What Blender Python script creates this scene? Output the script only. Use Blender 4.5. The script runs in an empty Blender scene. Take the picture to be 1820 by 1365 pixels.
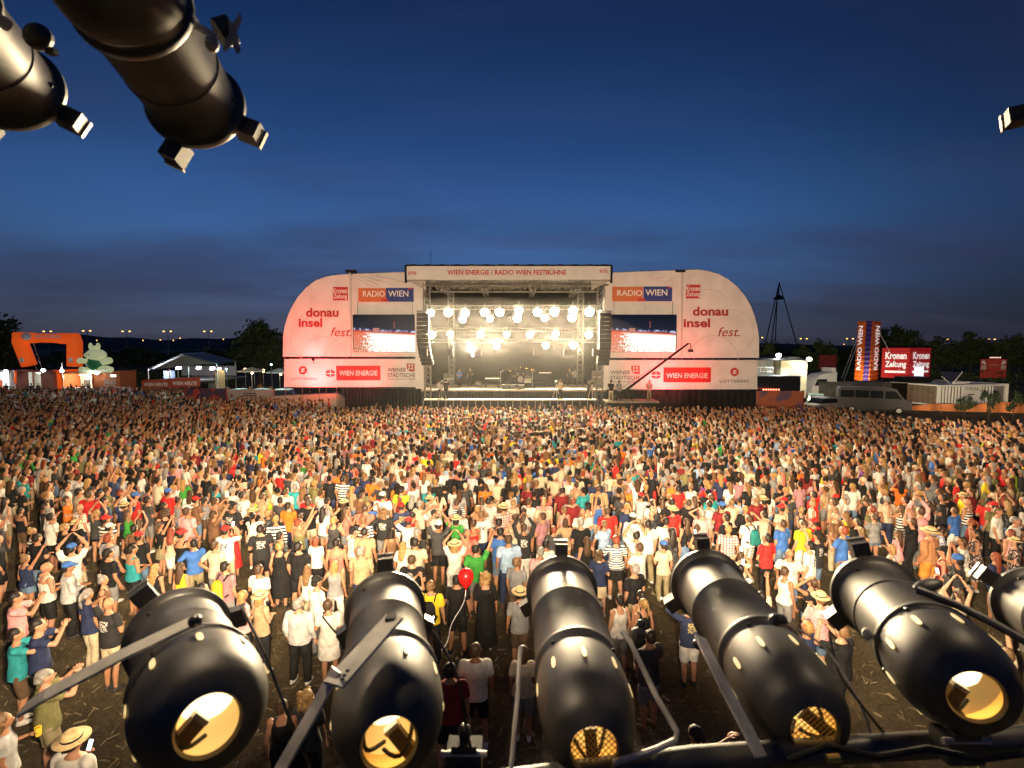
import bpy, math, random
import numpy as np
from mathutils import Vector, Matrix

random.seed(11)
rng = np.random.default_rng(5)
S = bpy.context.scene
COL = S.collection
R = math.radians

# ------------------------------------------------------------------ camera
F = 910.0                       # focal length in pixels of the 1820 x 1365 photograph
HZ = 618.0                      # horizon row
PITCH = math.atan((682.5 - HZ) / F)
CAMZ = 6.7
cam_d = bpy.data.cameras.new("camera")
cam_d.sensor_width = 36.0
cam_d.lens = F / 1820.0 * 36.0
cam_d.clip_start = 0.05
cam_d.clip_end = 9000
cam_d.dof.use_dof = True
cam_d.dof.focus_distance = 24.0
cam_d.dof.aperture_fstop = 5.0
cam = bpy.data.objects.new("camera", cam_d)
cam.location = (0, 0, CAMZ)
cam.rotation_euler = (math.pi / 2 - PITCH, 0, 0)
COL.objects.link(cam)
S.camera = cam

# ------------------------------------------------------------------ world, exposure
S.render.engine = 'CYCLES'
S.view_settings.view_transform = 'Standard'
S.view_settings.look = 'None'
S.view_settings.exposure = 0.0
S.view_settings.gamma = 1.0
S.view_settings.use_curve_mapping = False
S.cycles.use_denoising = True
S.cycles.max_bounces = 5
S.cycles.diffuse_bounces = 2
S.cycles.glossy_bounces = 3
S.cycles.transmission_bounces = 3
S.cycles.volume_bounces = 0
S.cycles.transparent_max_bounces = 8
S.cycles.sample_clamp_indirect = 4.0
S.cycles.use_light_tree = True

W = bpy.data.worlds.new("World")
S.world = W
W.use_nodes = True


def world_nodes():
    nt = W.node_tree
    nt.nodes.clear()
    N = nt.nodes.new
    L = nt.links.new
    out = N('ShaderNodeOutputWorld')
    bg = N('ShaderNodeBackground')
    L(bg.outputs[0], out.inputs[0])
    sky = N('ShaderNodeTexSky')
    sky.sky_type = 'NISHITA'
    sky.sun_disc = False
    sky.sun_elevation = R(-4.0)
    sky.sun_rotation = R(-14)
    sky.altitude = 160
    tc = N('ShaderNodeTexCoord')
    sep = N('ShaderNodeSeparateXYZ')
    L(tc.outputs['Generated'], sep.inputs[0])
    # elevation ramp of the blue hour
    ramp = N('ShaderNodeValToRGB')
    ramp.color_ramp.interpolation = 'B_SPLINE'
    el = ramp.color_ramp.elements
    stops = [(0.0, (.012, .014, .022)), (.500, (.045, .048, .070)), (.525, (.048, .060, .104)), (.555, (.044, .086, .190)),
             (.60, (.040, .118, .315)), (.66, (.0165, .056, .182)), (.72, (.009, .032, .114)), (.77, (.005, .020, .078)), (.85, (.003, .012, .052)), (1.0, (.002, .008, .036))]
    el[0].position, el[0].color = stops[0][0], (*stops[0][1], 1)
    el[1].position, el[1].color = stops[-1][0], (*stops[-1][1], 1)
    for p, c in stops[1:-1]:
        e = el.new(p)
        e.color = (*c, 1)
    m = N('ShaderNodeMath'); m.operation = 'MULTIPLY_ADD'
    m.inputs[1].default_value = .5; m.inputs[2].default_value = .5
    L(sep.outputs['Z'], m.inputs[0])
    L(m.outputs[0], ramp.inputs[0])
    # after-glow side: dot with the azimuth of the sunset
    dot = N('ShaderNodeVectorMath'); dot.operation = 'DOT_PRODUCT'
    dot.inputs[1].default_value = (-.16, .97, .16)
    L(tc.outputs['Generated'], dot.inputs[0])
    mr = N('ShaderNodeMapRange'); mr.interpolation_type = 'SMOOTHSTEP'
    mr.inputs['From Min'].default_value = .52; mr.inputs['From Max'].default_value = 1.0
    mr.inputs['To Min'].default_value = .34; mr.inputs['To Max'].default_value = 1.15
    L(dot.outputs['Value'], mr.inputs['Value'])
    mul = N('ShaderNodeVectorMath'); mul.operation = 'SCALE'
    L(ramp.outputs[0], mul.inputs[0]); L(mr.outputs[0], mul.inputs['Scale'])
    # clouds: streaky noise, flattened towards the horizon
    div = N('ShaderNodeMath'); div.operation = 'ADD'; div.inputs[1].default_value = .12
    ab = N('ShaderNodeMath'); ab.operation = 'ABSOLUTE'
    L(sep.outputs['Z'], ab.inputs[0]); L(ab.outputs[0], div.inputs[0])
    vd = N('ShaderNodeVectorMath'); vd.operation = 'DIVIDE'
    cmb = N('ShaderNodeCombineXYZ')
    for k in range(3):
        L(div.outputs[0], cmb.inputs[k])
    L(tc.outputs['Generated'], vd.inputs[0]); L(cmb.outputs[0], vd.inputs[1])
    mp = N('ShaderNodeMapping'); mp.inputs['Scale'].default_value = (.42, .75, .9)
    mp.inputs['Location'].default_value = (3.1, .9, 0)
    mp.inputs['Rotation'].default_value = (0, 0, .28)
    L(vd.outputs[0], mp.inputs[0])
    nz = N('ShaderNodeTexNoise'); nz.inputs['Scale'].default_value = 1.0
    nz.inputs['Detail'].default_value = 6; nz.inputs['Roughness'].default_value = .5
    L(mp.outputs[0], nz.inputs['Vector'])
    cr = N('ShaderNodeMapRange'); cr.interpolation_type = 'SMOOTHSTEP'
    cr.inputs['From Min'].default_value = .44; cr.inputs['From Max'].default_value = .68
    cr.inputs['To Max'].default_value = .60
    L(nz.outputs['Fac'], cr.inputs['Value'])
    ccol = N('ShaderNodeValToRGB')
    c = ccol.color_ramp.elements
    c[0].position, c[0].color = .50, (.024, .024, .040, 1)
    c[1].position, c[1].color = .95, (.012, .025, .075, 1)
    e = c.new(.62); e.color = (.034, .043, .105, 1)
    L(m.outputs[0], ccol.inputs[0])
    mix = N('ShaderNodeMix'); mix.data_type = 'RGBA'
    L(cr.outputs[0], mix.inputs['Factor']); L(mul.outputs[0], mix.inputs['A']); L(ccol.outputs[0], mix.inputs['B'])
    mp2 = N('ShaderNodeMapping'); mp2.inputs['Scale'].default_value = (.55, 1.5, 1.0)
    mp2.inputs['Rotation'].default_value = (0, 0, -.55); mp2.inputs['Location'].default_value = (.4, 2.2, 0)
    L(vd.outputs[0], mp2.inputs[0])
    nz2 = N('ShaderNodeTexNoise'); nz2.inputs['Scale'].default_value = .8; nz2.inputs['Detail'].default_value = 8; nz2.inputs['Roughness'].default_value = .55; nz2.inputs['Distortion'].default_value = .5
    L(mp2.outputs[0], nz2.inputs['Vector'])
    cr2 = N('ShaderNodeMapRange'); cr2.interpolation_type = 'SMOOTHSTEP'
    cr2.inputs['From Min'].default_value = .47; cr2.inputs['From Max'].default_value = .72; cr2.inputs['To Max'].default_value = .55
    L(nz2.outputs['Fac'], cr2.inputs['Value'])
    wc = N('ShaderNodeVectorMath'); wc.operation = 'MULTIPLY_ADD'
    wc.inputs[1].default_value = (1.2, 1.0, 1.0); wc.inputs[2].default_value = (.007, .008, .017)
    L(mix.outputs['Result'], wc.inputs[0])
    mix2 = N('ShaderNodeMix'); mix2.data_type = 'RGBA'
    L(cr2.outputs[0], mix2.inputs['Factor']); L(mix.outputs['Result'], mix2.inputs['A']); L(wc.outputs[0], mix2.inputs['B'])
    ns = N('ShaderNodeVectorMath'); ns.operation = 'SCALE'; ns.inputs['Scale'].default_value = .02
    L(sky.outputs[0], ns.inputs[0])
    add = N('ShaderNodeVectorMath'); add.operation = 'ADD'
    L(mix2.outputs['Result'], add.inputs[0]); L(ns.outputs[0], add.inputs[1])
    L(add.outputs[0], bg.inputs['Color'])
    bg.inputs['Strength'].default_value = 1.0


world_nodes()


# ------------------------------------------------------------------ projection helpers
def ray(px, py):
    u, v = (px - 910.0) / F, (682.5 - py) / F
    c, s = math.cos(PITCH), math.sin(PITCH)
    return Vector((u, c + v * s, -s + v * c))


def pt(px, py, Y):
    """world point seen at photo pixel (px, py) on the plane y = Y"""
    d = ray(px, py)
    k = Y / d.y
    return Vector((d.x * k, Y, CAMZ + d.z * k))


def on_ground(px, py, z=0.0):
    d = ray(px, py)
    k = (z - CAMZ) / d.z
    return Vector((d.x * k, d.y * k, z))


def at_depth(px, py, depth):
    return Vector((0, 0, CAMZ)) + ray(px, py) * depth


def project(p):
    c, s = math.cos(PITCH), math.sin(PITCH)
    dx, dy, dz = p[0], p[1], p[2] - CAMZ
    w = dy * c - dz * s
    v = dy * s + dz * c
    return 910 + F * dx / w, 682.5 - F * v / w


# ------------------------------------------------------------------ materials
MATS = {}


def mat(name, col, rough=.7, metal=0.0, vary=.12, scale=6.0, bump=0.0, bscale=40.0, emit=None, estr=0.0, spec=.4, trans=0.0):
    if name in MATS:
        return MATS[name]
    m = bpy.data.materials.new(name)
    m.use_nodes = True
    nt = m.node_tree
    b = nt.nodes['Principled BSDF']
    b.inputs['Roughness'].default_value = rough
    b.inputs['Metallic'].default_value = metal
    b.inputs['Specular IOR Level'].default_value = spec
    N, L = nt.nodes.new, nt.links.new
    tc = N('ShaderNodeTexCoord')
    if vary > 0:
        nz = N('ShaderNodeTexNoise')
        nz.inputs['Scale'].default_value = scale
        nz.inputs['Detail'].default_value = 4
        L(tc.outputs['Object'], nz.inputs['Vector'])
        rp = N('ShaderNodeMapRange')
        rp.inputs['To Min'].default_value = 1 - vary * 1.6
        rp.inputs['To Max'].default_value = 1 + vary
        rp.inputs['From Min'].default_value = .3
        rp.inputs['From Max'].default_value = .7
        L(nz.outputs['Fac'], rp.inputs['Value'])
        sc = N('ShaderNodeVectorMath'); sc.operation = 'SCALE'
        sc.inputs[0].default_value = col
        L(rp.outputs[0], sc.inputs['Scale'])
        L(sc.outputs[0], b.inputs['Base Color'])
    else:
        b.inputs['Base Color'].default_value = (*col, 1)
    if bump > 0:
        n2 = N('ShaderNodeTexNoise')
        n2.inputs['Scale'].default_value = bscale
        n2.inputs['Detail'].default_value = 5
        L(tc.outputs['Object'], n2.inputs['Vector'])
        bp = N('ShaderNodeBump')
        bp.inputs['Strength'].default_value = bump
        L(n2.outputs['Fac'], bp.inputs['Height'])
        L(bp.outputs[0], b.inputs['Normal'])
    if emit is not None:
        b.inputs['Emission Color'].default_value = (*emit, 1)
        b.inputs['Emission Strength'].default_value = estr
    if trans:
        b.inputs['Transmission Weight'].default_value = trans
    MATS[name] = m
    return m


def striped(name, c1, c2, freq, axis='Z', rough=.8, axis2=None):
    if name in MATS:
        return MATS[name]
    m = mat(name, c1, rough, vary=0)
    nt = m.node_tree
    N, L = nt.nodes.new, nt.links.new
    b = nt.nodes['Principled BSDF']
    tc = N('ShaderNodeTexCoord')
    sp = N('ShaderNodeSeparateXYZ')
    L(tc.outputs['Object'], sp.inputs[0])

    def band(ax):
        a = N('ShaderNodeMath'); a.operation = 'MULTIPLY'; a.inputs[1].default_value = freq
        L(sp.outputs[ax], a.inputs[0])
        fr = N('ShaderNodeMath'); fr.operation = 'FRACT'
        L(a.outputs[0], fr.inputs[0])
        g = N('ShaderNodeMath'); g.operation = 'GREATER_THAN'; g.inputs[1].default_value = .5
        L(fr.outputs[0], g.inputs[0])
        return g
    g = band(axis)
    fac = g.outputs[0]
    if axis2:
        g2 = band(axis2)
        av = N('ShaderNodeMath'); av.operation = 'MULTIPLY_ADD'; av.inputs[1].default_value = .5
        hf = N('ShaderNodeMath'); hf.operation = 'MULTIPLY'; hf.inputs[1].default_value = .5
        L(g2.outputs[0], hf.inputs[0])
        L(g.outputs[0], av.inputs[0]); L(hf.outputs[0], av.inputs[2])
        fac = av.outputs[0]
    mx = N('ShaderNodeMix'); mx.data_type = 'RGBA'
    mx.inputs['A'].default_value = (*c1, 1); mx.inputs['B'].default_value = (*c2, 1)
    L(fac, mx.inputs['Factor'])
    L(mx.outputs['Result'], b.inputs['Base Color'])
    return m


def speckled(name, c1, c2, scale=30, thr=.52, rough=.8):
    if name in MATS:
        return MATS[name]
    m = mat(name, c1, rough, vary=0)
    nt = m.node_tree
    N, L = nt.nodes.new, nt.links.new
    b = nt.nodes['Principled BSDF']
    tc = N('ShaderNodeTexCoord')
    nz = N('ShaderNodeTexNoise'); nz.inputs['Scale'].default_value = scale; nz.inputs['Detail'].default_value = 2
    L(tc.outputs['Object'], nz.inputs['Vector'])
    r = N('ShaderNodeMapRange'); r.inputs['From Min'].default_value = thr; r.inputs['From Max'].default_value = thr + .04
    L(nz.outputs['Fac'], r.inputs['Value'])
    mx = N('ShaderNodeMix'); mx.data_type = 'RGBA'
    mx.inputs['A'].default_value = (*c1, 1); mx.inputs['B'].default_value = (*c2, 1)
    L(r.outputs[0], mx.inputs['Factor'])
    L(mx.outputs['Result'], b.inputs['Base Color'])
    return m


# ------------------------------------------------------------------ object helpers
def tag(o, label=None, cat=None, group=None, kind=None):
    if label: o['label'] = label
    if cat: o['category'] = cat
    if group: o['group'] = group
    if kind: o['kind'] = kind
    return o


def origin(o):
    v = Vector((0, 0, 0))
    while o is not None:
        v = v + o.location
        o = o.parent
    return v


def thing(name, loc, label, cat, group=None):
    o = bpy.data.objects.new(name, None)
    o.empty_display_size = .1
    o.location = loc
    COL.objects.link(o)
    return tag(o, label, cat, group)


class MB:
    def __init__(s):
        s.v, s.f = [], []

    def add(s, vs, fs):
        o = len(s.v)
        s.v.extend([tuple(p) for p in vs])
        s.f.extend([tuple(i + o for i in f) for f in fs])
        return s

    def box(s, c, size, rot=None):
        hx, hy, hz = size[0] / 2, size[1] / 2, size[2] / 2
        vs = [Vector((x, y, z)) for z in (-hz, hz) for y in (-hy, hy) for x in (-hx, hx)]
        if rot is not None:
            vs = [rot @ v for v in vs]
        c = Vector(c)
        return s.add([v + c for v in vs], [(0, 2, 3, 1), (4, 5, 7, 6), (0, 1, 5, 4), (2, 6, 7, 3), (0, 4, 6, 2), (1, 3, 7, 5)])

    def box2(s, a, b):
        a, b = Vector(a), Vector(b)
        return s.box((a + b) / 2, [abs(b[i] - a[i]) for i in range(3)])

    def rings(s, rings, cap=True, closed=True):
        n = len(rings[0])
        vs = [p for r in rings for p in r]
        fs = []
        for i in range(len(rings) - 1):
            for j in range(n if closed else n - 1):
                a, b = i * n + j, i * n + (j + 1) % n
                fs.append((a, b, b + n, a + n))
        if cap:
            fs.append(tuple(range(n - 1, -1, -1)))
            k = (len(rings) - 1) * n
            fs.append(tuple(range(k, k + n)))
        return s.add(vs, fs)

    def tube(s, p0, p1, r0, r1=None, n=8, cap=True):
        r1 = r0 if r1 is None else r1
        p0, p1 = Vector(p0), Vector(p1)
        d = (p1 - p0).normalized()
        a = d.orthogonal().normalized(); b = d.cross(a)
        cs = [(math.cos(2 * math.pi * k / n), math.sin(2 * math.pi * k / n)) for k in range(n)]
        return s.rings([[p + (a * x + b * y) * r for x, y in cs] for p, r in ((p0, r0), (p1, r1))], cap)

    def path(s, pts, r, n=6, flat=None):
        """tube through points; flat=(w,h,upvector) makes a bar"""
        pts = [Vector(p) for p in pts]
        rings = []
        for i, p in enumerate(pts):
            d = (pts[min(i + 1, len(pts) - 1)] - pts[max(i - 1, 0)]).normalized()
            if flat:
                up = Vector(flat[2])
                a = d.cross(up).normalized(); b = a.cross(d).normalized()
                rings.append([p + a * x * flat[0] / 2 + b * y * flat[1] / 2 for x, y in ((-1, -1), (1, -1), (1, 1), (-1, 1))])
            else:
                a = d.orthogonal().normalized() if i == 0 else (pa - d * pa.dot(d)).normalized()
                pa = a
                b = d.cross(a)
                rr = r[i] if isinstance(r, (list, tuple)) else r
                rings.append([p + (a * math.cos(2 * math.pi * k / n) + b * math.sin(2 * math.pi * k / n)) * rr for k in range(n)])
        return s.rings(rings)

    def lathe(s, prof, o, axis, n=24, cap=(False, False), ref=None):
        o, ax = Vector(o), Vector(axis).normalized()
        a = (Vector(ref) - ax * Vector(ref).dot(ax)).normalized() if ref is not None else ax.orthogonal().normalized()
        b = ax.cross(a)
        rings = [[o + ax * t + (a * math.cos(2 * math.pi * k / n) + b * math.sin(2 * math.pi * k / n)) * r for k in range(n)] for t, r in prof]
        k0 = len(s.v)
        s.rings(rings, cap=False)
        if cap[0]: s.f.append(tuple(k0 + i for i in range(n - 1, -1, -1)))
        if cap[1]: s.f.append(tuple(k0 + (len(prof) - 1) * n + i for i in range(n)))
        return s

    def ell(s, c, r, nu=10, nv=7, M=None):
        c = Vector(c)
        rings = []
        for i in range(nv + 1):
            t = math.pi * (i + .02) / (nv + .04)
            ring = []
            for k in range(nu):
                q = Vector((r[0] * math.sin(t) * math.cos(2 * math.pi * k / nu), r[1] * math.sin(t) * math.sin(2 * math.pi * k / nu), -r[2] * math.cos(t)))
                ring.append(c + (M @ q if M is not None else q))
            rings.append(ring)
        return s.rings(rings)

    def loft(s, st, n=12):
        """stations (cx, cy, z, rx, ry) stacked along z"""
        return s.rings([[Vector((x + rx * math.cos(2 * math.pi * k / n), y + ry * math.sin(2 * math.pi * k / n), z)) for k in range(n)] for x, y, z, rx, ry in st])

    def prism(s, outline, off):
        """outline: coplanar points, extruded by off"""
        n = len(outline)
        off = Vector(off)
        vs = [Vector(p) for p in outline] + [Vector(p) + off for p in outline]
        fs = [tuple(range(n)), tuple(range(2 * n - 1, n - 1, -1))]
        fs += [(i, i + n, (i + 1) % n + n, (i + 1) % n) for i in range(n)]
        return s.add(vs, fs)

    def build(s, name, m, parent=None, smooth=False, loc=None, fix=True):
        base = origin(parent) if parent is not None else Vector((0, 0, 0))
        if loc is not None:
            base = Vector(loc)
        me = bpy.data.meshes.new(name)
        me.from_pydata([tuple(Vector(p) - base) for p in s.v], [], s.f)
        if fix:
            import bmesh
            bm = bmesh.new(); bm.from_mesh(me)
            bmesh.ops.recalc_face_normals(bm, faces=bm.faces)
            bm.to_mesh(me); bm.free()
        if smooth:
            me.polygons.foreach_set('use_smooth', [True] * len(me.polygons))
            try:
                me.set_sharp_from_angle(angle=R(40))
            except Exception:
                pass
        if m is not None:
            me.materials.append(m)
        o = bpy.data.objects.new(name, me)
        COL.objects.link(o)
        if parent is not None:
            o.parent = parent
        elif loc is not None:
            o.location = loc
        return o


def pxbox(x0, y0, x1, y1, Y, d=.1):
    """box whose front face covers the photo rectangle on plane y=Y, going back by d"""
    a, b = pt(x0, y1, Y), pt(x1, y0, Y)
    return MB().box2((a.x, Y, a.z), (b.x, Y + d, b.z))


_deps = None


def text_mesh(s, bold=0.0, shear=0.0):
    cu = bpy.data.curves.new('lettering', 'FONT')
    cu.body = s
    cu.offset = bold
    cu.shear = shear
    cu.extrude = 0
    cu.resolution_u = 3
    o = bpy.data.objects.new('tmp', cu)
    COL.objects.link(o)
    dg = bpy.context.evaluated_depsgraph_get()
    dg.update()
    me = bpy.data.meshes.new_from_object(o.evaluated_get(dg))
    bpy.data.objects.remove(o)
    return me


def lettering(s, m, parent, p_ul, p_ur, p_ll, bold=0.0, shear=0.0, name='lettering', lift=.03):
    """fit text into the parallelogram given by world corners"""
    me = text_mesh(s, bold, shear)
    n = len(me.vertices)
    co = np.empty(n * 3, 'f'); me.vertices.foreach_get('co', co)
    co = co.reshape(-1, 3)
    lo, hi = co[:, :2].min(0), co[:, :2].max(0)
    uv = (co[:, :2] - lo) / (hi - lo)
    p_ul, p_ur, p_ll = Vector(p_ul), Vector(p_ur), Vector(p_ll)
    ex, ey = p_ur - p_ul, p_ul - p_ll
    nrm = ex.cross(ey).normalized()
    base = origin(parent)
    st = np.array(p_ll + nrm * lift - base)
    new = st + uv[:, :1] * np.array(ex) + uv[:, 1:2] * np.array(ey)
    me.vertices.foreach_set('co', new.astype('f').ravel())
    me.update()
    me.materials.clear(); me.materials.append(m)
    me.name = name
    o = bpy.data.objects.new(name, me)
    COL.objects.link(o)
    o.parent = parent
    return o


def txt(s, box, Y, parent, m, bold=0.0, shear=0.0, lift=.03, name='lettering'):
    x0, y0, x1, y1 = box
    return lettering(s, m, parent, pt(x0, y0, Y), pt(x1, y0, Y), pt(x0, y1, Y), bold, shear, name, lift)


def print_lines(box, Y, parent, m, n=1, lift=.02):
    """rows of illegible small print: short strips of uneven length"""
    x0, y0, x1, y1 = box
    r_ = random.Random(int(x0 * 7 + y0))
    for i in range(n):
        ya = y0 + (y1 - y0) * i / n
        yb = ya + (y1 - y0) / n * .62
        x = x0
        while x < x1 - 2:
            w = min(r_.uniform(3, 8), x1 - x)
            pxbox(x, ya, x + w, yb, Y - lift, lift - .004).build('print_strip', m, parent)
            x += w + 1.1


def lamp_obj(name, kind, loc, col, power, parent=None, size=.1, aim=None, cone=60, blend=1.0):
    l = bpy.data.lights.new(name, kind)
    l.color = col
    l.energy = power
    if kind in ('POINT', 'SPOT'):
        l.shadow_soft_size = size
    if kind == 'SPOT':
        l.spot_size = R(cone); l.spot_blend = blend
    o = bpy.data.objects.new(name, l)
    COL.objects.link(o)
    base = origin(parent) if parent is not None else Vector((0, 0, 0))
    o.location = Vector(loc) - base
    if aim is not None:
        o.rotation_euler = (Vector(aim) - Vector(loc)).to_track_quat('-Z', 'Y').to_euler()
    if parent is not None:
        o.parent = parent
    return o


def copy_tree(o, parent=None):
    c = o.copy()
    COL.objects.link(c)
    c.parent = parent
    for ch in o.children:
        copy_tree(ch, c)
    return c

# ------------------------------------------------------------------ palette
WHITE_VINYL = mat('white_vinyl', (.74, .69, .67), .55, vary=.08, scale=.7, bump=.9, bscale=.9)
BLACK_CLOTH = mat('black_cloth', (.012, .012, .013), .95, vary=.3, scale=1.5, bump=.4, bscale=4)
BLACK_METAL = mat('black_metal', (.022, .021, .020), .42, .6, vary=.25, scale=9, bump=.04, bscale=60)
ALU = mat('aluminium', (.55, .55, .54), .38, .85, vary=.15)
GREY_METAL = mat('grey_metal', (.22, .22, .22), .5, .6, vary=.2)
RED_PRINT = mat('red_print', (.50, .035, .035), .6, vary=.05)
DARKRED_PRINT = mat('dark_red_print', (.36, .028, .030), .6, vary=.05)
ORANGE_PRINT = mat('orange_print', (.62, .17, .06), .6, vary=.06)
BLUE_PRINT = mat('blue_print', (.028, .05, .24), .6, vary=.06)
WHITE_PRINT = mat('white_print', (.82, .80, .78), .6, vary=.03)
DARK_PRINT = mat('dark_print', (.05, .045, .05), .7, vary=.05)
LINE_PRINT = mat('grey_line_print', (.50, .44, .43), .7, vary=.05)
WOOD = mat('stage_wood', (.26, .21, .16), .6, vary=.25, scale=3)
WHITE_PAINT = mat('white_paint', (.78, .78, .76), .45, vary=.08, bump=.05)
RUBBER = mat('black_rubber', (.02, .02, .02), .8, vary=.2)
GLASS_DARK = mat('dark_window_glass', (.02, .025, .03), .12, vary=0, spec=.6)


def emis(name, col, s):
    return mat(name, (.8, .8, .8), .5, vary=0, emit=col, estr=s)


WARM_GLOW = emis('hot_filament', (1, .80, .50), 42)
STREET_GLOW = emis('sodium_glow', (1, .50, .12), 3.2)
WHITE_GLOW = emis('white_glow', (.92, .97, 1), 30)
TRUSS = mat('truss_metal', (.20, .19, .18), .5, .5, vary=.2)
RED_GLOW = emis('red_glow', (1, .08, .06), 14)

# ------------------------------------------------------------------ ground, hills


def ground_material():
    m = bpy.data.materials.new('trampled_grass')
    m.use_nodes = True
    nt = m.node_tree
    N, L = nt.nodes.new, nt.links.new
    b = nt.nodes['Principled BSDF']
    b.inputs['Roughness'].default_value = .9
    tc = N('ShaderNodeTexCoord')
    n1 = N('ShaderNodeTexNoise'); n1.inputs['Scale'].default_value = .5; n1.inputs['Detail'].default_value = 8; n1.inputs['Roughness'].default_value = .68
    n2 = N('ShaderNodeTexNoise'); n2.inputs['Scale'].default_value = 14; n2.inputs['Detail'].default_value = 6; n2.inputs['Roughness'].default_value = .7
    n3 = N('ShaderNodeTexNoise'); n3.inputs['Scale'].default_value = 60; n3.inputs['Detail'].default_value = 3
    for n in (n1, n2, n3):
        L(tc.outputs['Object'], n.inputs['Vector'])
    r = N('ShaderNodeValToRGB')
    e = r.color_ramp.elements
    e[0].position, e[0].color = .36, (.040, .028, .014, 1)
    e[1].position, e[1].color = .66, (.27, .20, .11, 1)
    q = e.new(.50); q.color = (.115, .085, .036, 1)
    mx = N('ShaderNodeMath'); mx.operation = 'MULTIPLY_ADD'; mx.inputs[1].default_value = .55
    h = N('ShaderNodeMath'); h.operation = 'MULTIPLY'; h.inputs[1].default_value = .45
    L(n2.outputs['Fac'], h.inputs[0])
    L(n1.outputs['Fac'], mx.inputs[0]); L(h.outputs[0], mx.inputs[2])
    L(mx.outputs[0], r.inputs[0])
    L(r.outputs[0], b.inputs['Base Color'])
    bp = N('ShaderNodeBump'); bp.inputs['Strength'].default_value = 1.0; bp.inputs['Distance'].default_value = .12
    ad = N('ShaderNodeMath'); ad.operation = 'ADD'
    L(n2.outputs['Fac'], ad.inputs[0]); L(n3.outputs['Fac'], ad.inputs[1])
    L(ad.outputs[0], bp.inputs['Height'])
    L(bp.outputs[0], b.inputs['Normal'])
    return m


gm = MB()
gm.add([(-4000, -60, 0), (4000, -60, 0), (4000, 6000, 0), (-4000, 6000, 0)], [(0, 1, 2, 3)])
tag(gm.build('ground', ground_material()), 'brown trampled festival meadow under the crowd', 'ground', kind='structure')

# litter of straw, cups and paper on the meadow: countless
lm = MB()
for k in range(5200):
    y = random.uniform(5, 22); x = random.uniform(-1.05, 1.05) * y
    a = random.uniform(0, 3.14); l = random.uniform(.02, .10); w = random.uniform(.004, .012) if random.random() < .97 else .03
    c, s = math.cos(a) * l, math.sin(a) * l
    cx, sx = -math.sin(a) * w, math.cos(a) * w
    z = .004 + random.uniform(0, .012)
    lm.add([(x - c - cx, y - s - sx, z), (x + c - cx, y + s - sx, z + .01), (x + c + cx, y + s + sx, z + .012), (x - c + cx, y - s + sx, z)], [(0, 1, 2, 3)])
tag(lm.build('straw_litter', mat('straw', (.34, .27, .15), .9, vary=.5, scale=2), fix=False), 'loose straw and scraps scattered over the trampled meadow', 'litter', kind='stuff')

hm = MB()
top, bot, back = [], [], []
for k in range(121):
    px = -400 + k * 2620 / 120
    hgt = 11 + 9 * math.sin(px * .0045 + .8) + 4 * math.sin(px * .017) + 1.6 * math.sin(px * .06)
    if px > 900:
        hgt = 6 + 3 * math.sin(px * .011)
    p = pt(px, HZ - max(hgt, 3), 2600)
    top.append(p); bot.append(Vector((p.x, 2200, -5))); back.append(Vector((p.x, 3600, -5)))
hm.rings([bot, top, back], cap=False, closed=False)
tag(hm.build('hills', mat('hill_wood', (.035, .045, .03), .95, vary=.4, scale=.004), smooth=True), 'low dark hills on the horizon', 'hills', kind='structure')

# far light dots on the hills
for k, (px, py) in enumerate([(254, 605), (285, 604), (308, 605), (320, 601), (397, 603), (172, 605), (92, 634), (1500, 612)]):
    p = pt(px, py, 1500)
    o = MB().ell(p, (2.0, 1.0, 1.4), 8, 5).build('distant_window_light', STREET_GLOW, loc=p)
    tag(o, 'tiny warm light on the far dark hillside, ' + ['above the tent ridge, first', 'above the tent ridge, second', 'right of the tent ridge lamp', 'right of the tent ridge, higher', 'beside the dark rounded tree', 'left of the tent', 'seen through the arch opening', 'right of the tripod mast'][k], 'distant light', 'tiny lights on the far hills')


# ------------------------------------------------------------------ stage
YF, YW, YD, YB = 46.0, 48.0, 47.2, 55.0
stage = thing('concert_stage', (0, 47, 0), 'big open air concert stage with white title fascia, full of warm lamps', 'stage')


def truss(mb, p0, p1, w=.4, r=.03, rb=.016, step=None, n=5, up=(0, 0, 1)):
    p0, p1 = Vector(p0), Vector(p1)
    d = p1 - p0; Ln = d.length; d.normalize()
    up = Vector(up)
    if abs(d.dot(up)) > .9:
        up = Vector((0, 1, 0))
    a = d.cross(up).normalized(); b = a.cross(d).normalized()
    cs = [(-1, -1), (1, -1), (1, 1), (-1, 1)]
    ch = [[p + a * x * w / 2 + b * y * w / 2 for p in (p0, p1)] for x, y in cs]
    for c in ch:
        mb.tube(c[0], c[1], r, n=n)
    step = step or w
    m = max(1, int(Ln / step))
    for k in range(m):
        for i in range(4):
            j = (i + 1) % 4
            A, B = (i, j) if k % 2 == 0 else (j, i)
            mb.tube(ch[A][0] + d * Ln * k / m, ch[B][0] + d * Ln * (k + 1) / m, rb, n=4, cap=False)
    return mb


dl, dr = pt(748, 693, YD).x, pt(1078, 693, YD).x
dz = pt(910, 693, YD).z
MB().box2((dl, YD, dz - .14), (dr, YB, dz)).build('deck', WOOD, stage)
sk = MB()
for k in range(60):                       # pleated skirt
    x0 = dl + (dr - dl) * k / 60; x1 = dl + (dr - dl) * (k + 1) / 60
    sk.add([(x0, YD + .05, .02), ((x0 + x1) / 2, YD + .13, .02), (x1, YD + .05, .02), (x0, YD + .05, dz - .15), ((x0 + x1) / 2, YD + .11, dz - .15), (x1, YD + .05, dz - .15)], [(0, 1, 4, 3), (1, 2, 5, 4)])
sk.build('deck_skirt', mat('dark_blue_skirt', (.03, .035, .045), .9), stage, fix=False)
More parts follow.
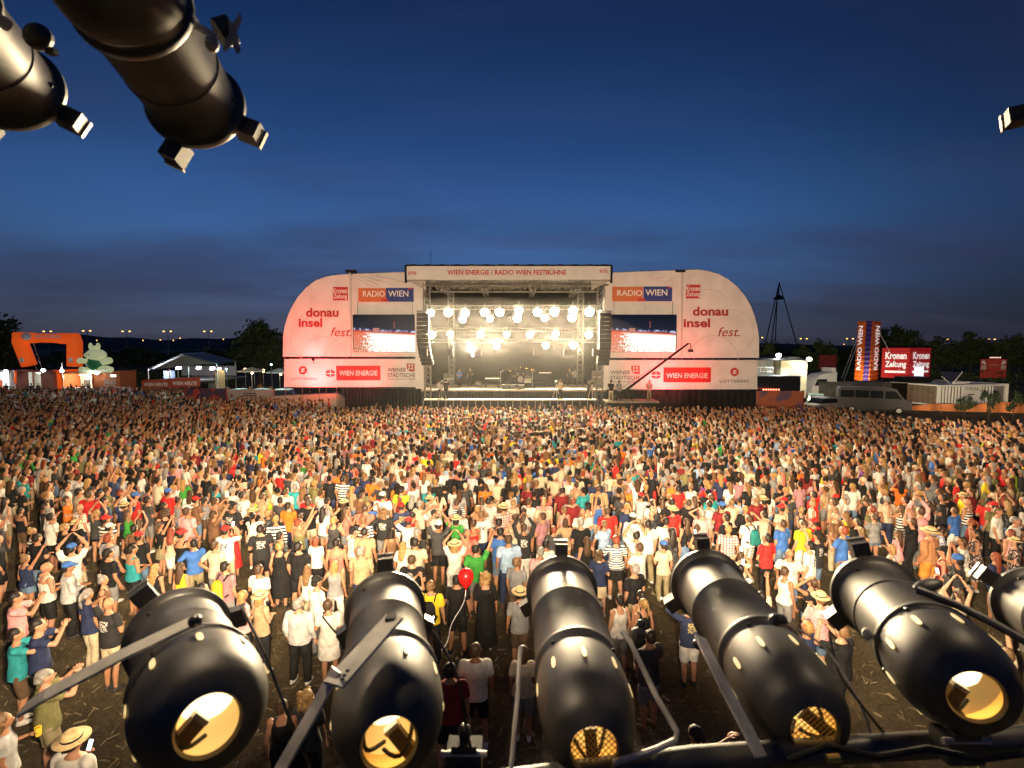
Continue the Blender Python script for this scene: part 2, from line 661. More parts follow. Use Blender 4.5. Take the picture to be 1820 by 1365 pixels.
# backdrop and side drapes, folded cloth
bd = MB()
xl, xr, zt = pt(752, 500, YD).x - 1.0, pt(1070, 500, YD).x + 1.2, pt(910, 500, YF).z
bd.box2((xl, YB - .12, dz), (xr, YB - .10, zt + 1))
bd.build('backdrop', mat('black_backdrop', (.006, .0055, .005), 1.0, vary=.25, scale=.8, spec=0), stage, fix=False)
for sx, x in ((-1, xl), (1, xr)):
    dd = MB()
    for k in range(26):
        y0, y1 = 49.2 + (YB - 49.2) * k / 26, 49.2 + (YB - 49.2) * (k + 1) / 26
        a, b = (0, .12) if k % 2 else (.12, 0)
        dd.add([(x + a, y0, dz), (x + b, y1, dz), (x + b, y1, zt + .6), (x + a, y0, zt + .6)], [(0, 1, 2, 3)])
    dd.build('side_drape', mat('grey_drape', (.09, .08, .07), .9, vary=.25, scale=.8), stage, fix=False)
# roof
rl, rr = pt(720, 480, YF).x, pt(1088, 480, YF).x
zu, zl = pt(910, 471, YF).z, pt(910, 497, YF).z
rf = MB()
rf.prism([(rl, YF + .12, zl - .05), (rl, YF + .12, zu - .02), (rl, YF + 6, zu + .75), (rl, YB + .5, zu + .3), (rl, YB + .5, zl + .6)], (rr - rl, 0, 0))
rf.build('roof_canopy', mat('roof_skin', (.11, .105, .10), .7, vary=.2, scale=.5), stage)
fas = MB().box2((rl + .15, YF, zl), (rr - .15, YF + .1, zu - .10)).build('title_fascia', WHITE_VINYL, stage)
txt("WIEN ENERGIE / RADIO WIEN FESTBÜHNE", (795, 477.6, 1006.5, 488.6), YF, fas, RED_PRINT, .025)
txt("#6", (725, 480.5, 740, 489.5), YF, fas, RED_PRINT, .0)
txt("#6", (1065, 476.5, 1080.5, 486), YF, fas, RED_PRINT, .0)
edge = MB()
edge.tube((rl, YF + .08, zu - .02), (rr, YF + .08, zu - .02), .07, n=8)
edge.tube((rl + .05, YF, zl - .3), (rl + .05, YF, zu - .05), .10, n=8).tube((rr - .05, YF, zl - .3), (rr - .05, YF, zu - .05), .10, n=8)
for k in range(14):
    x = rl + (rr - rl) * (k + .5) / 14
    edge.box((x, YF + .1, zu + .04), (.5, .12, .1))
edge.build('roof_edge_tube', BLACK_METAL, stage)
# hanging corner flaps under the roof ends
for x, s in ((rl, 1), (rr, -1)):
    fl = MB()
    fl.prism([(x, YF + .15, zl), (x + s * 1.75, YF + .3, zl), (x + s * 1.75, YF + .5, zl - .9), (x + s * .9, YF + .3, zl - .45)], (0, .08, 0))
    fl.build('corner_flap', mat('canvas_grey', (.42, .39, .36), .8), stage)
# trusses
tx0, tx1 = pt(752, 503, YF + .6).x, pt(1070, 503, YF + .6).x
zc = pt(910, 500, YF + .6).z
truss(MB(), (tx0 - .6, YF + .7, zc), (tx1 + .6, YF + .7, zc), .62, .05, .028, .55).build('front_truss', TRUSS, stage)
truss(MB(), (tx0, YF + 3.4, zc - .35), (tx1, YF + 3.4, zc - .35), .55, .045, .025, .55).build('middle_truss', TRUSS, stage)
for px in (790, 860, 948, 1026):
    x = pt(px, 510, YF + 2).x
    truss(MB(), (x, YF + 1.1, zc - .45), (x * 1.02, YB - .6, zc - .45), .42, .04, .02, .6).build('roof_truss', TRUSS, stage)
for x, y in ((tx0 + .25, YD - .2), (tx1 - .05, YD - .2), (tx0 + 1.9, YD + 4.5), (tx1 - 1.2, YD + 4.8)):
    truss(MB(), (x, y, .1), (x, y, zc - .3), .55, .045, .024, .5).build('tower_truss', TRUSS, stage)
# white side columns of the portal
for x0, x1, s in ((739, 752, -1), (1071, 1083, 1)):
    a, b = pt(x0, 690, YW - .7), pt(x1, 500, YW - .7)
    MB().box2((a.x, YW - .7, 2.9), (b.x, YW - .5, b.z)).build('portal_drape', WHITE_VINYL, stage)
# ceiling cloth
cc = MB()
for k in range(30):
    x0, x1 = tx0 + (tx1 - tx0) * k / 30, tx0 + (tx1 - tx0) * (k + 1) / 30
    cc.add([(x0, YF + 1, zc + .7), (x1, YF + 1, zc + .7), (x1, YB, zc + .2), ((x0 + x1) / 2, YB, zc + .1), (x0, YB, zc + .2)], [(0, 1, 2, 3, 4)])
cc.build('ceiling_cloth', mat('ceiling_cloth', (.17, .155, .13), .9), stage, fix=False)
# antenna
a = pt(766, 474, YF + 3)
MB().tube((a.x, YF + 3, zu), (a.x, YF + 3, zu + 1.9), .02, n=6).build('roof_antenna', BLACK_METAL, stage)
# stair / rail at both deck ends, two lit ledges in front (pit walkway)
walk = thing('pit_walkway', (0, 45.6, 0), 'long wooden camera walkway running along the stage front', 'walkway')
za = pt(910, 710, 45.4).z
MB().box2((pt(752, 710, 45).x, 45.2, za - .1), (pt(1062, 710, 45).x, 46.4, za)).build('plank_deck', WOOD, walk)
MB().box2((pt(752, 710, 45).x, 45.25, .02), (pt(1062, 710, 45).x, 46.3, za - .11)).build('walkway_skirt', BLACK_CLOTH, walk)
rl_ = MB()
for k in range(24):
    x = pt(752, 710, 45).x + k * 15.2 / 23
    rl_.box((x, 45.17, za - .35), (.05, .05, .5))
rl_.box((pt(907, 710, 45).x, 45.17, za - .06), (15.3, .06, .06))
rl_.build('front_rail', GREY_METAL, walk)

# ---- stage lamps
LAMPS = [(283, 415, 1), (420, 412, 1.15), (548, 416, 1.15), (530, 465, .8), (700, 412, 1.1), (742, 460, .6), (815, 412, 1.1), (962, 398, 1.1), (950, 458, 1.0), (1105, 410, 1.1),
         (1160, 456, .6), (1235, 405, 1.25), (1378, 398, 1.1), (1372, 452, 1.0), (1503, 408, 1.3),
         (290, 585, 1.1), (437, 580, .8), (668, 580, .85), (868, 583, .7), (1048, 583, .8), (1245, 578, .8), (1500, 582, .95),
         (588, 665, .65), (790, 668, .95), (1168, 668, .75), (1378, 665, .95)]
LAMP_P = 13000.0
hous = None
ROWNAME = lambda y: 'upper row' if y < 430 else ('just under the upper row' if y < 500 else ('middle row' if y < 620 else 'lowest row'))
rows = {}
for (zx, zy, s) in LAMPS:
    rows.setdefault(ROWNAME(zy), []).append(zx)
ORD = ['first', 'second', 'third', 'fourth', 'fifth', 'sixth', 'seventh', 'eighth', 'ninth', 'tenth', 'eleventh']
for k, (zx, zy, s) in enumerate(LAMPS):
    rn = ROWNAME(zy)
    Y = {'upper row': 50.0, 'just under the upper row': 49.4, 'middle row': 52.5, 'lowest row': 53.4}[rn]
    p = pt(700 + zx / 4.333, 460 + zy / 4.333, Y)
    i = sorted(rows[rn]).index(zx)
    t = thing('stage_lamp', p, f'blazing warm stage lamp, {ORD[i]} from the left in the {rn}', 'stage lamp', 'blazing lamps hung over the stage')
    r = .40 * s ** .5
    aim = Vector((0, -1, -.22 if rn != 'lowest row' else -.12)).normalized()
    MB().lathe([(.0, r * .55), (-.06, r * .8), (-.30, r), (-.34, r * 1.06)], p + aim * -.02, aim, 18, cap=(False, True)).build('housing', BLACK_METAL, t, True)
    MB().lathe([(0, r * .50), (.05, r * .86), (.10, r * .94), (.10, .001)], p - aim * .02, aim, 18).build('lens', WARM_GLOW, t, True)
    MB().path([p + Vector((-r * 1.15, .1, 0)), p + Vector((-r * 1.15, .1, r * 1.3)), p + Vector((r * 1.15, .1, r * 1.3)), p + Vector((r * 1.15, .1, 0))], .02).tube(p + Vector((0, .1, r * 1.3)), p + Vector((0, .1, r * 1.3 + .35)), .025, n=6).build('yoke', GREY_METAL, t)
    lamp_obj('lamp_light', 'SPOT', p + aim * .22, (1, .77, .46), LAMP_P * s, t, .16, p + aim * 10, 104, 1.0)
# lamp bars (lighting trusses)
for name_y, Y, zy in (('upper', 50.3, 388), ('middle', 52.8, 560), ('lower', 53.7, 645)):
    a, b = pt(758, 460 + zy / 4.333 - 3, Y), pt(1064, 460 + zy / 4.333 - 3, Y)
    t = thing('lighting_truss', (0, Y, a.z), f'{name_y} aluminium truss carrying the stage lamps', 'truss', 'lighting trusses over the stage')
    truss(MB(), a, b, .35, .03, .015, .4).build('truss_frame', TRUSS, t)
# two cold beam lamps at left and floor
for px, py, Y, aimpx, aimpy in ((806, 610, 52, 822, 700), (840, 632, 52, 800, 700)):
    p = pt(px, py, Y)
    t = thing('beam_lamp', p, 'small bluish beam lamp shining down near the left stage wing' if px < 820 else 'bluish beam lamp nearer the stage middle, shining down', 'stage lamp', 'cold beam lamps')
    q = pt(aimpx, aimpy, 46.5); d = (q - p).normalized()
    MB().lathe([(0, .16), (-.25, .17), (-.4, .10)], p, d, 14, cap=(False, True)).build('housing', BLACK_METAL, t, True)
    MB().lathe([(-.01, .15), (-.01, .001)], p, d, 14).build('lens', emis('cold_glow', (.6, .85, 1), 6), t)
    lamp_obj('beam_light', 'SPOT', p + d * .05, (.50, .78, 1), 1500, t, .05, q, 14, .3)


# ---- wing banners
def ppoly(pts, Y):
    return [pt(x, y, Y) for x, y in pts]


def arc_lines(parent, cx, cy, rx, Y, a0, a1, n=26, w=.7):
    mb = MB()
    o, i = [], []
    for k in range(n + 1):
        a = R(a0 + (a1 - a0) * k / n)
        o.append(pt(cx + rx * math.cos(a), cy - rx * math.sin(a), Y) + Vector((0, -.012, 0)))
        i.append(pt(cx + (rx - w) * math.cos(a), cy - (rx - w) * math.sin(a), Y) + Vector((0, -.012, 0)))
    mb.rings([o, i], cap=False, closed=False)
    mb.build('printed_arc', LINE_PRINT, parent, fix=False)


def logo_sign(px, Y, parent, m, d=.02):
    o = pxbox(*px, Y - d, d - .003).build('printed_panel', m, parent)
    return o


def city_emblem(cx, cy, Y, parent, s=1.0):
    """red lens shape crossed by white and dark strokes"""
    mb = MB()
    up = [pt(cx + 8.5 * s * math.cos(R(a)), cy - 1 - 6 * s * math.sin(R(a)), Y) + Vector((0, -.02, 0)) for a in range(0, 181, 20)]
    mb.prism(up, (0, .015, 0))
    mb.build('emblem_half', RED_PRINT, parent)
    mb = MB()
    lo = [pt(cx + 8.5 * s * math.cos(R(a)), cy + 1 + 5 * s * math.sin(R(a)), Y) + Vector((0, -.02, 0)) for a in range(0, 181, 20)]
    mb.prism(lo, (0, .015, 0))
    mb.build('emblem_half', mat('emblem_maroon', (.16, .03, .06), .6), parent)
    pxbox(cx - .7, cy - 6 * s, cx + .7, cy + 5 * s, Y - .03, .008).build('emblem_stroke', WHITE_PRINT, parent)


def lottery_emblem(cx, cy, Y, parent, r=7.5):
    ring = [pt(cx + r * math.cos(R(a)), cy - r * math.sin(R(a)), Y) + Vector((0, -.02, 0)) for a in range(0, 360, 20)]
    MB().prism(ring, (0, .015, 0)).build('emblem_disc', RED_PRINT, parent)
    z = [(-4, -4), (4, -4), (4, -2), (-.5, 2), (4, 2), (4, 4), (-4, 4), (-4, 2), (.5, -2), (-4, -2)]
    MB().prism([pt(cx + x * .8, cy + y * .8, Y) + Vector((0, -.03, 0)) for x, y in z], (0, .008, 0)).build('emblem_stroke', WHITE_PRINT, parent)


def insurer_emblem(x0, y0, x1, y1, Y, parent, m):
    w, h = x1 - x0, y1 - y0
    out = [(x0, y0), (x1, y0), (x1, y1), (x0 + w * .45, y1), (x0, y1 - h * .35)]
    MB().prism([pt(x, y, Y) + Vector((0, -.02, 0)) for x, y in out], (0, .015, 0)).build('emblem_square', m, parent)
    cx, cy = (x0 + x1) / 2, y0 + h * .45
    for a, b in ((-.3, -.3), (.08, -.3), (-.3, .06), (.08, .06)):
        pxbox(cx + a * w, cy + b * h, cx + (a + .2) * w, cy + (b + .2) * h, Y - .03, .008).build('emblem_window', WHITE_PRINT, parent)


def wrinkled(pts, Y, name, parent, d=.18):
    return MB().prism(ppoly(pts, Y), (0, d, 0)).build(name, WHITE_VINYL, parent)


LW = thing('wing_banner', pt(628, 690, YW), 'white curved stage wing banner with red festival lettering, west of the stage opening', 'banner', 'white banner wings beside the stage')
RW = thing('wing_banner', pt(1210, 690, YW), 'white curved stage wing banner east of the stage, behind the camera crane', 'banner', 'white banner wings beside the stage')
LW['label'] = 'white curved stage wing banner with red lettering, next to the lit gabled tent'
arcL = [(503, 634), (503, 600), (506, 580), (512, 560), (520, 543), (531, 526), (545, 510), (560, 499), (578, 492), (600, 488.5), (624.6, 487)]
o1 = wrinkled(arcL + [(624.6, 634)], YW, 'outer_panel', LW)
o2 = wrinkled([(625.4, 634), (625.4, 487), (722, 483.5), (722, 500), (752, 507), (752, 634)], YW, 'inner_panel', LW)
o3 = wrinkled([(505, 688), (505, 638), (752, 638), (752, 688)], YW, 'lower_panel', LW)
arcR = [(1349, 636), (1349, 600), (1346, 580), (1341, 561), (1334, 543), (1324, 526), (1310, 509), (1295, 497), (1278, 487.5), (1260, 482), (1240, 479), (1211.4, 480)]
q1 = wrinkled(arcR + [(1211.4, 636)], YW, 'outer_panel', RW)
q2 = wrinkled([(1210.6, 636), (1210.6, 480), (1090, 484.5), (1086, 500), (1072, 507), (1072, 636)], YW, 'inner_panel', RW)
q3 = wrinkled([(1346, 692), (1346, 640), (1074, 640), (1074, 692)], YW, 'lower_panel', RW)
for seam_px, P in ((625, LW), (1211, RW)):
    a, b = pt(seam_px, 634, YW), pt(seam_px, 484, YW)
    MB().box2((a.x - .05, YW - .03, a.z), (a.x + .05, YW - .004, b.z)).build('seam_strip', mat('seam', (.5, .47, .45), .7), P)
    MB().box2((b.x - .55, YW - .1, b.z), (b.x + .35, YW + .5, b.z + .22)).build('ridge_cap', BLACK_CLOTH, P)
edgeL = MB().path([p + Vector((0, .09, 0)) for p in ppoly(arcL + [(722, 483.5)], YW)], .06, 6).build('edge_tube', GREY_METAL, LW)
edgeR = MB().path([p + Vector((0, .09, 0)) for p in ppoly(arcR + [(1090, 484.5)], YW)], .06, 6).build('edge_tube', GREY_METAL, RW)
# sagging folds: thin raised ridges in the upper inner panels
for P, px in ((o2, [(630, 489, 690, 512), (640, 489, 705, 507), (660, 488, 715, 500), (628, 492, 672, 512), (682, 488, 740, 510), (640, 560, 634, 634)]), (q2, [(1200, 484, 1150, 500), (1206, 486, 1172, 508), (1204, 490, 1188, 516), (1180, 484, 1130, 494), (1150, 538, 1142, 556)])):
    for k, (a, b, c, d) in enumerate(px):
        p0, p1 = pt(a, b, YW), pt(c, d, YW)
        mid = (p0 + p1) / 2 + Vector((0, 0, -.12))
        MB().path([p0 + Vector((0, .03, 0)), mid + Vector((0, .0, 0)), p1 + Vector((0, .04, 0))], [.03, .10, .02], 8).build('fabric_fold', WHITE_VINYL, P, True)


# left prints
txt("donau", (544, 547, 602, 563.5), YW, o1, DARKRED_PRINT, .034)
txt("insel", (531, 565.5, 573, 581.5), YW, o1, DARKRED_PRINT, .034)
txt("fest.", (588, 582, 625.5, 598), YW, o1, DARKRED_PRINT, .004, .28)
logo_sign((592, 510, 618, 534), YW, o1, RED_PRINT)
txt("Kronen", (593, 512, 617, 521.5), YW - .02, o1, WHITE_PRINT, .016, name='white_lettering')
txt("Zeitung", (593, 522.5, 617, 533), YW - .02, o1, WHITE_PRINT, .016, name='white_lettering')
logo_sign((637, 512, 686, 536.5), YW, o2, ORANGE_PRINT)
logo_sign((686.3, 511.6, 735, 536.3), YW, o2, BLUE_PRINT)
pxbox(726, 511.9, 732, 514.4, YW - .03, .008).build('printed_panel', RED_PRINT, o2)
pxbox(678, 531.5, 690, 535.5, YW - .03, .008).build('printed_panel', RED_PRINT, o2)
txt("RADIO", (645, 517, 684, 527.5), YW - .02, o2, WHITE_PRINT, .012)
txt("WIEN", (690, 516.5, 726, 527.2), YW - .02, o2, WHITE_PRINT, .012)
arc_lines(o1, 575, 640, 42, YW, 0, 178)
arc_lines(o1, 560, 600, 44, YW, 120, 250)
arc_lines(o1, 612, 634, 34, YW, 60, 180)
lottery_emblem(538.5, 658, YW, o3)
txt("LOTTERIEN", (518, 671, 562, 675.5), YW, o3, DARK_PRINT, .006)
city_emblem(587, 664, YW, o3)
logo_sign((598, 650, 676, 676), YW, o3, RED_PRINT)
txt("WIEN ENERGIE", (603, 658.5, 671, 667.5), YW - .02, o3, WHITE_PRINT, .014)
txt("WIENER", (689, 654, 722, 660.5), YW, o3, DARK_PRINT, .008)
txt("STÄDTISCHE", (689, 661.5, 738, 670.5), YW, o3, DARK_PRINT, .008)
txt("VIENNA INSURANCE GROUP", (689, 672.5, 738, 675), YW, o3, DARK_PRINT, .0)
insurer_emblem(723, 646, 737, 660.5, YW, o3, mat('faded_red', (.42, .10, .10), .6))
# right prints
txt("donau", (1231, 545, 1294, 561.5), YW, q1, DARKRED_PRINT, .034)
txt("insel", (1214.5, 566, 1262, 582), YW, q1, DARKRED_PRINT, .034)
txt("fest.", (1276, 581.5, 1315, 598), YW, q1, DARKRED_PRINT, .004, .28)
logo_sign((1219, 506, 1245, 530.5), YW, q1, RED_PRINT)
txt("Kronen", (1220, 508, 1244, 517.5), YW - .02, q1, WHITE_PRINT, .016, name='white_lettering')
txt("Zeitung", (1220, 518.5, 1244, 529), YW - .02, q1, WHITE_PRINT, .016, name='white_lettering')
logo_sign((1088, 509.5, 1143, 535.8), YW, q2, ORANGE_PRINT)
logo_sign((1143.3, 509, 1195, 535.4), YW, q2, BLUE_PRINT)
pxbox(1187, 509.6, 1193, 512.4, YW - .03, .008).build('printed_panel', RED_PRINT, q2)
pxbox(1134, 530.5, 1147, 534.8, YW - .03, .008).build('printed_panel', RED_PRINT, q2)
txt("RADIO", (1097, 515.5, 1141.5, 526), YW - .02, q2, WHITE_PRINT, .012)
txt("WIEN", (1147, 514.5, 1186, 525.5), YW - .02, q2, WHITE_PRINT, .012)
arc_lines(q1, 1268, 640, 44, YW, 0, 178)
arc_lines(q1, 1300, 590, 40, YW, -60, 110)
arc_lines(q1, 1258, 560, 46, YW, 40, 150)
lottery_emblem(1305.5, 661, YW, q3)
txt("LOTTERIEN", (1279, 675, 1329, 680), YW, q3, DARK_PRINT, .006)
city_emblem(1166, 667, YW, q3)
logo_sign((1179, 653, 1264, 679.5), YW, q3, mat('bright_red_print', (.62, .03, .03), .6))
txt("WIEN ENERGIE", (1184, 663, 1258, 672), YW - .02, q3, WHITE_PRINT, .014)
txt("WIENER", (1085, 658.5, 1120, 665.2), YW, q3, DARK_PRINT, .008)
txt("STÄDTISCHE", (1085, 666.3, 1137, 674.5), YW, q3, DARK_PRINT, .008)
txt("VIENNA INSURANCE GROUP", (1085, 677, 1137, 679.4), YW, q3, DARK_PRINT, .0)
insurer_emblem(1122, 650, 1137, 665, YW, q3, mat('faded_red', (.42, .10, .10), .6))
# black skirts and scaffold under the wings
for P, x0, x1, y in ((LW, 612, 750, 690), (RW, 1078, 1345, 694)):
    a, b = pt(x0, y, YW + .3), pt(x1, y, YW + .3)
    sk = MB(); n = 46
    for k in range(n):
        xa, xb = a.x + (b.x - a.x) * k / n, a.x + (b.x - a.x) * (k + 1) / n
        ya, yb = (YW + .3, YW + .42) if k % 2 else (YW + .42, YW + .3)
        sk.add([(xa, ya, .02), (xb, yb, .02), (xb, yb, a.z - .02), (xa, ya, a.z - .02)], [(0, 1, 2, 3)])
    sk.build('base_skirt', BLACK_CLOTH, P, fix=False)
for P, x0, x1 in ((LW, 505, 750), (RW, 1078, 1346)):
    sc = MB()
    a, b = pt(x0, 660, YW + .5), pt(x1, 660, YW + .5)
    for k in range(9):
        x = a.x + (b.x - a.x) * k / 8
        for y in (YW + .6, YW + 2.4):
            sc.tube((x, y, .02), (x, y, 6.3), .03, n=6)
    for z in (1.2, 3.0, 4.8, 6.2):
        for y in (YW + .6, YW + 2.4):
            sc.tube((a.x, y, z), (b.x, y, z), .028, n=6)
    sc.build('scaffold_frame', GREY_METAL, P)

# red wash lamps that light the wings
for px, py, Y, ax, ay, pw, lab in ((548, 691, 45.4, 560, 640, 4200, 'red wash lamp low before the west wing banner'), (556, 637, 46.9, 545, 600, 700, 'small red wash lamp in the gap of the west wing banner'),
                                   (645, 691, 45.6, 640, 655, 1300, 'red wash lamp below the west insurer print'), (1185, 694, 45.6, 1185, 655, 2900, 'red wash lamp before the east wing banner')):
    p = pt(px, py, Y); q = pt(ax, ay, YW)
    t = thing('wash_lamp', p, lab, 'stage lamp', 'red wash lamps under the wings')
    d = (q - p).normalized()
    MB().lathe([(0, .13), (-.18, .13), (-.24, .08)], p, d, 12, cap=(False, True)).build('housing', BLACK_METAL, t, True)
    MB().lathe([(-.01, .12), (-.01, .001)], p, d, 12).build('lens', RED_GLOW, t)
    MB().tube(p - d * .1, (p.x, p.y + .25, p.z - .45), .03, n=6).build('stand', BLACK_METAL, t)
    lamp_obj('wash_light', 'SPOT', p + d * .03, (1, .05, .055), pw, t, .1, q, 150, 1)


# ---- LED screens
def screen_material():
    m = bpy.data.materials.new('led_picture')
    m.use_nodes = True
    nt = m.node_tree
    nt.nodes.clear()
    N, L = nt.nodes.new, nt.links.new
    out = N('ShaderNodeOutputMaterial'); em = N('ShaderNodeEmission')
    L(em.outputs[0], out.inputs[0])
    tc = N('ShaderNodeTexCoord')
    sp = N('ShaderNodeSeparateXYZ'); L(tc.outputs['Generated'], sp.inputs[0])
    r = N('ShaderNodeValToRGB'); r.color_ramp.interpolation = 'LINEAR'
    e = r.color_ramp.elements
    nzv = N('ShaderNodeMapping'); nzv.inputs['Scale'].default_value = (34, 1, 20)
    L(tc.outputs['Generated'], nzv.inputs[0])
    nz = N('ShaderNodeTexNoise'); nz.inputs['Scale'].default_value = 1; nz.inputs['Detail'].default_value = 2
    L(nzv.outputs[0], nz.inputs['Vector'])
    # wavy horizon
    cv = N('ShaderNodeMath'); cv.operation = 'MULTIPLY_ADD'; cv.inputs[1].default_value = .09; L(sp.outputs['X'], cv.inputs[0]); L(sp.outputs['Z'], cv.inputs[2])
    L(cv.outputs[0], r.inputs[0])
    e[0].position, e[0].color = .0, (.85, .35, .22, 1)
    e[1].position, e[1].color = 1.0, (.010, .011, .020, 1)
    for p, c in ((.54, (.80, .16, .08)), (.595, (.45, .05, .03)), (.615, (.05, .05, .11)), (.68, (.018, .020, .038))):
        q = e.new(p); q.color = (*c, 1)
    # crowd glare: bright to the lower right of the picture
    g = N('ShaderNodeMath'); g.operation = 'MULTIPLY_ADD'; g.inputs[1].default_value = 1.1; g.inputs[2].default_value = -.22
    L(sp.outputs['X'], g.inputs[0])
    th = N('ShaderNodeMath'); th.operation = 'ADD'; L(nz.outputs['Fac'], th.inputs[0]); L(g.outputs[0], th.inputs[1])
    st = N('ShaderNodeMapRange'); st.inputs['From Min'].default_value = .48; st.inputs['From Max'].default_value = .60
    L(th.outputs[0], st.inputs['Value'])
    lim = N('ShaderNodeMapRange'); lim.inputs['From Min'].default_value = .57; lim.inputs['From Max'].default_value = .50
    L(cv.outputs[0], lim.inputs['Value'])
    f = N('ShaderNodeMath'); f.operation = 'MULTIPLY'; L(st.outputs[0], f.inputs[0]); L(lim.outputs[0], f.inputs[1])
    mx = N('ShaderNodeMix'); mx.data_type = 'RGBA'; L(f.outputs[0], mx.inputs['Factor']); L(r.outputs[0], mx.inputs['A']); mx.inputs['B'].default_value = (1.5, 1.35, 1.2, 1)
    # dark heads
    n2 = N('ShaderNodeTexNoise'); n2.inputs['Scale'].default_value = 1.3; n2.inputs['Detail'].default_value = 1
    L(nzv.outputs[0], n2.inputs['Vector'])
    dk = N('ShaderNodeMapRange'); dk.inputs['From Min'].default_value = .52; dk.inputs['From Max'].default_value = .60; dk.inputs['To Max'].default_value = .75
    L(n2.outputs['Fac'], dk.inputs['Value'])
    l2 = N('ShaderNodeMapRange'); l2.inputs['From Min'].default_value = .42; l2.inputs['From Max'].default_value = .10
    L(cv.outputs[0], l2.inputs['Value'])
    dm = N('ShaderNodeMath'); dm.operation = 'MULTIPLY'; L(dk.outputs[0], dm.inputs[0]); L(l2.outputs[0], dm.inputs[1])
    mx2 = N('ShaderNodeMix'); mx2.data_type = 'RGBA'; L(dm.outputs[0], mx2.inputs['Factor']); L(mx.outputs['Result'], mx2.inputs['A']); mx2.inputs['B'].default_value = (.25, .06, .03, 1)
    # blue-white lights along the horizon
    hb = N('ShaderNodeMath'); hb.operation = 'SUBTRACT'; hb.inputs[1].default_value = .63; L(cv.outputs[0], hb.inputs[0])
    ha = N('ShaderNodeMath'); ha.operation = 'ABSOLUTE'; L(hb.outputs[0], ha.inputs[0])
    hl = N('ShaderNodeMapRange'); hl.inputs['From Min'].default_value = .04; hl.inputs['From Max'].default_value = .0; L(ha.outputs[0], hl.inputs['Value'])
    n3 = N('ShaderNodeTexNoise'); n3.inputs['Scale'].default_value = .35; n3.inputs['Detail'].default_value = 3; L(nzv.outputs[0], n3.inputs['Vector'])
    h3 = N('ShaderNodeMapRange'); h3.inputs['From Min'].default_value = .47; h3.inputs['From Max'].default_value = .6; L(n3.outputs['Fac'], h3.inputs['Value'])
    hm_ = N('ShaderNodeMath'); hm_.operation = 'MULTIPLY'; L(hl.outputs[0], hm_.inputs[0]); L(h3.outputs[0], hm_.inputs[1])
    mx3 = N('ShaderNodeMix'); mx3.data_type = 'RGBA'; L(hm_.outputs[0], mx3.inputs['Factor']); L(mx2.outputs['Result'], mx3.inputs['A']); mx3.inputs['B'].default_value = (1.0, 1.1, 1.6, 1)
    L(mx3.outputs['Result'], em.inputs['Color'])
    em.inputs['Strength'].default_value = 1.0
    return m


SCREEN = screen_material()
for x0, y0, x1, y1, lab in ((628, 559, 741, 626, 'wide video screen with a picture of the crowd, hung on the west wing banner'), (1083, 559, 1203, 626, 'wide video screen with a picture of the crowd, behind the camera crane')):
    c = pt((x0 + x1) / 2, y1, YW - .5)
    t = thing('video_screen', c, lab, 'screen', 'video screens beside the stage')
    pxbox(x0, y0, x1, y1, YW - .30, .2).build('screen_case', BLACK_METAL, t)
    pxbox(x0 + 1, y0 + 1, x1 - 1, y1 - .5, YW - .31, .008).build('picture', SCREEN, t)
    # pixel dim tower and camera stage in the picture
    pxbox(x0 + 35, y0 + 24, x0 + 46, y0 + 33, YW - .325, .005).build('pictured_stage', mat('pictured_stage', (.02, .01, .01), .9, vary=0, emit=(.9, .36, .28), estr=.55), t)
    pxbox(x0 + 71.5, y0 + 12, x0 + 73.5, y0 + 24, YW - .325, .005).build('pictured_tower', mat('pictured_tower', (.02, .01, .01), .9, vary=0, emit=(.7, .2, .2), estr=.3), t)
    for zz in (x0 + 8, x1 - 8):
        a = pt(zz, y0, YW - .2)
        MB().tube(a, a + Vector((0, 0, 1.2)), .02, n=5).build('hanging_cable', BLACK_METAL, t)

# ---- line arrays of speakers
for k, (pts_, lab) in enumerate(([[(752, 560), (752, 575), (752, 590), (752.5, 605), (753.5, 619), (755.5, 632), (758.5, 645)], 'curved black column of hanging speakers at the west side of the stage opening'],
                                 [[(1075.5, 560), (1075.5, 575), (1075, 590), (1075, 605), (1074.6, 619), (1074, 632), (1073, 645)], 'curved black column of hanging speakers before the east video screen'])):
    Y = YF - .4
    t = thing('line_array', pt(pts_[3][0], pts_[3][1], Y), lab, 'speaker array', 'hanging speaker columns')
    n = 13
    for i in range(n):
        f = i / (n - 1) * (len(pts_) - 1)
        j = min(int(f), len(pts_) - 2); q = f - j
        x = pts_[j][0] * (1 - q) + pts_[j + 1][0] * q; y = pts_[j][1] * (1 - q) + pts_[j + 1][1] * q
        p = pt(x, y, Y)
        tilt = R(2 + 1.0 * max(0, i - 4) ** 1.15)
        M = Matrix.Rotation(tilt, 3, 'X')
        MB().box(p + Vector((0, .04 * max(0, i - 5) ** 1.3, 0)), (1.06, .62, .325), M).build('speaker_cabinet', mat('speaker_black', (.014, .014, .015), .6, vary=.2), t)
    a = pt(pts_[0][0], 557, Y)
    MB().box((a.x, Y, a.z + .16), (1.0, .9, .12)).tube((a.x, Y, a.z + .2), (a.x, Y + .3, pt(752, 503, YF).z), .03, n=6).build('rigging_frame', GREY_METAL, t)

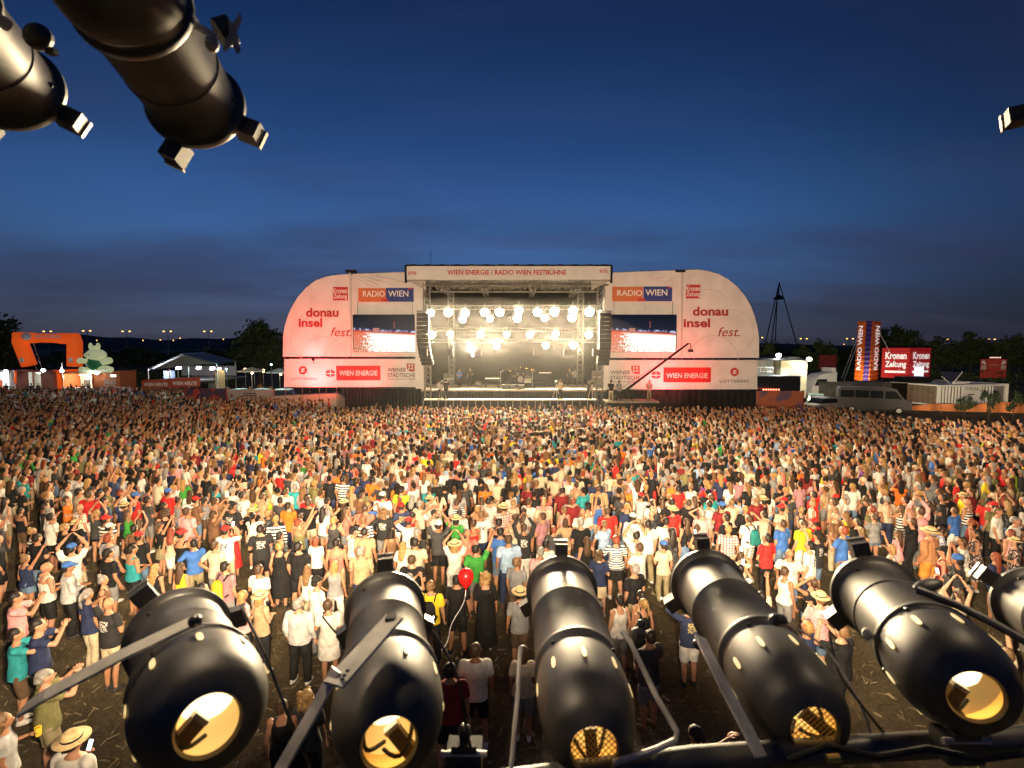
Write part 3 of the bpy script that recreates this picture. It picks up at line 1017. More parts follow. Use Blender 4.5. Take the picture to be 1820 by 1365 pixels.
# ------------------------------------------------------------------ people
ARMS = {
    'down': ((.245, -.02, 1.13), (.255, .07, .89)), 'fold': ((.25, .02, 1.15), (.05, .24, 1.16)), 'hip': ((.41, -.09, 1.17), (.20, .02, 1.00)),
    'up': ((.29, .07, 1.68), (.10, .11, 1.93)), 'high': ((.28, .10, 1.66), (.35, .20, 1.90)), 'phone': ((.25, .24, 1.36), (.075, .34, 1.57)),
    'head': ((.41, .06, 1.58), (.12, -.03, 1.76)), 'clap': ((.27, .10, 1.18), (.04, .29, 1.37)), 'bent': ((.26, .0, 1.15), (.20, .25, 1.20)), 'back': ((.28, -.13, 1.15), (.06, -.17, .98)),
}
POSES = [('down', 'down', 'arms hanging'), ('fold', 'fold', 'arms folded'), ('up', 'up', 'both arms overhead'), ('down', 'high', 'one arm up'),
         ('phone', 'phone', 'hands at the face'), ('hip', 'down', 'hand on hip'), ('clap', 'clap', 'clapping hands'), ('head', 'fold', 'hand on head'),
         ('bent', 'down', 'forearm bent'), ('back', 'back', 'hands behind back')]
POSE_W = [20, 18, 7, 8, 7, 8, 9, 4, 14, 5]


def skeleton(sex, pose):
    f = sex == 'f'
    J = {}
    sh = .165 if f else .19
    hp = .095 if f else .09
    rs = random.Random(pose * 7 + (3 if f else 0))
    st = rs.uniform(.09, .15)
    for s in (-1, 1):
        kb = rs.choice([0, 0, .05])
        J['sh', s] = Vector((s * sh, 0, 1.425))
        J['hip', s] = Vector((s * hp, 0, .93))
        J['knee', s] = Vector((s * (hp + st) / 2 * 1.05, .02 + kb, .49))
        J['ank', s] = Vector((s * st, -.02 + kb * .4, .09))
        a = POSES[pose][0 if s < 0 else 1]
        e, w = ARMS[a]
        k = .94 if f else 1.0
        J['el', s] = Vector((s * e[0] * k, e[1], e[2]))
        J['wr', s] = Vector((s * w[0] * k, w[1], w[2]))
    return J


TORSO = {'m': [(.84, .14, .10), (.92, .165, .118), (1.0, .163, .118), (1.1, .152, .108), (1.22, .165, .112), (1.33, .182, .118), (1.41, .172, .095), (1.465, .095, .07), (1.50, .06, .06)],
         'f': [(.84, .15, .105), (.92, .178, .125), (1.0, .165, .118), (1.1, .132, .10), (1.22, .145, .108), (1.31, .158, .122), (1.40, .150, .09), (1.455, .08, .065), (1.50, .05, .054)]}


def hand_mesh(mb, w, d, s):
    d = d.normalized()
    side = d.cross(Vector((0, .3, 1))).normalized() if abs(d.z) < .9 else Vector((0, 1, 0))
    nrm = side.cross(d)
    M = Matrix((side, d, nrm)).transposed()
    mb.ell(w + d * .045, (.038, .052, .016), 8, 5, M)
    for i, (o, l) in enumerate(((-.030, .062), (-.010, .074), (.010, .070), (.029, .055))):
        a = w + d * .082 + side * o
        b = a + d * l * .55 - nrm * .008 + side * o * .25
        c = b + d * l * .40 - nrm * .022
        mb.path([a, b, c], [.0095, .0088, .007], 5)
    t0 = w + d * .03 - side * .034 * s
    mb.path([t0, t0 + d * .03 - side * .022 * s - nrm * .006, t0 + d * .058 - side * .026 * s - nrm * .016], [.012, .011, .008], 5)


def body_prims(sex, pose):
    J = skeleton(sex, pose)
    mb = MB(); hd = MB()
    mb.loft([(0, 0, z, a, b) for z, a, b in TORSO[sex]], 14)
    mb.tube((0, -.005, 1.44), (0, .012, 1.57), .056 if sex == 'm' else .048, .052 if sex == 'm' else .045, 10)
    mb.ell((0, .012, 1.655), (.077, .096, .112), 14, 9)
    mb.ell((0, .042, 1.595), (.055, .066, .058), 10, 6)
    mb.ell((0, .112, 1.635), (.017, .024, .026), 6, 4)
    for s in (-1, 1):
        mb.ell((s * .082, 0, 1.64), (.013, .026, .034), 6, 5)
        mb.ell(J['sh', s], (.062, .058, .06), 8, 6)
        k = .9 if sex == 'f' else 1.0
        e, w = J['el', s], J['wr', s]
        mb.tube(J['sh', s], e, .052 * k, .040 * k, 9); mb.ell(e, (.042 * k,) * 3, 8, 5)
        m = e.lerp(w, .35)
        mb.tube(e, m, .040 * k, .041 * k, 9); mb.tube(m, w, .041 * k, .027 * k, 9)
        hand_mesh(hd, w - (w - e).normalized() * .012, w - e, s)
        h, kn, an = J['hip', s], J['knee', s], J['ank', s]
        mb.tube(h, kn, .092, .058, 10); mb.ell(kn, (.058, .06, .06), 8, 5)
        c = kn.lerp(an, .35) + Vector((0, -.012, 0))
        mb.tube(kn, c, .054, .058, 10); mb.tube(c, an, .058, .036, 10)
        mb.tube(an, an + Vector((0, 0, -.05)), .036, .038, 8)
    return mb, hd, J


def top_prims(sex, pose, kind):
    J = skeleton(sex, pose)
    mb = MB()
    inf = .016 if kind in ('tee', 'shirt') else .010
    z1 = 1.475 if kind in ('tee', 'shirt') else 1.40
    st = []
    for z, a, b in TORSO[sex]:
        if z > z1 or z < .88: continue
        if kind in ('tee', 'shirt'):
            a = max(a, .158 if sex == 'm' else .135)
            b = max(b, .112) if z < 1.35 else b
            if z > 1.43: a, b = .10, .078
        st.append((0, 0, z, a + inf, b + inf))
    hem = .86 if kind != 'tank' else .90
    a, b = st[0][3], st[0][4]
    st = [(0, 0, hem, a + .022, b + .020), (0, 0, hem + .03, a + .018, b + .016)] + [(x, y, z, rx + (.012 if z < 1.06 else .004 if z < 1.15 else 0), ry + (.012 if z < 1.06 else .004 if z < 1.15 else 0)) for x, y, z, rx, ry in st[1:]]
    mb.loft(st, 16)
    if kind == 'tank' or kind == 'dress':
        for s in (-1, 1):
            mb.path([(s * .10, .09, 1.38), (s * .098, .05, 1.455), (s * .098, -.02, 1.47), (s * .095, -.085, 1.38)], .022, 6)
    else:
        for s in (-1, 1):
            q = J['sh', s].lerp(J['el', s], .68 if kind == 'tee' else 1.0)
            mb.ell(J['sh', s] + Vector((-s * .01, 0, .0)), (.076, .074, .068), 9, 6)
            mb.tube(J['sh', s], q, .068, .068 if kind == 'tee' else .06, 10)
            if kind == 'shirt':
                mb.ell(J['el', s], (.06,) * 3, 8, 5)
                mb.tube(J['el', s], J['el', s].lerp(J['wr', s], .85), .058, .042, 10)
    if kind == 'dress':
        mb.loft([(0, 0, .34, .27, .22), (0, 0, .60, .23, .185), (0, 0, .85, .20, .15), (0, 0, .97, .185, .138), (0, 0, 1.08, .150, .118)], 16)
    if kind == 'gown':
        mb.loft([(0, 0, .10, .27, .23), (0, 0, .50, .23, .19), (0, 0, .85, .20, .15), (0, 0, .97, .185, .138), (0, 0, 1.08, .150, .118)], 16)
    return mb


def bottom_prims(sex, pose, kind):
    J = skeleton(sex, pose)
    mb = MB()
    T = TORSO[sex]
    mb.loft([(0, 0, .82, .145, .112)] + [(0, 0, z, a + .011, b + .011) for z, a, b in T[1:3]] + [(0, 0, 1.03, T[2][1] + .004, T[2][2] + .004)], 14)
    if kind == 'skirt':
        mb.loft([(0, 0, .56, .215, .175), (0, 0, .75, .20, .16), (0, 0, .93, T[1][1] + .014, T[1][2] + .014)], 16)
        return mb
    for s in (-1, 1):
        h, kn, an = J['hip', s], J['knee', s], J['ank', s]
        if kind == 'hot_pants':
            mb.tube(h, h.lerp(kn, .42), .108, .104, 11)
        elif kind == 'shorts':
            mb.tube(h, h.lerp(kn, .98), .106, .086, 11)
        else:
            mb.tube(h, kn, .104, .078, 11); mb.ell(kn, (.077,) * 3, 8, 5)
            mb.tube(kn, an + Vector((0, 0, -.03)), .077, .068, 11)
    return mb


def hair_prims(kind, seed=0):
    r = random.Random(seed)
    mb = MB()
    mb.ell((0, -.014, 1.682), (.088, .102, .100), 14, 9)
    if kind == 'short':
        mb.ell((0, -.045, 1.64), (.082, .072, .082), 10, 7)
    if kind == 'long':
        mb.ell((0, -.05, 1.62), (.094, .078, .11), 10, 7)
        mb.loft([(0, -.115, 1.26, .06, .022), (0, -.112, 1.36, .10, .035), (0, -.085, 1.48, .105, .048), (0, -.055, 1.60, .096, .066), (0, -.03, 1.68, .085, .07)], 12)
    if kind == 'bob':
        mb.loft([(0, -.05, 1.50, .088, .066), (0, -.045, 1.54, .100, .078), (0, -.035, 1.62, .102, .085), (0, -.02, 1.70, .09, .09)], 12)
    if kind == 'curly':
        for k in range(46):
            a = r.uniform(0, 6.28); z = r.uniform(1.50, 1.76)
            rad = .10 if z > 1.6 else .115
            y = math.sin(a) * rad - .035
            if y > .05 and z < 1.70: y = .03
            mb.ell((math.cos(a) * rad, y, z), (.036, .036, .036), 6, 4)
    if kind == 'tied':
        mb.ell((0, -.045, 1.65), (.082, .074, .08), 10, 7)
        mb.ell((0, -.125, 1.69), (.034, .034, .034), 7, 5)
        mb.path([(0, -.13, 1.69), (0, -.165, 1.62), (.005, -.155, 1.50), (0, -.135, 1.40)], [.03, .034, .03, .012], 8)
    if kind == 'bun':
        mb.ell((0, -.045, 1.65), (.082, .074, .08), 10, 7)
        mb.ell((0, -.075, 1.775), (.046, .046, .042), 9, 6)
    return mb


def cap_prims():
    mb = MB()
    mb.lathe([(0, .099), (.05, .098), (.085, .082), (.108, .045), (.112, .002)], (0, -.005, 1.685), (0, .02, 1), 18, cap=(True, True))
    brim = [Vector((.085 * math.cos(a), .06 + .115 * max(0, math.sin(a)), 1.69 - .012 * abs(math.cos(a)))) for a in [math.pi * k / 10 for k in range(11)]]
    mb.prism(brim, (0, .0, .008))
    mb.ell((0, -.005, 1.80), (.008, .008, .006), 6, 4)
    return mb


def hat_prims(w=.175):
    mb = MB()
    mb.lathe([(-.002, .097), (.0, w), (.006, w + .002), (.010, w), (.014, .10), (.075, .090), (.098, .070), (.102, .03), (.096, .002)], (0, -.005, 1.70), (0, -.08, 1), 24)
    return mb


def hat_band():
    mb = MB()
    mb.lathe([(.013, .102), (.038, .098)], (0, -.005, 1.70), (0, -.08, 1), 24)
    return mb


def shoe_prims(J, s):
    a = J['ank', s]
    mb = MB()
    mb.loft([(a.x, a.y + .055, .0, .043, .128), (a.x, a.y + .055, .02, .046, .132), (a.x, a.y + .045, .05, .042, .115), (a.x, a.y + .005, .085, .036, .056)], 10)
    return mb


TMP = []


def remesh_job(key, mb, voxel, smooth, extra=None, decim=None, noise=0.0, seed=0):
    me = bpy.data.meshes.new('tmp')
    me.from_pydata(mb.v, [], mb.f)
    import bmesh
    bm = bmesh.new(); bm.from_mesh(me); bmesh.ops.recalc_face_normals(bm, faces=bm.faces); bm.to_mesh(me); bm.free()
    o = bpy.data.objects.new('tmp', me)
    COL.objects.link(o)
    m = o.modifiers.new('r', 'REMESH'); m.mode = 'VOXEL'; m.voxel_size = voxel; m.use_smooth_shade = True
    if smooth:
        q = o.modifiers.new('s', 'SMOOTH'); q.factor = .5; q.iterations = smooth
    if decim:
        q = o.modifiers.new('d', 'DECIMATE'); q.ratio = decim
    TMP.append((key, o, extra, noise, seed))


MESH = {}


def run_jobs():
    dg = bpy.context.evaluated_depsgraph_get(); dg.update()
    for key, o, extra, noise, seed in TMP:
        me = bpy.data.meshes.new_from_object(o.evaluated_get(dg))
        n = len(me.vertices)
        co = np.empty(n * 3, 'f'); me.vertices.foreach_get('co', co); co = co.reshape(-1, 3)
        if noise:
            rr = np.random.default_rng(seed)
            # cloth folds: low frequency ripple, stronger low down
            for _ in range(7):
                d = rr.normal(size=3) * np.array([26, 26, 15]); ph = rr.uniform(0, 6.28)
                amp = noise * rr.uniform(.5, 1)
                co += (np.sin(co @ d + ph) * amp)[:, None] * rr.normal(size=3) * np.array([1, 1, .3])
            me.vertices.foreach_set('co', co.astype('f').ravel())
        if extra is not None:
            fs = [list(p.vertices) for p in me.polygons] + [tuple(i + n for i in f) for f in extra.f]
            vs = [tuple(c) for c in co] + extra.v
            me = bpy.data.meshes.new('body'); me.from_pydata(vs, [], fs)
        me.polygons.foreach_set('use_smooth', [True] * len(me.polygons))
        me.materials.clear(); me.materials.append(None)
        me.name = '_'.join(str(k) for k in key)
        me.update()
        MESH[key] = me
        bpy.data.objects.remove(o)
    TMP.clear()


SKEL = {}
for sex in 'mf':
    for p in range(len(POSES)):
        b, h, J = body_prims(sex, p)
        SKEL[sex, p] = J
        remesh_job(('body', sex, p), b, .015, 4, extra=h, decim=.55)
        for k in ('tee', 'tank', 'shirt') + (('dress',) if sex == 'f' else ()):
            if k == 'shirt' and sex == 'f': continue
            remesh_job(('top', k, sex, p), top_prims(sex, p, k), .016, 3, noise=.0032, seed=p, decim=.6)
        for k in ('shorts', 'trousers', 'skirt', 'hot_pants'):
            if sex == 'm' and k in ('skirt', 'hot_pants'): continue
            remesh_job(('bottom', k, sex, p), bottom_prims(sex, p, k), .018, 3, noise=.0028, seed=p + 50, decim=.6)
        for s in (-1, 1):
            mb = shoe_prims(J, s)
            me = bpy.data.meshes.new('shoe'); me.from_pydata(mb.v, [], mb.f); me.polygons.foreach_set('use_smooth', [True] * len(mb.f)); me.materials.append(None)
            MESH['shoe', sex, p, s] = me
remesh_job(('top', 'gown', 'f', 0), top_prims('f', 0, 'gown'), .016, 3, noise=.004, seed=3, decim=.6)
for k in ('short', 'long', 'bob', 'curly', 'tied', 'bun'):
    remesh_job(('hair', k), hair_prims(k), .010, 1, noise=.0048, seed=len(k), decim=.6)
run_jobs()
for key, mb in (('cap', cap_prims()), ('hat', hat_prims()), ('band', hat_band())):
    me = bpy.data.meshes.new(key); me.from_pydata(mb.v, [], mb.f); me.polygons.foreach_set('use_smooth', [True] * len(mb.f)); me.materials.append(None)
    MESH[key] = me
mb = MB()
for s in (-1, 1):
    mb.ell((s * .032, .098, 1.655), (.012, .006, .007), 6, 4)
    mb.box((s * .032, .104, 1.675), (.032, .008, .006))
mb.box((0, .108, 1.588), (.036, .008, .007))
me = bpy.data.meshes.new('face'); me.from_pydata(mb.v, [], mb.f); me.materials.append(None)
MESH['face'] = me

TOPC = {'white': (.66, .63, .58), 'cream': (.52, .44, .32), 'black': (.016, .016, .017), 'charcoal': (.055, .055, .058), 'grey': (.24, .24, .25), 'light grey': (.48, .48, .48),
        'navy': (.025, .035, .085), 'blue': (.05, .14, .42), 'light blue': (.30, .42, .60), 'teal': (.03, .27, .30), 'red': (.55, .03, .028), 'maroon': (.19, .022, .025), 'orange': (.68, .17, .025),
        'yellow': (.78, .58, .03), 'lime': (.35, .58, .04), 'green': (.05, .28, .05), 'pink': (.70, .32, .33), 'coral': (.72, .18, .14), 'brown': (.17, .09, .05), 'tan': (.42, .29, .17),
        'mauve': (.34, .17, .19), 'purple': (.16, .05, .20), 'olive': (.17, .16, .07)}
TOPW = {'white': 20, 'cream': 9, 'black': 25, 'charcoal': 8, 'grey': 8, 'light grey': 5, 'navy': 6, 'blue': 3, 'light blue': 2, 'teal': 2, 'red': 4, 'maroon': 3, 'orange': 1.5, 'yellow': 2, 'lime': .7,
        'green': 1, 'pink': 4, 'coral': 2, 'brown': 4, 'tan': 5, 'mauve': 3, 'purple': 1, 'olive': 3}
BOTC = {'black': (.018, .018, .019), 'dark blue': (.03, .04, .09), 'denim': (.12, .19, .30), 'beige': (.46, .38, .26), 'khaki': (.26, .22, .13), 'white': (.76, .73, .68), 'grey': (.18, .18, .18), 'brown': (.11, .07, .045), 'orange': (.66, .25, .05), 'red': (.42, .03, .03), 'green': (.20, .36, .10)}
BOTW = {'black': 22, 'dark blue': 16, 'denim': 18, 'beige': 14, 'khaki': 12, 'white': 6, 'grey': 12, 'brown': 6, 'orange': .5, 'red': .8}
HAIRC = {'dark': (.014, .010, .008), 'brown': (.060, .032, .016), 'blond': (.30, .18, .065), 'grey': (.22, .205, .19), 'red': (.20, .045, .02), 'light brown': (.16, .09, .04)}
SKINC = [(.42, .21, .125), (.37, .18, .10), (.31, .145, .08), (.45, .24, .15)]


def cloth(name, c):
    return mat('cloth_' + name.replace(' ', '_'), c, .85, vary=.2, scale=7, bump=.55, bscale=13, spec=.15)


def printed(c):
    base, ink = {'black': (TOPC['black'], (.55, .52, .48)), 'white': (TOPC['white'], (.04, .04, .06)), 'grey': (TOPC['grey'], (.6, .58, .55)), 'navy': (TOPC['navy'], (.6, .5, .2)), 'red': (TOPC['red'], (.7, .68, .6))}[c]
    if 'printed_' + c in MATS: return MATS['printed_' + c]
    m = mat('printed_' + c, base, .85, vary=0, bump=.5, bscale=13)
    nt = m.node_tree; N, L = nt.nodes.new, nt.links.new
    tc = N('ShaderNodeTexCoord'); sp = N('ShaderNodeSeparateXYZ'); L(tc.outputs['Object'], sp.inputs[0])
    def box(ax, c0, h):
        a = N('ShaderNodeMath'); a.operation = 'SUBTRACT'; a.inputs[1].default_value = c0; L(sp.outputs[ax], a.inputs[0])
        b = N('ShaderNodeMath'); b.operation = 'ABSOLUTE'; L(a.outputs[0], b.inputs[0])
        g = N('ShaderNodeMath'); g.operation = 'LESS_THAN'; g.inputs[1].default_value = h; L(b.outputs[0], g.inputs[0]); return g
    bx, bz = box('X', 0, .095), box('Z', 1.27, .10)
    nz = N('ShaderNodeTexNoise'); nz.inputs['Scale'].default_value = 32; nz.inputs['Detail'].default_value = 3; L(tc.outputs['Object'], nz.inputs['Vector'])
    g = N('ShaderNodeMath'); g.operation = 'GREATER_THAN'; g.inputs[1].default_value = .5; L(nz.outputs['Fac'], g.inputs[0])
    p = N('ShaderNodeMath'); p.operation = 'MULTIPLY'; L(bx.outputs[0], p.inputs[0]); L(bz.outputs[0], p.inputs[1])
    q = N('ShaderNodeMath'); q.operation = 'MULTIPLY'; L(p.outputs[0], q.inputs[0]); L(g.outputs[0], q.inputs[1])
    mx = N('ShaderNodeMix'); mx.data_type = 'RGBA'; mx.inputs['A'].default_value = (*base, 1); mx.inputs['B'].default_value = (*ink, 1)
    L(q.outputs[0], mx.inputs['Factor']); L(mx.outputs['Result'], nt.nodes['Principled BSDF'].inputs['Base Color'])
    return m


def top_mat(c):
    if c == 'black-white striped': return striped('stripe_bw', (.02, .02, .02), (.72, .70, .66), 11)
    if c == 'navy-white striped': return striped('stripe_nw', (.03, .04, .09), (.7, .68, .64), 16)
    if c == 'tan striped': return striped('stripe_tan', (.50, .34, .18), (.30, .19, .10), 22, 'X')
    if c == 'orange striped': return striped('stripe_orange', (.50, .22, .09), (.30, .14, .07), 18, 'X', axis2='Z')
    if c.endswith(' printed'): return printed(c.replace(' printed', ''))
    if c == 'red chequered': return striped('check_red', (.40, .04, .04), (.6, .55, .5), 14, 'X', axis2='Z')
    if c == 'blue chequered': return striped('check_blue', (.10, .14, .30), (.6, .6, .6), 14, 'X', axis2='Z')
    if c == 'white chequered': return striped('check_white', (.70, .66, .60), (.16, .14, .10), 12, 'X', axis2='Z')
    if c == 'flowered': return speckled('flowered', (.03, .03, .035), (.62, .42, .36), 26, .55)
    if c == 'dotted black': return speckled('dotted', (.02, .02, .022), (.5, .5, .5), 60, .63)
    if c == 'flowered cream': return speckled('flowered_cream', (.70, .63, .52), (.30, .15, .12), 22, .57)
    return cloth(c, TOPC.get(c) or BOTC[c])


def bot_mat(c):
    if c == 'white chequered': return top_mat(c)
    return cloth('b_' + c, BOTC[c])


SKIN = [mat('skin_%s' % 'abcd'[i], c, .55, vary=.08, scale=9, spec=.35) for i, c in enumerate(SKINC)]
HAIR = {k: mat('hair_' + k.replace(' ', '_'), c, .55, vary=.35, scale=25, bump=.5, bscale=70) for k, c in HAIRC.items()}
SHOE = [mat('shoe_dark', (.03, .03, .03), .7), mat('shoe_white', (.62, .60, .57), .7), mat('shoe_brown', (.14, .08, .04), .7)]
STRAW = mat('straw_hat', (.60, .44, .22), .85, vary=.2, scale=40, bump=.5, bscale=120)
HATBAND = mat('hat_band', (.03, .025, .02), .8)
FACE = mat('face_features', (.06, .025, .02), .6)
CAPM = {'black': cloth('black', TOPC['black']), 'red': cloth('red', TOPC['red']), 'white': cloth('white', TOPC['white']), 'blue': cloth('blue', TOPC['blue'])}

PEOPLE = []


def childof(parent, name, me, m, label=None):
    o = bpy.data.objects.new(name, me)
    COL.objects.link(o)
    o.parent = parent
    o.material_slots[0].link = 'OBJECT'
    o.material_slots[0].material = m
    if label: o['label'] = label
    return o


GNAME = {'tee': 't-shirt', 'tank': 'tank top', 'shirt': 'shirt', 'dress': 'dress', 'gown': 'long dress'}
BNAME = {'shorts': 'shorts', 'trousers': 'trousers', 'skirt': 'skirt', 'hot_pants': 'hotpants'}


def art(s):
    return ('an ' if s[0] in 'aeiou' else 'a ') + s


def hair_phrase(h):
    kind, c = h
    return {'short': f'short {c} hair', 'long': f'long {c} hair', 'bob': f'chin-length {c} hair', 'curly': f'curly {c} hair', 'tied': f'{c} ponytail', 'bun': f'{c} hair bun',
            'bald': 'bald head', 'cap': f'{c} cap', 'hat': 'straw hat'}[kind]


def describe(d):
    a = f"person with {hair_phrase(d['hair'])}, {d['topc']} {GNAME[d['top']]}"
    if d['top'] not in ('dress', 'gown'):
        a += f", {d['botc']} {BNAME[d['bot']]}"
    return a + ', ' + (d.get('say') or POSES[d['pose']][2])


def make_person(d, group='people in the crowd'):
    sex, p = d['sex'], d['pose']
    b = bpy.data.objects.new('person', MESH['body', sex, p])
    COL.objects.link(b)
    b.material_slots[0].link = 'OBJECT'
    b.material_slots[0].material = SKIN[d['skin']]
    b.location = d['pos']
    b.rotation_euler = (0, 0, d['rz'])
    s = d['h'] / 1.77
    b.scale = (s * d['wide'], s * d['wide'], s)
    tag(b, d['label'], 'person', group)
    childof(b, {'tee': 't_shirt', 'tank': 'tank_top', 'shirt': 'shirt', 'dress': 'dress', 'gown': 'dress'}[d['top']], MESH['top', d['top'], sex, p], top_mat(d['topc']))
    if d['top'] not in ('dress', 'gown'):
        childof(b, {'shorts': 'shorts', 'trousers': 'trousers', 'skirt': 'skirt', 'hot_pants': 'shorts'}[d['bot']], MESH['bottom', d['bot'], sex, p], bot_mat(d['botc']))
    k, c = d['hair']
    if k == 'cap':
        childof(b, 'hair', MESH['hair', 'short'], HAIR['dark'])
        childof(b, 'cap', MESH['cap'], CAPM[c])
    elif k == 'hat':
        childof(b, 'hair', MESH['hair', 'short' if sex == 'm' else 'bob'], HAIR[c])
        h = childof(b, 'straw_hat', MESH['hat'], STRAW)
        childof(h, 'hat_band', MESH['band'], HATBAND)
    elif k != 'bald':
        childof(b, 'hair', MESH['hair', k], HAIR[c])
    for sgn in (-1, 1):
        childof(b, 'shoe', MESH['shoe', sex, p, sgn], SHOE[d['shoe']])
    if d.get('face'):
        childof(b, 'face_features', MESH['face'], FACE)
    PEOPLE.append((b, d))
    return b


def heading(pos, off=0.0):
    dx, dy = 0 - pos[0], 50 - pos[1]
    return math.atan2(-dx, dy) + R(off)


def wpick(dct):
    ks = list(dct); return random.choices(ks, [dct[k] for k in ks])[0]


def rand_look():
    sex = random.choice('mmf')
    d = {'sex': sex, 'pose': random.choices(range(len(POSES)), POSE_W)[0], 'skin': random.choice([0, 0, 1, 1, 2, 3]), 'shoe': random.choice([0, 0, 1, 2]),
         'wide': random.uniform(.92, 1.12) if sex == 'm' else random.uniform(.90, 1.08), 'h': random.gauss(1.79, .06) if sex == 'm' else random.gauss(1.68, .055)}
    d['topc'] = wpick(TOPW)
    if sex == 'm' and d['topc'] in ('black', 'white', 'grey', 'navy', 'red') and random.random() < .35:
        d['topc'] += ' printed'
    if random.random() < .09:
        d['topc'] = random.choice(['black-white striped', 'navy-white striped', 'tan striped', 'red chequered', 'blue chequered', 'flowered', 'dotted black', 'flowered cream'])
    if sex == 'm':
        d['top'] = random.choices(['tee', 'tank', 'shirt'], [80, 10, 10])[0]
        d['bot'] = random.choices(['shorts', 'trousers'], [65, 35])[0]
        hk = random.choices(['short', 'bald', 'cap', 'hat', 'tied'], [78, 6, 9, 4, 1])[0]
    else:
        d['top'] = random.choices(['tee', 'tank', 'dress'], [42, 42, 16])[0]
        d['bot'] = random.choices(['shorts', 'trousers', 'skirt', 'hot_pants'], [20, 28, 22, 30])[0]
        hk = random.choices(['long', 'bob', 'curly', 'tied', 'bun', 'cap', 'hat', 'short'], [34, 16, 8, 18, 12, 3, 4, 8])[0]
    d['botc'] = wpick(BOTW)
    hc = random.choices(list(HAIRC), [34, 28, 17 if sex == 'f' else 8, 9, 4, 16])[0]
    if hk == 'cap': hc = random.choice(list(CAPM))
    d['hair'] = (hk, hc)
    return d


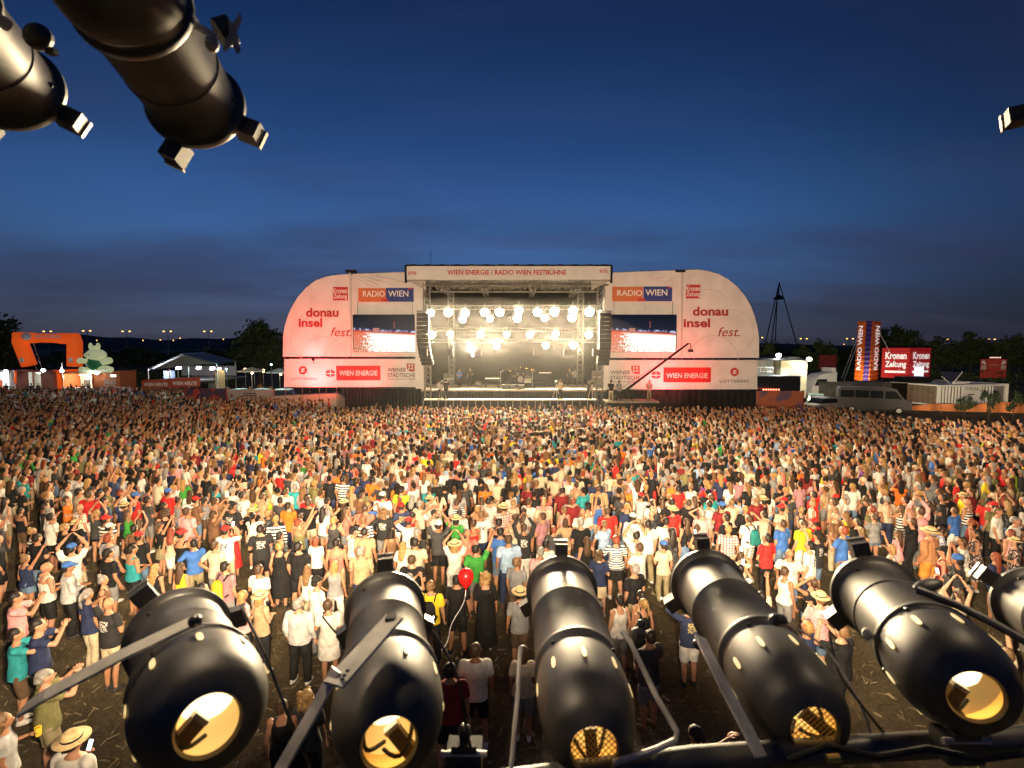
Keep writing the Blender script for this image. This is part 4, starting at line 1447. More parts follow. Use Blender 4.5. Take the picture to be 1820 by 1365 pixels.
# notable people read off the photograph: pixel of the top of the head, look
#  (px, py, sex, top, colour, bottom, colour, hair, pose, yaw, height, width, words)
NOTE = [
    (128, 1303, 'm', 'tee', 'white', 'shorts', 'grey', ('hat', 'dark'), 8, 0, 1.80, 1.12, 'holding a lit phone'),
    (78, 1190, 'm', 'tee', 'olive', 'shorts', 'khaki', ('short', 'grey'), 4, -30, 1.78, 1.12, None),
    (4, 1268, 'f', 'tee', 'light grey', 'skirt', 'black', ('bob', 'light brown'), 8, -40, 1.66, 1.0, 'holding a yellow cup'),
    (66, 1100, 'm', 'tee', 'navy', 'shorts', 'brown', ('short', 'dark'), 4, -45, 1.84, 1.05, None),
    (27, 1117, 'm', 'tee', 'teal', 'shorts', 'brown', ('short', 'dark'), 4, -40, 1.74, 1.0, None),
    (27, 1052, 'm', 'tee', 'pink', 'shorts', 'black', ('short', 'dark'), 4, -40, 1.80, 1.1, None),
    (80, 1000, 'm', 'tank', 'white', 'shorts', 'black', ('bald', 'dark'), 1, -15, 1.80, 1.1, None),
    (120, 1000, 'm', 'shirt', 'light grey', 'trousers', 'black', ('cap', 'blue'), 1, -25, 1.76, 1.12, None),
    (192, 975, 'm', 'tee', 'black', 'shorts', 'grey', ('short', 'dark'), 0, -10, 1.80, 1.1, None),
    (234, 968, 'm', 'tank', 'teal', 'shorts', 'black', ('short', 'dark'), 1, -20, 1.82, 1.1, None),
    (275, 1002, 'f', 'tank', 'black', 'hot_pants', 'white', ('long', 'blond'), 5, 0, 1.70, 1.0, None),
    (321, 1000, 'f', 'tank', 'yellow', 'skirt', 'black', ('long', 'brown'), 0, 0, 1.68, .95, None),
    (360, 1037, 'm', 'tee', 'grey', 'trousers', 'black', ('short', 'dark'), 0, -80, 1.76, 1.05, None),
    (400, 998, 'm', 'tee', 'mauve', 'shorts', 'grey', ('short', 'dark'), 0, -10, 1.78, 1.05, 'wearing a yellow backpack'),
    (460, 1003, 'm', 'tee', 'white', 'trousers', 'black', ('short', 'brown'), 8, -5, 1.80, 1.0, None),
    (431, 1049, 'f', 'tee', 'pink', 'shorts', 'black', ('bob', 'blond'), 1, -30, 1.66, 1.0, None),
    (462, 1052, 'f', 'tee', 'tan', 'trousers', 'black', ('hat', 'blond'), 1, -20, 1.70, 1.0, None),
    (497, 963, 'f', 'dress', 'black', 'skirt', 'black', ('short', 'blond'), 0, 5, 1.74, 1.12, None),
    (546, 1003, 'f', 'tank', 'white', 'trousers', 'beige', ('long', 'light brown'), 0, 5, 1.66, .95, None),
    (562, 1025, 'm', 'tee', 'white', 'trousers', 'grey', ('cap', 'black'), 1, -30, 1.78, 1.0, None),
    (594, 996, 'f', 'tank', 'grey', 'trousers', 'white', ('bob', 'blond'), 5, 10, 1.70, 1.0, None),
    (530, 1063, 'm', 'shirt', 'light grey', 'trousers', 'black', ('short', 'grey'), 0, 0, 1.74, 1.15, None),
    (583, 1065, 'f', 'tee', 'white', 'skirt', 'white', ('short', 'brown'), 8, 10, 1.74, 1.05, 'with a black shoulder bag'),
    (500, 1243, 'f', 'tank', 'black', 'trousers', 'black', ('bun', 'brown'), 0, 15, 1.66, 1.0, None),
    (545, 1226, 'f', 'tee', 'charcoal', 'shorts', 'black', ('curly', 'blond'), 0, 10, 1.70, 1.0, None),
    (641, 972, 'm', 'tee', 'tan', 'shorts', 'dark blue', ('short', 'grey'), 1, 0, 1.76, 1.12, None),
    (716, 962, 'f', 'tee', 'white', 'trousers', 'denim', ('long', 'blond'), 0, -8, 1.70, 1.0, None),
    (738, 956, 'm', 'tee', 'cream', 'trousers', 'black', ('short', 'dark'), 1, 0, 1.80, 1.1, None),
    (732, 986, 'm', 'tee', 'black', 'shorts', 'black', ('short', 'brown'), 1, 4, 1.80, 1.1, None),
    (687, 986, 'm', 'tee', 'black', 'shorts', 'grey', ('cap', 'black'), 8, -30, 1.76, 1.0, None),
    (808, 961, 'f', 'tee', 'white', 'trousers', 'white', ('hat', 'blond'), 2, 0, 1.74, 1.1, None),
    (846, 967, 'm', 'tee', 'green', 'shorts', 'grey', ('short', 'dark'), 3, -5, 1.80, 1.08, None),
    (812, 1021, 'm', 'tee', 'black', 'shorts', 'black', ('short', 'dark'), 8, 0, 1.78, 1.05, 'behind the red balloon'),
    (863, 1017, 'f', 'gown', 'black', 'skirt', 'black', ('curly', 'blond'), 0, 0, 1.74, 1.0, None),
    (765, 1032, 'm', 'tee', 'yellow', 'trousers', 'black', ('short', 'light brown'), 0, 0, 1.78, 1.05, 'wearing a black backpack'),
    (727, 1019, 'f', 'tee', 'cream', 'shorts', 'black', ('short', 'grey'), 4, -30, 1.68, 1.0, None),
    (904, 950, 'm', 'tee', 'light blue', 'trousers', 'dark blue', ('short', 'brown'), 0, 5, 1.88, 1.12, None),
    (961, 973, 'm', 'tee', 'pink', 'shorts', 'beige', ('short', 'grey'), 0, 10, 1.74, 1.05, None),
    (1095, 952, 'f', 'tee', 'navy-white striped', 'skirt', 'black', ('short', 'red'), 5, 0, 1.70, 1.25, None),
    (845, 1143, 'm', 'tee', 'white', 'shorts', 'black', ('short', 'brown'), 8, 5, 1.80, 1.08, 'alone on the open meadow'),
    (799, 1178, 'm', 'tee', 'maroon', 'shorts', 'black', ('short', 'dark'), 0, 5, 1.80, 1.08, None),
    (1102, 1058, 'f', 'tank', 'white', 'shorts', 'grey', ('bun', 'dark'), 0, 12, 1.72, 1.0, None),
    (1144, 1064, 'f', 'tank', 'black', 'shorts', 'black', ('tied', 'blond'), 8, 18, 1.68, 1.0, 'holding a beer cup'),
    (1139, 1050, 'f', 'tank', 'tan', 'shorts', 'black', ('long', 'dark'), 0, 25, 1.70, 1.0, None),
    (1128, 1002, 'm', 'tee', 'black', 'shorts', 'khaki', ('short', 'grey'), 0, 30, 1.82, 1.1, None),
    (1155, 1120, 'm', 'tee', 'charcoal', 'shorts', 'grey', ('short', 'dark'), 1, 25, 1.80, 1.08, None),
    (924, 1045, 'm', 'tee', 'grey', 'shorts', 'brown', ('hat', 'dark'), 3, 10, 1.78, 1.0, None),
    (930, 1148, 'f', 'tee', 'cream', 'shorts', 'grey', ('bob', 'brown'), 0, 0, 1.66, 1.0, None),
    (1331, 915, 'm', 'tee', 'white', 'shorts', 'white chequered', ('short', 'brown'), 1, 10, 1.82, 1.08, 'wearing a teal backpack'),
    (1194, 938, 'f', 'dress', 'dotted black', 'skirt', 'black', ('long', 'dark'), 0, 5, 1.76, 1.15, None),
    (1428, 924, 'm', 'tee', 'yellow', 'shorts', 'white', ('short', 'brown'), 0, 8, 1.80, 1.12, None),
    (1486, 911, 'm', 'tee', 'brown', 'trousers', 'beige', ('bald', 'dark'), 0, 15, 1.80, 1.1, None),
    (1503, 909, 'f', 'tank', 'yellow', 'hot_pants', 'denim', ('long', 'light brown'), 0, 15, 1.68, .98, None),
    (1526, 921, 'm', 'tee', 'black', 'shorts', 'khaki', ('short', 'dark'), 0, 15, 1.80, 1.22, None),
    (1654, 938, 'm', 'shirt', 'orange striped', 'shorts', 'orange', ('hat', 'grey'), 0, 10, 1.86, 1.32, None),
    (1711, 956, 'f', 'tee', 'white', 'skirt', 'khaki', ('short', 'brown'), 1, 30, 1.66, 1.12, 'carrying a white handbag'),
    (1736, 942, 'f', 'dress', 'flowered', 'skirt', 'black', ('bob', 'dark'), 1, 40, 1.70, 1.2, None),
    (1774, 902, 'm', 'tee', 'white', 'trousers', 'black', ('short', 'light brown'), 0, 195, 1.82, 1.02, 'walking away from the stage'),
    (1805, 918, 'm', 'tee', 'white', 'trousers', 'black', ('short', 'grey'), 1, 190, 1.78, 1.08, 'turned away from the stage'),
    (1391, 924, 'm', 'tee', 'blue', 'shorts', 'denim', ('short', 'brown'), 0, 10, 1.76, 1.08, None),
    (1585, 968, 'f', 'tank', 'white', 'shorts', 'green', ('bob', 'blond'), 3, 35, 1.62, .95, None),
    (1396, 1008, 'f', 'tank', 'white', 'shorts', 'pink' if False else 'grey', ('bun', 'brown'), 8, -75, 1.70, 1.0, 'facing sideways with a cup'),
    (1443, 1026, 'f', 'tank', 'black', 'hot_pants', 'denim', ('tied', 'brown'), 7, 10, 1.70, 1.1, None),
    (1436, 1104, 'm', 'tee', 'navy', 'shorts', 'grey', ('short', 'blond'), 6, 20, 1.74, 1.05, None),
    (1497, 1111, 'm', 'tee', 'black', 'trousers', 'black', ('short', 'light brown'), 4, 10, 1.80, 1.1, None),
    (1305, 1303, 'f', 'tank', 'pink', 'skirt', 'black', ('bun', 'light brown'), 7, 20, 1.66, 1.0, None),
    (1236, 1290, 'f', 'tank', 'charcoal', 'shorts', 'black', ('tied', 'dark'), 8, 25, 1.70, 1.0, 'holding up a beer cup'),
    (1000, 866, 'm', 'tee', 'maroon', 'shorts', 'beige', ('short', 'dark'), 0, 3, 1.80, 1.05, None),
    (970, 869, 'f', 'tee', 'coral', 'skirt', 'black', ('long', 'brown'), 1, 5, 1.68, .98, None),
    (1080, 901, 'm', 'tee', 'red', 'shorts', 'denim', ('short', 'brown'), 0, 5, 1.84, 1.1, None),
    (1160, 887, 'm', 'tee', 'white', 'shorts', 'grey', ('short', 'dark'), 1, 5, 1.80, 1.05, 'wearing a black backpack'),
    (1205, 863, 'm', 'tee', 'red', 'shorts', 'denim', ('short', 'dark'), 1, 8, 1.82, 1.1, None),
    (1228, 860, 'f', 'tee', 'white', 'skirt', 'green', ('bun', 'light brown'), 0, 8, 1.74, 1.02, None),
    (1264, 877, 'm', 'tee', 'teal', 'shorts', 'dark blue', ('short', 'brown'), 1, 10, 1.80, 1.1, None),
    (1334, 853, 'm', 'tee', 'white', 'shorts', 'beige', ('short', 'dark'), 1, 12, 1.84, 1.15, None),
    (1357, 882, 'f', 'tank', 'black', 'shorts', 'black', ('hat', 'dark'), 0, 10, 1.68, 1.05, None),
    (1036, 904, 'm', 'tee', 'white', 'shorts', 'khaki', ('bald', 'dark'), 1, 5, 1.80, 1.15, None),
    (1220, 921, 'f', 'tank', 'black', 'skirt', 'denim', ('long', 'brown'), 0, 10, 1.70, 1.0, None),
    (1131, 944, 'm', 'tee', 'white', 'shorts', 'brown', ('short', 'dark'), 2, 5, 1.76, 1.1, None),
    (1151, 924, 'm', 'tee', 'white', 'trousers', 'khaki', ('short', 'dark'), 0, 10, 1.84, 1.05, None),
    (1127, 833, 'm', 'tee', 'teal', 'trousers', 'dark blue', ('short', 'dark'), 8, 10, 1.82, 1.08, None),
    (1064, 862, 'm', 'shirt', 'tan striped', 'shorts', 'beige', ('short', 'brown'), 0, 5, 1.84, 1.18, None),
    (1000 + 43, 1000 - 46, 'f', 'dress', 'black', 'skirt', 'black', ('long', 'brown'), 0, 5, 1.70, 1.02, None),
    (713, 865, 'm', 'tee', 'lime', 'shorts', 'grey', ('cap', 'black'), 0, 0, 1.84, 1.1, 'with a black shoulder bag'),
    (663, 847, 'm', 'tee', 'orange', 'trousers', 'dark blue', ('short', 'dark'), 1, -3, 1.82, 1.12, None),
    (609, 846, 'm', 'tee', 'black-white striped', 'shorts', 'black', ('short', 'dark'), 1, -3, 1.84, 1.1, None),
    (682, 904, 'm', 'tee', 'black printed', 'shorts', 'grey', ('curly', 'light brown'), 5, 0, 1.82, 1.15, None),
    (726, 920, 'm', 'tee', 'white', 'shorts', 'black', ('cap', 'red'), 7, 0, 1.76, 1.05, None),
    (779, 926, 'm', 'tee', 'charcoal', 'shorts', 'black', ('cap', 'white'), 2, 0, 1.82, 1.1, None),
    (887, 921, 'm', 'tank', 'black', 'shorts', 'grey', ('short', 'dark'), 8, 0, 1.82, 1.1, None),
    (508, 867, 'm', 'tee', 'white', 'shorts', 'khaki', ('short', 'brown'), 0, -5, 1.82, 1.1, None),
    (546, 880, 'm', 'tee', 'red', 'shorts', 'white chequered', ('short', 'brown'), 1, -10, 1.76, 1.1, None),
    (593, 918, 'f', 'dress', 'charcoal', 'skirt', 'black', ('short', 'blond'), 6, -3, 1.74, 1.12, None),
    (627, 937, 'f', 'tee', 'flowered cream', 'shorts', 'black', ('cap', 'black'), 4, -30, 1.72, 1.05, None),
    (648, 938, 'm', 'tee', 'tan', 'shorts', 'grey', ('short', 'dark'), 0, 0, 1.78, 1.1, None),
    (530, 963, 'm', 'tee', 'black', 'shorts', 'black', ('short', 'dark'), 0, -3, 1.82, 1.12, None),
    (240, 876, 'm', 'tee', 'red', 'shorts', 'khaki', ('cap', 'blue'), 1, -20, 1.80, 1.05, None),
    (262, 882, 'm', 'tee', 'charcoal', 'shorts', 'grey', ('short', 'dark'), 1, -15, 1.86, 1.05, None),
    (331, 899, 'm', 'tee', 'orange', 'shorts', 'khaki', ('cap', 'white'), 1, -15, 1.80, 1.08, None),
    (384, 861, 'm', 'tee', 'teal', 'shorts', 'grey', ('short', 'dark'), 8, -25, 1.80, 1.05, None),
    (290, 893, 'm', 'tee', 'maroon', 'shorts', 'brown', ('short', 'dark'), 1, -15, 1.76, 1.05, None),
    (140, 868, 'm', 'tee', 'cream', 'trousers', 'black', ('short', 'dark'), 4, -10, 1.84, 1.15, None),
    (176, 872, 'm', 'tee', 'light grey', 'shorts', 'khaki', ('short', 'dark'), 0, -10, 1.80, 1.1, None),
    (1571, 850, 'm', 'tee', 'yellow', 'shorts', 'beige', ('short', 'brown'), 0, 15, 1.78, 1.05, None),
    (1602, 898, 'f', 'dress', 'black-white striped', 'skirt', 'black', ('long', 'brown'), 4, 10, 1.70, 1.0, None),
    (1625, 905, 'f', 'dress', 'black', 'skirt', 'black', ('long', 'light brown'), 5, 25, 1.68, 1.05, None),
    (430, 874, 'm', 'tee', 'white', 'shorts', 'black', ('short', 'dark'), 0, -2, 1.84, 1.08, 'large black lettering on back'),
    (1427, 829, 'm', 'tee', 'orange', 'shorts', 'grey', ('short', 'dark'), 1, 12, 1.82, 1.2, None),
]

# black cans in the foreground cover parts of the meadow (photo pixels: front, rear, half width)
COVER = [((315, 1110), (371, 1290), 112), ((685, 1065), (692, 1345), 92), ((997, 1032), (1057, 1345), 84), ((1254, 1026), (1450, 1320), 88), ((1552, 1037), (1736, 1260), 98)]


def covered(px, py):
    for (ax, ay), (bx, by), w in COVER:
        dx, dy = bx - ax, by - ay
        t = max(0, min(1, ((px - ax) * dx + (py - ay) * dy) / (dx * dx + dy * dy)))
        if math.hypot(px - ax - dx * t, py - ay - dy * t) < w * (.68 + .32 * t):
            return True
    return False


CELL = {}


def far_enough(x, y, r):
    i, j = int(x // 1.5), int(y // 1.5)
    for a in range(i - 1, i + 2):
        for b in range(j - 1, j + 2):
            for q in CELL.get((a, b), ()):
                if (q[0] - x) ** 2 + (q[1] - y) ** 2 < max(r, q[2] * .6) ** 2:
                    return False
    return True


def put(x, y, r):
    CELL.setdefault((int(x // 1.5), int(y // 1.5)), []).append((x, y, r))


used_labels = {}
nearby = []
for n in NOTE:
    px, py, sex, top, tc, bot, bc, hair, pose, yaw, h, wide, say = n
    g = on_ground(px, py, h * 1.0)
    d = dict(sex=sex, top=top, topc=tc, bot=bot, botc=bc, hair=hair, pose=pose, h=h, wide=wide, say=say, skin=random.choice([0, 0, 1, 2, 3]), shoe=random.choice([0, 0, 1, 2]))
    d['pos'] = (g.x, g.y, 0); d['rz'] = heading(g, yaw); d['face'] = abs(yaw) > 25
    put(g.x, g.y, .5)
    d['base'] = describe(d)
    nearby.append(d)

# the rest of the near crowd, seeded at random in the open meadow
FAR = []


def spacing(x, y):
    a = abs(x) / y
    if y < 9.5: return 1.35 if a > .4 else 2.6
    if y < 11.5: return .85 if a > .3 else 1.5
    if y < 13: return .85
    if y < 15.5: return .68
    if y < 20: return .57
    return .50


def dart(y0, y1, n, rfix=None, xr=None):
    out = []
    for _ in range(n):
        y = math.sqrt(random.uniform(y0 * y0, y1 * y1))
        x = random.uniform(-1.12, 1.12) * y if xr is None else random.uniform(*xr)
        r = spacing(x, y) if rfix is None else rfix
        if far_enough(x, y, r):
            put(x, y, r); out.append((x, y))
    return out


cand = dart(7.0, 22.0, 9000)
cand.sort(key=lambda q: q[1])
NEAR_MAX = 300 - len(nearby)
pick = []
for x, y in cand:
    hx, hy = project((x, y, 1.7))
    bx, by = project((x, y, 1.15))
    inside = 6 < hx < 1814 and hy < 1350
    if len(pick) < NEAR_MAX and inside:
        if covered(hx, hy) and covered(bx, by):
            continue
        pick.append((x, y))
    elif y > 12 or not inside:
        if y > 10: FAR.append((x, y))
NEAR_Y = max(q[1] for q in pick)
for x, y in pick:
    for _ in range(200):
        d = rand_look()
        d['base'] = describe(d)
        if all(d['base'] != e['base'] for e in nearby):
            break
    d['pos'] = (x, y, 0)
    d['rz'] = heading((x, y), random.gauss(0, 22))
    nearby.append(d)
seen = {}
for d in nearby:
    seen.setdefault(d['base'], []).append(d)
for b, ds in seen.items():
    if len(ds) > 1:
        ds.sort(key=lambda d: d['pos'][1])
        for k, d in enumerate(ds):
            d['label'] = b + (', nearest of them' if k == 0 else ', farther back')
    else:
        ds[0]['label'] = b
for d in nearby:
    make_person(d)

# ---- the far crowd: one mass of simpler figures with the same build
FAR += dart(20.0, 43.2, 60000, .50)
FAR += dart(43.0, 52, 3500, .62, (-62, -17.5))
FAR += dart(52, 66, 2400, .85, (-80, -30))


def allowed(x, y):
    px = project((x, y, 1.7))[0]
    lim = float(np.interp(px, [1425, 1500, 1600, 1700, 1820], [43.5, 41.5, 37.0, 35.2, 34.0]))
    return y < lim or px < 1425


FAR = [q for q in FAR if allowed(*q)]


def template(sex, pose, hair, q=1):
    J = skeleton(sex, pose)
    V, Fc, C = [], [], []

    def part(mb, c):
        o = len(V)
        V.extend(mb.v); C.extend([c] * len(mb.v))
        for f in mb.f:
            f = [i + o for i in f]
            if len(f) <= 4: Fc.append(f)
            else: Fc.extend([[f[0], f[k], f[k + 1]] for k in range(1, len(f) - 1)])
    mb = MB()
    mb.loft([(0, 0, z, a + .02, b + .02) for z, a, b in TORSO[sex][::(2 if q == 1 else 1)]][:(-1 if q == 1 else -2)] + [(0, 0, 1.46, .09, .07)], 6 + 8 * (q - 1))
    for s in (-1, 1):
        mb.tube(J['sh', s], J['sh', s].lerp(J['el', s], .7), .066, .06, 5 * q)
        if q > 1: mb.ell(J['sh', s], (.07, .07, .065), 10, 6)
    part(mb, 2)
    mb = MB()
    mb.ell((0, .02, 1.645), (.08, .098, .118), 7 * q, 4 * q)
    mb.tube((0, 0, 1.44), (0, .01, 1.56), .052, n=5, cap=False)
    for s in (-1, 1):
        e, w = J['el', s], J['wr', s]
        mb.tube(J['sh', s].lerp(e, .65), e, .042, .038, 4 * q, cap=False)
        mb.tube(e, w, .038, .028, 4 * q, cap=False)
        mb.ell(w + (w - e).normalized() * .07, (.035, .035, .07), 4, 2)
    part(mb, 0)
    mb = MB()
    mb.ell((0, -.018, 1.678), (.09, .104, .102), 7 * q, 4 * q)
    if hair == 'long':
        mb.loft([(0, -.11, 1.30, .07, .03), (0, -.08, 1.48, .10, .05), (0, -.04, 1.64, .095, .07)], 5 * q)
    else:
        mb.ell((0, -.04, 1.63), (.082, .075, .075), 6, 2 + q)
    part(mb, 1)
    mb = MB()
    for s in (-1, 1):
        mb.tube(J['hip', s] + Vector((0, 0, .06)), J['knee', s], .10, .075, 5 * q)
    part(mb, 3)
    mb = MB()
    for s in (-1, 1):
        mb.tube(J['knee', s], J['ank', s] - Vector((0, 0, .07)), .06, .045, 4 * q)
    part(mb, 0)
    tri = [f for f in Fc if len(f) == 3]; quad = [f for f in Fc if len(f) == 4]
    tris = tri + [t for q in quad for t in ((q[0], q[1], q[2]), (q[0], q[2], q[3]))]
    return np.array(V, 'f'), np.array(tris, 'i'), np.array(C, 'i')


def build_far():
    T = []
    for sex in 'mf':
        for p in range(len(POSES)):
            T.append(([template(sex, p, 'long' if sex == 'f' and (p + v) % 2 else 'short', q) for q in (1, 2) for v in (0, 1)], [46, 22, 2, 3.5, 3, 5, 4, 1.5, 8, 3][p]))
    w = np.array([t[1] for t in T], float); w /= w.sum()
    tc = np.array([TOPC[k] for k in TOPW]); tw = np.array([TOPW[k] for k in TOPW], float); tw /= tw.sum()
    bc = np.array([BOTC[k] for k in BOTW]); bw = np.array([BOTW[k] for k in BOTW], float); bw /= bw.sum()
    hc = np.array(list(HAIRC.values())); hw = np.array([34, 26, 14, 9, 4, 13], float); hw /= hw.sum()
    sc = np.array(SKINC)
    Vs, Fs, Cs = [], [], []
    off = 0
    for x, y in FAR:
        lv, _ = T[rng.choice(len(T), p=w)]
        v, f, c = lv[rng.integers(2) + (2 if y < 20 else 0)]
        h = rng.normal(1.0, .04); wd = rng.uniform(.93, 1.15)
        a = heading((x, y), rng.normal(0, 24))
        ca, sa = math.cos(a), math.sin(a)
        q = v * np.array([wd, wd, h], 'f')
        vx = q[:, 0] * ca - q[:, 1] * sa + x
        vy = q[:, 0] * sa + q[:, 1] * ca + y
        Vs.append(np.stack([vx, vy, q[:, 2]], 1)); Fs.append(f + off)
        cols = np.stack([sc[rng.integers(4)], hc[rng.choice(len(hc), p=hw)], tc[rng.choice(len(tc), p=tw)] * rng.uniform(.8, 1.1), bc[rng.choice(len(bc), p=bw)]])
        if rng.random() < .04: cols[1] = (.55, .45, .3)
        Cs.append(cols[c]); off += len(v)
    V = np.concatenate(Vs).astype('f'); Fc = np.concatenate(Fs); Cc = np.concatenate(Cs)
    me = bpy.data.meshes.new('crowd')
    me.vertices.add(len(V)); me.vertices.foreach_set('co', V.ravel())
    me.loops.add(Fc.size); me.loops.foreach_set('vertex_index', Fc.ravel().astype('i'))
    me.polygons.add(len(Fc)); me.polygons.foreach_set('loop_start', np.arange(0, Fc.size, 3, dtype='i'))
    me.polygons.foreach_set('use_smooth', np.ones(len(Fc), bool))
    at = me.attributes.new('tint', 'FLOAT_COLOR', 'POINT')
    at.data.foreach_set('color', np.concatenate([Cc, np.ones((len(Cc), 1))], 1).astype('f').ravel())
    me.update(calc_edges=True)
    m = bpy.data.materials.new('crowd_cloth'); m.use_nodes = True
    nt = m.node_tree; b = nt.nodes['Principled BSDF']
    b.inputs['Roughness'].default_value = .8; b.inputs['Specular IOR Level'].default_value = .2
    a = nt.nodes.new('ShaderNodeAttribute'); a.attribute_name = 'tint'
    nt.links.new(a.outputs['Color'], b.inputs['Base Color'])
    me.materials.append(m)
    o = bpy.data.objects.new('crowd', me); COL.objects.link(o)
    tag(o, 'dense far crowd of thousands packed up to the stage barrier', 'crowd', kind='stuff')
    print('crowd', len(FAR), 'tris', len(Fc), 'near depth', NEAR_Y)


build_far()

# ---- things people carry
def find(words):
    for b, d in PEOPLE:
        if words in d['label']: return b, d
    raise KeyError(words)


def local(b, p):
    M = Matrix.Translation(b.location) @ Matrix.Rotation(b.rotation_euler.z, 4, 'Z') @ Matrix.Diagonal((*b.scale, 1))
    return M @ Vector(p)


def backpack(words, colour, cname):
    b, d = find(words)
    t = thing('backpack', local(b, (0, -.20, 1.0)), f'{cname} backpack worn on the back of a person in {d["topc"]} t-shirt', 'backpack', 'backpacks worn in the crowd')
    t.rotation_euler = b.rotation_euler; t.scale = b.scale
    m = cloth('pack_' + cname, colour)
    def lb(mb, name, mm):
        o = mb.build(name, mm, None, True); o.parent = t; o.location = (0, .20, -1.0); return o
    mb = MB(); mb.loft([(0, -.215, .98, .12, .06), (0, -.225, 1.0, .145, .085), (0, -.23, 1.15, .15, .095), (0, -.22, 1.32, .135, .08), (0, -.205, 1.40, .09, .05)], 12)
    lb(mb, 'bag', m)
    mb = MB(); mb.loft([(0, -.315, 1.02, .09, .025), (0, -.325, 1.06, .105, .04), (0, -.325, 1.16, .10, .035), (0, -.315, 1.2, .08, .02)], 10)
    lb(mb, 'front_pocket', m)
    for s in (-1, 1):
        mb = MB().path([(s * .10, -.15, 1.38), (s * .115, -.06, 1.475), (s * .12, .04, 1.46), (s * .125, .135, 1.36), (s * .14, .13, 1.2), (s * .165, .04, 1.08), (s * .13, -.16, 1.02)], None, flat=(.045, .012, (s, 0, .2)))
        lb(mb, 'strap', cloth('strap_dark', (.03, .03, .03)))


backpack('mauve t-shirt', (.62, .42, .03), 'yellow')
backpack('person with short light brown hair, yellow t-shirt', (.02, .02, .02), 'black')
backpack('white chequered shorts, wearing a teal', (.02, .16, .15), 'teal')
backpack('white t-shirt, grey shorts, wearing a black', (.025, .025, .03), 'small black')


def shoulder_bag(words, colour, label, side=1):
    b, d = find(words)
    t = thing('shoulder_bag', local(b, (side * .26, -.03, .85)), label, 'bag')
    t.rotation_euler = b.rotation_euler; t.scale = b.scale
    def lb(mb, name):
        o = mb.build(name, cloth('bag_' + label.split()[0], colour), None, True); o.parent = t; o.location = (-side * .26, .03, -.85); return o
    mb = MB(); mb.loft([(side * .27, -.06, .80, .05, .12), (side * .275, -.06, .84, .06, .135), (side * .27, -.06, .98, .055, .13), (side * .265, -.06, 1.03, .03, .11)], 10)
    lb(mb, 'pouch')
    mb = MB().path([(side * .25, -.12, 1.02), (side * .10, -.155, 1.25), (-side * .08, -.10, 1.465), (-side * .10, .03, 1.48), (0, .15, 1.32), (side * .24, .06, 1.02)], None, flat=(.03, .01, (0, -1, .3)))
    lb(mb, 'strap')


shoulder_bag('lime t-shirt', (.02, .02, .02), 'black shoulder bag hanging from the person in lime t-shirt')
shoulder_bag('white skirt, with a black', (.02, .018, .018), 'black shoulder bag of the person in white t-shirt and white skirt')
shoulder_bag('carrying a white', (.65, .6, .52), 'white handbag of the person in khaki skirt', -1)


def cup(words, colour, label, side=-1):
    b, d = find(words)
    J = SKEL[d['sex'], d['pose']]
    e, w = J['el', side], J['wr', side]
    p = local(b, w + (w - e).normalized() * .09 + Vector((0, .02, 0)))
    t = thing('drinking_cup', p, label, 'cup', 'drinking cups held in the crowd')
    MB().lathe([(-.07, .001), (-.07, .034), (.06, .044), (.06, .041), (-.055, .031), (-.055, .001)], p, (0, 0, 1), 14).build('cup_shell', mat('cup_' + label.split()[0], colour, .35, vary=.05), t, True)
    MB().lathe([(.045, .039), (.047, .001)], p, (0, 0, 1), 14).build('drink', mat('beer', (.65, .40, .04), .2, vary=0), t)


cup('holding a yellow cup', (.72, .55, .05), 'yellow cup held by the person with chin-length light brown hair')
cup('holding a beer cup', (.70, .50, .08), 'amber beer cup held by the person with blond ponytail')
cup('holding up a beer cup', (.66, .48, .10), 'golden beer cup held up near the lower edge of the crowd')
cup('facing sideways with a cup', (.75, .68, .35), 'pale cup held by the person in white tank top facing sideways')


def phone(b, d, side, label):
    J = SKEL[d['sex'], d['pose']]
    e, w = J['el', side], J['wr', side]
    p = local(b, w + (w - e).normalized() * .10 + Vector((0, .01, .05)))
    t = thing('phone', p, label, 'phone', 'lit phones in the crowd')
    M = Matrix.Rotation(b.rotation_euler.z, 3, 'Z') @ Matrix.Rotation(R(-25), 3, 'X')
    MB().box(p, (.075, .010, .15), M).build('phone_case', RUBBER, t)
    MB().box(p + M @ Vector((0, -.0065, 0)), (.068, .002, .14), M).build('phone_display', emis('phone_light', (.45, .85, 1), 1.3), t)


b, d = find('holding a lit phone')
phone(b, d, -1, 'lit phone held by the person in straw hat and white t-shirt')
n = 0
for b, d in PEOPLE[len(NOTE):]:
    if d['pose'] == 4 and n < 5:
        phone(b, d, 1, f'lit phone of the person with {hair_phrase(d["hair"])} in {d["topc"]} {GNAME[d["top"]]}')
        n += 1

# red balloon on a long string
bp = at_depth(828, 1028, 10.4)
bl = thing('balloon', bp, 'shiny red balloon floating on a white string above the meadow', 'balloon')
RB = mat('red_latex', (.72, .012, .012), .22, vary=.05, spec=.6)
mb = MB().lathe([(-.215, .012), (-.20, .02), (-.17, .055), (-.10, .115), (-.02, .155), (.06, .163), (.13, .14), (.18, .09), (.205, .03), (.208, .001)], bp, (.02, .05, 1), 20)
mb.build('balloon_skin', RB, bl, True)
MB().lathe([(-.235, .018), (-.212, .008)], bp, (.02, .05, 1), 8).build('knot', RB, bl)
e = at_depth(783, 1156, 8.9)
st0 = bp + Vector((0, 0, -.23))
MB().path([st0.lerp(e, k / 10) + Vector((.04 * math.sin(k * .9), 0, -.10 * math.sin(math.pi * k / 10))) for k in range(11)], .008, 5).build('string', WHITE_PAINT, bl)

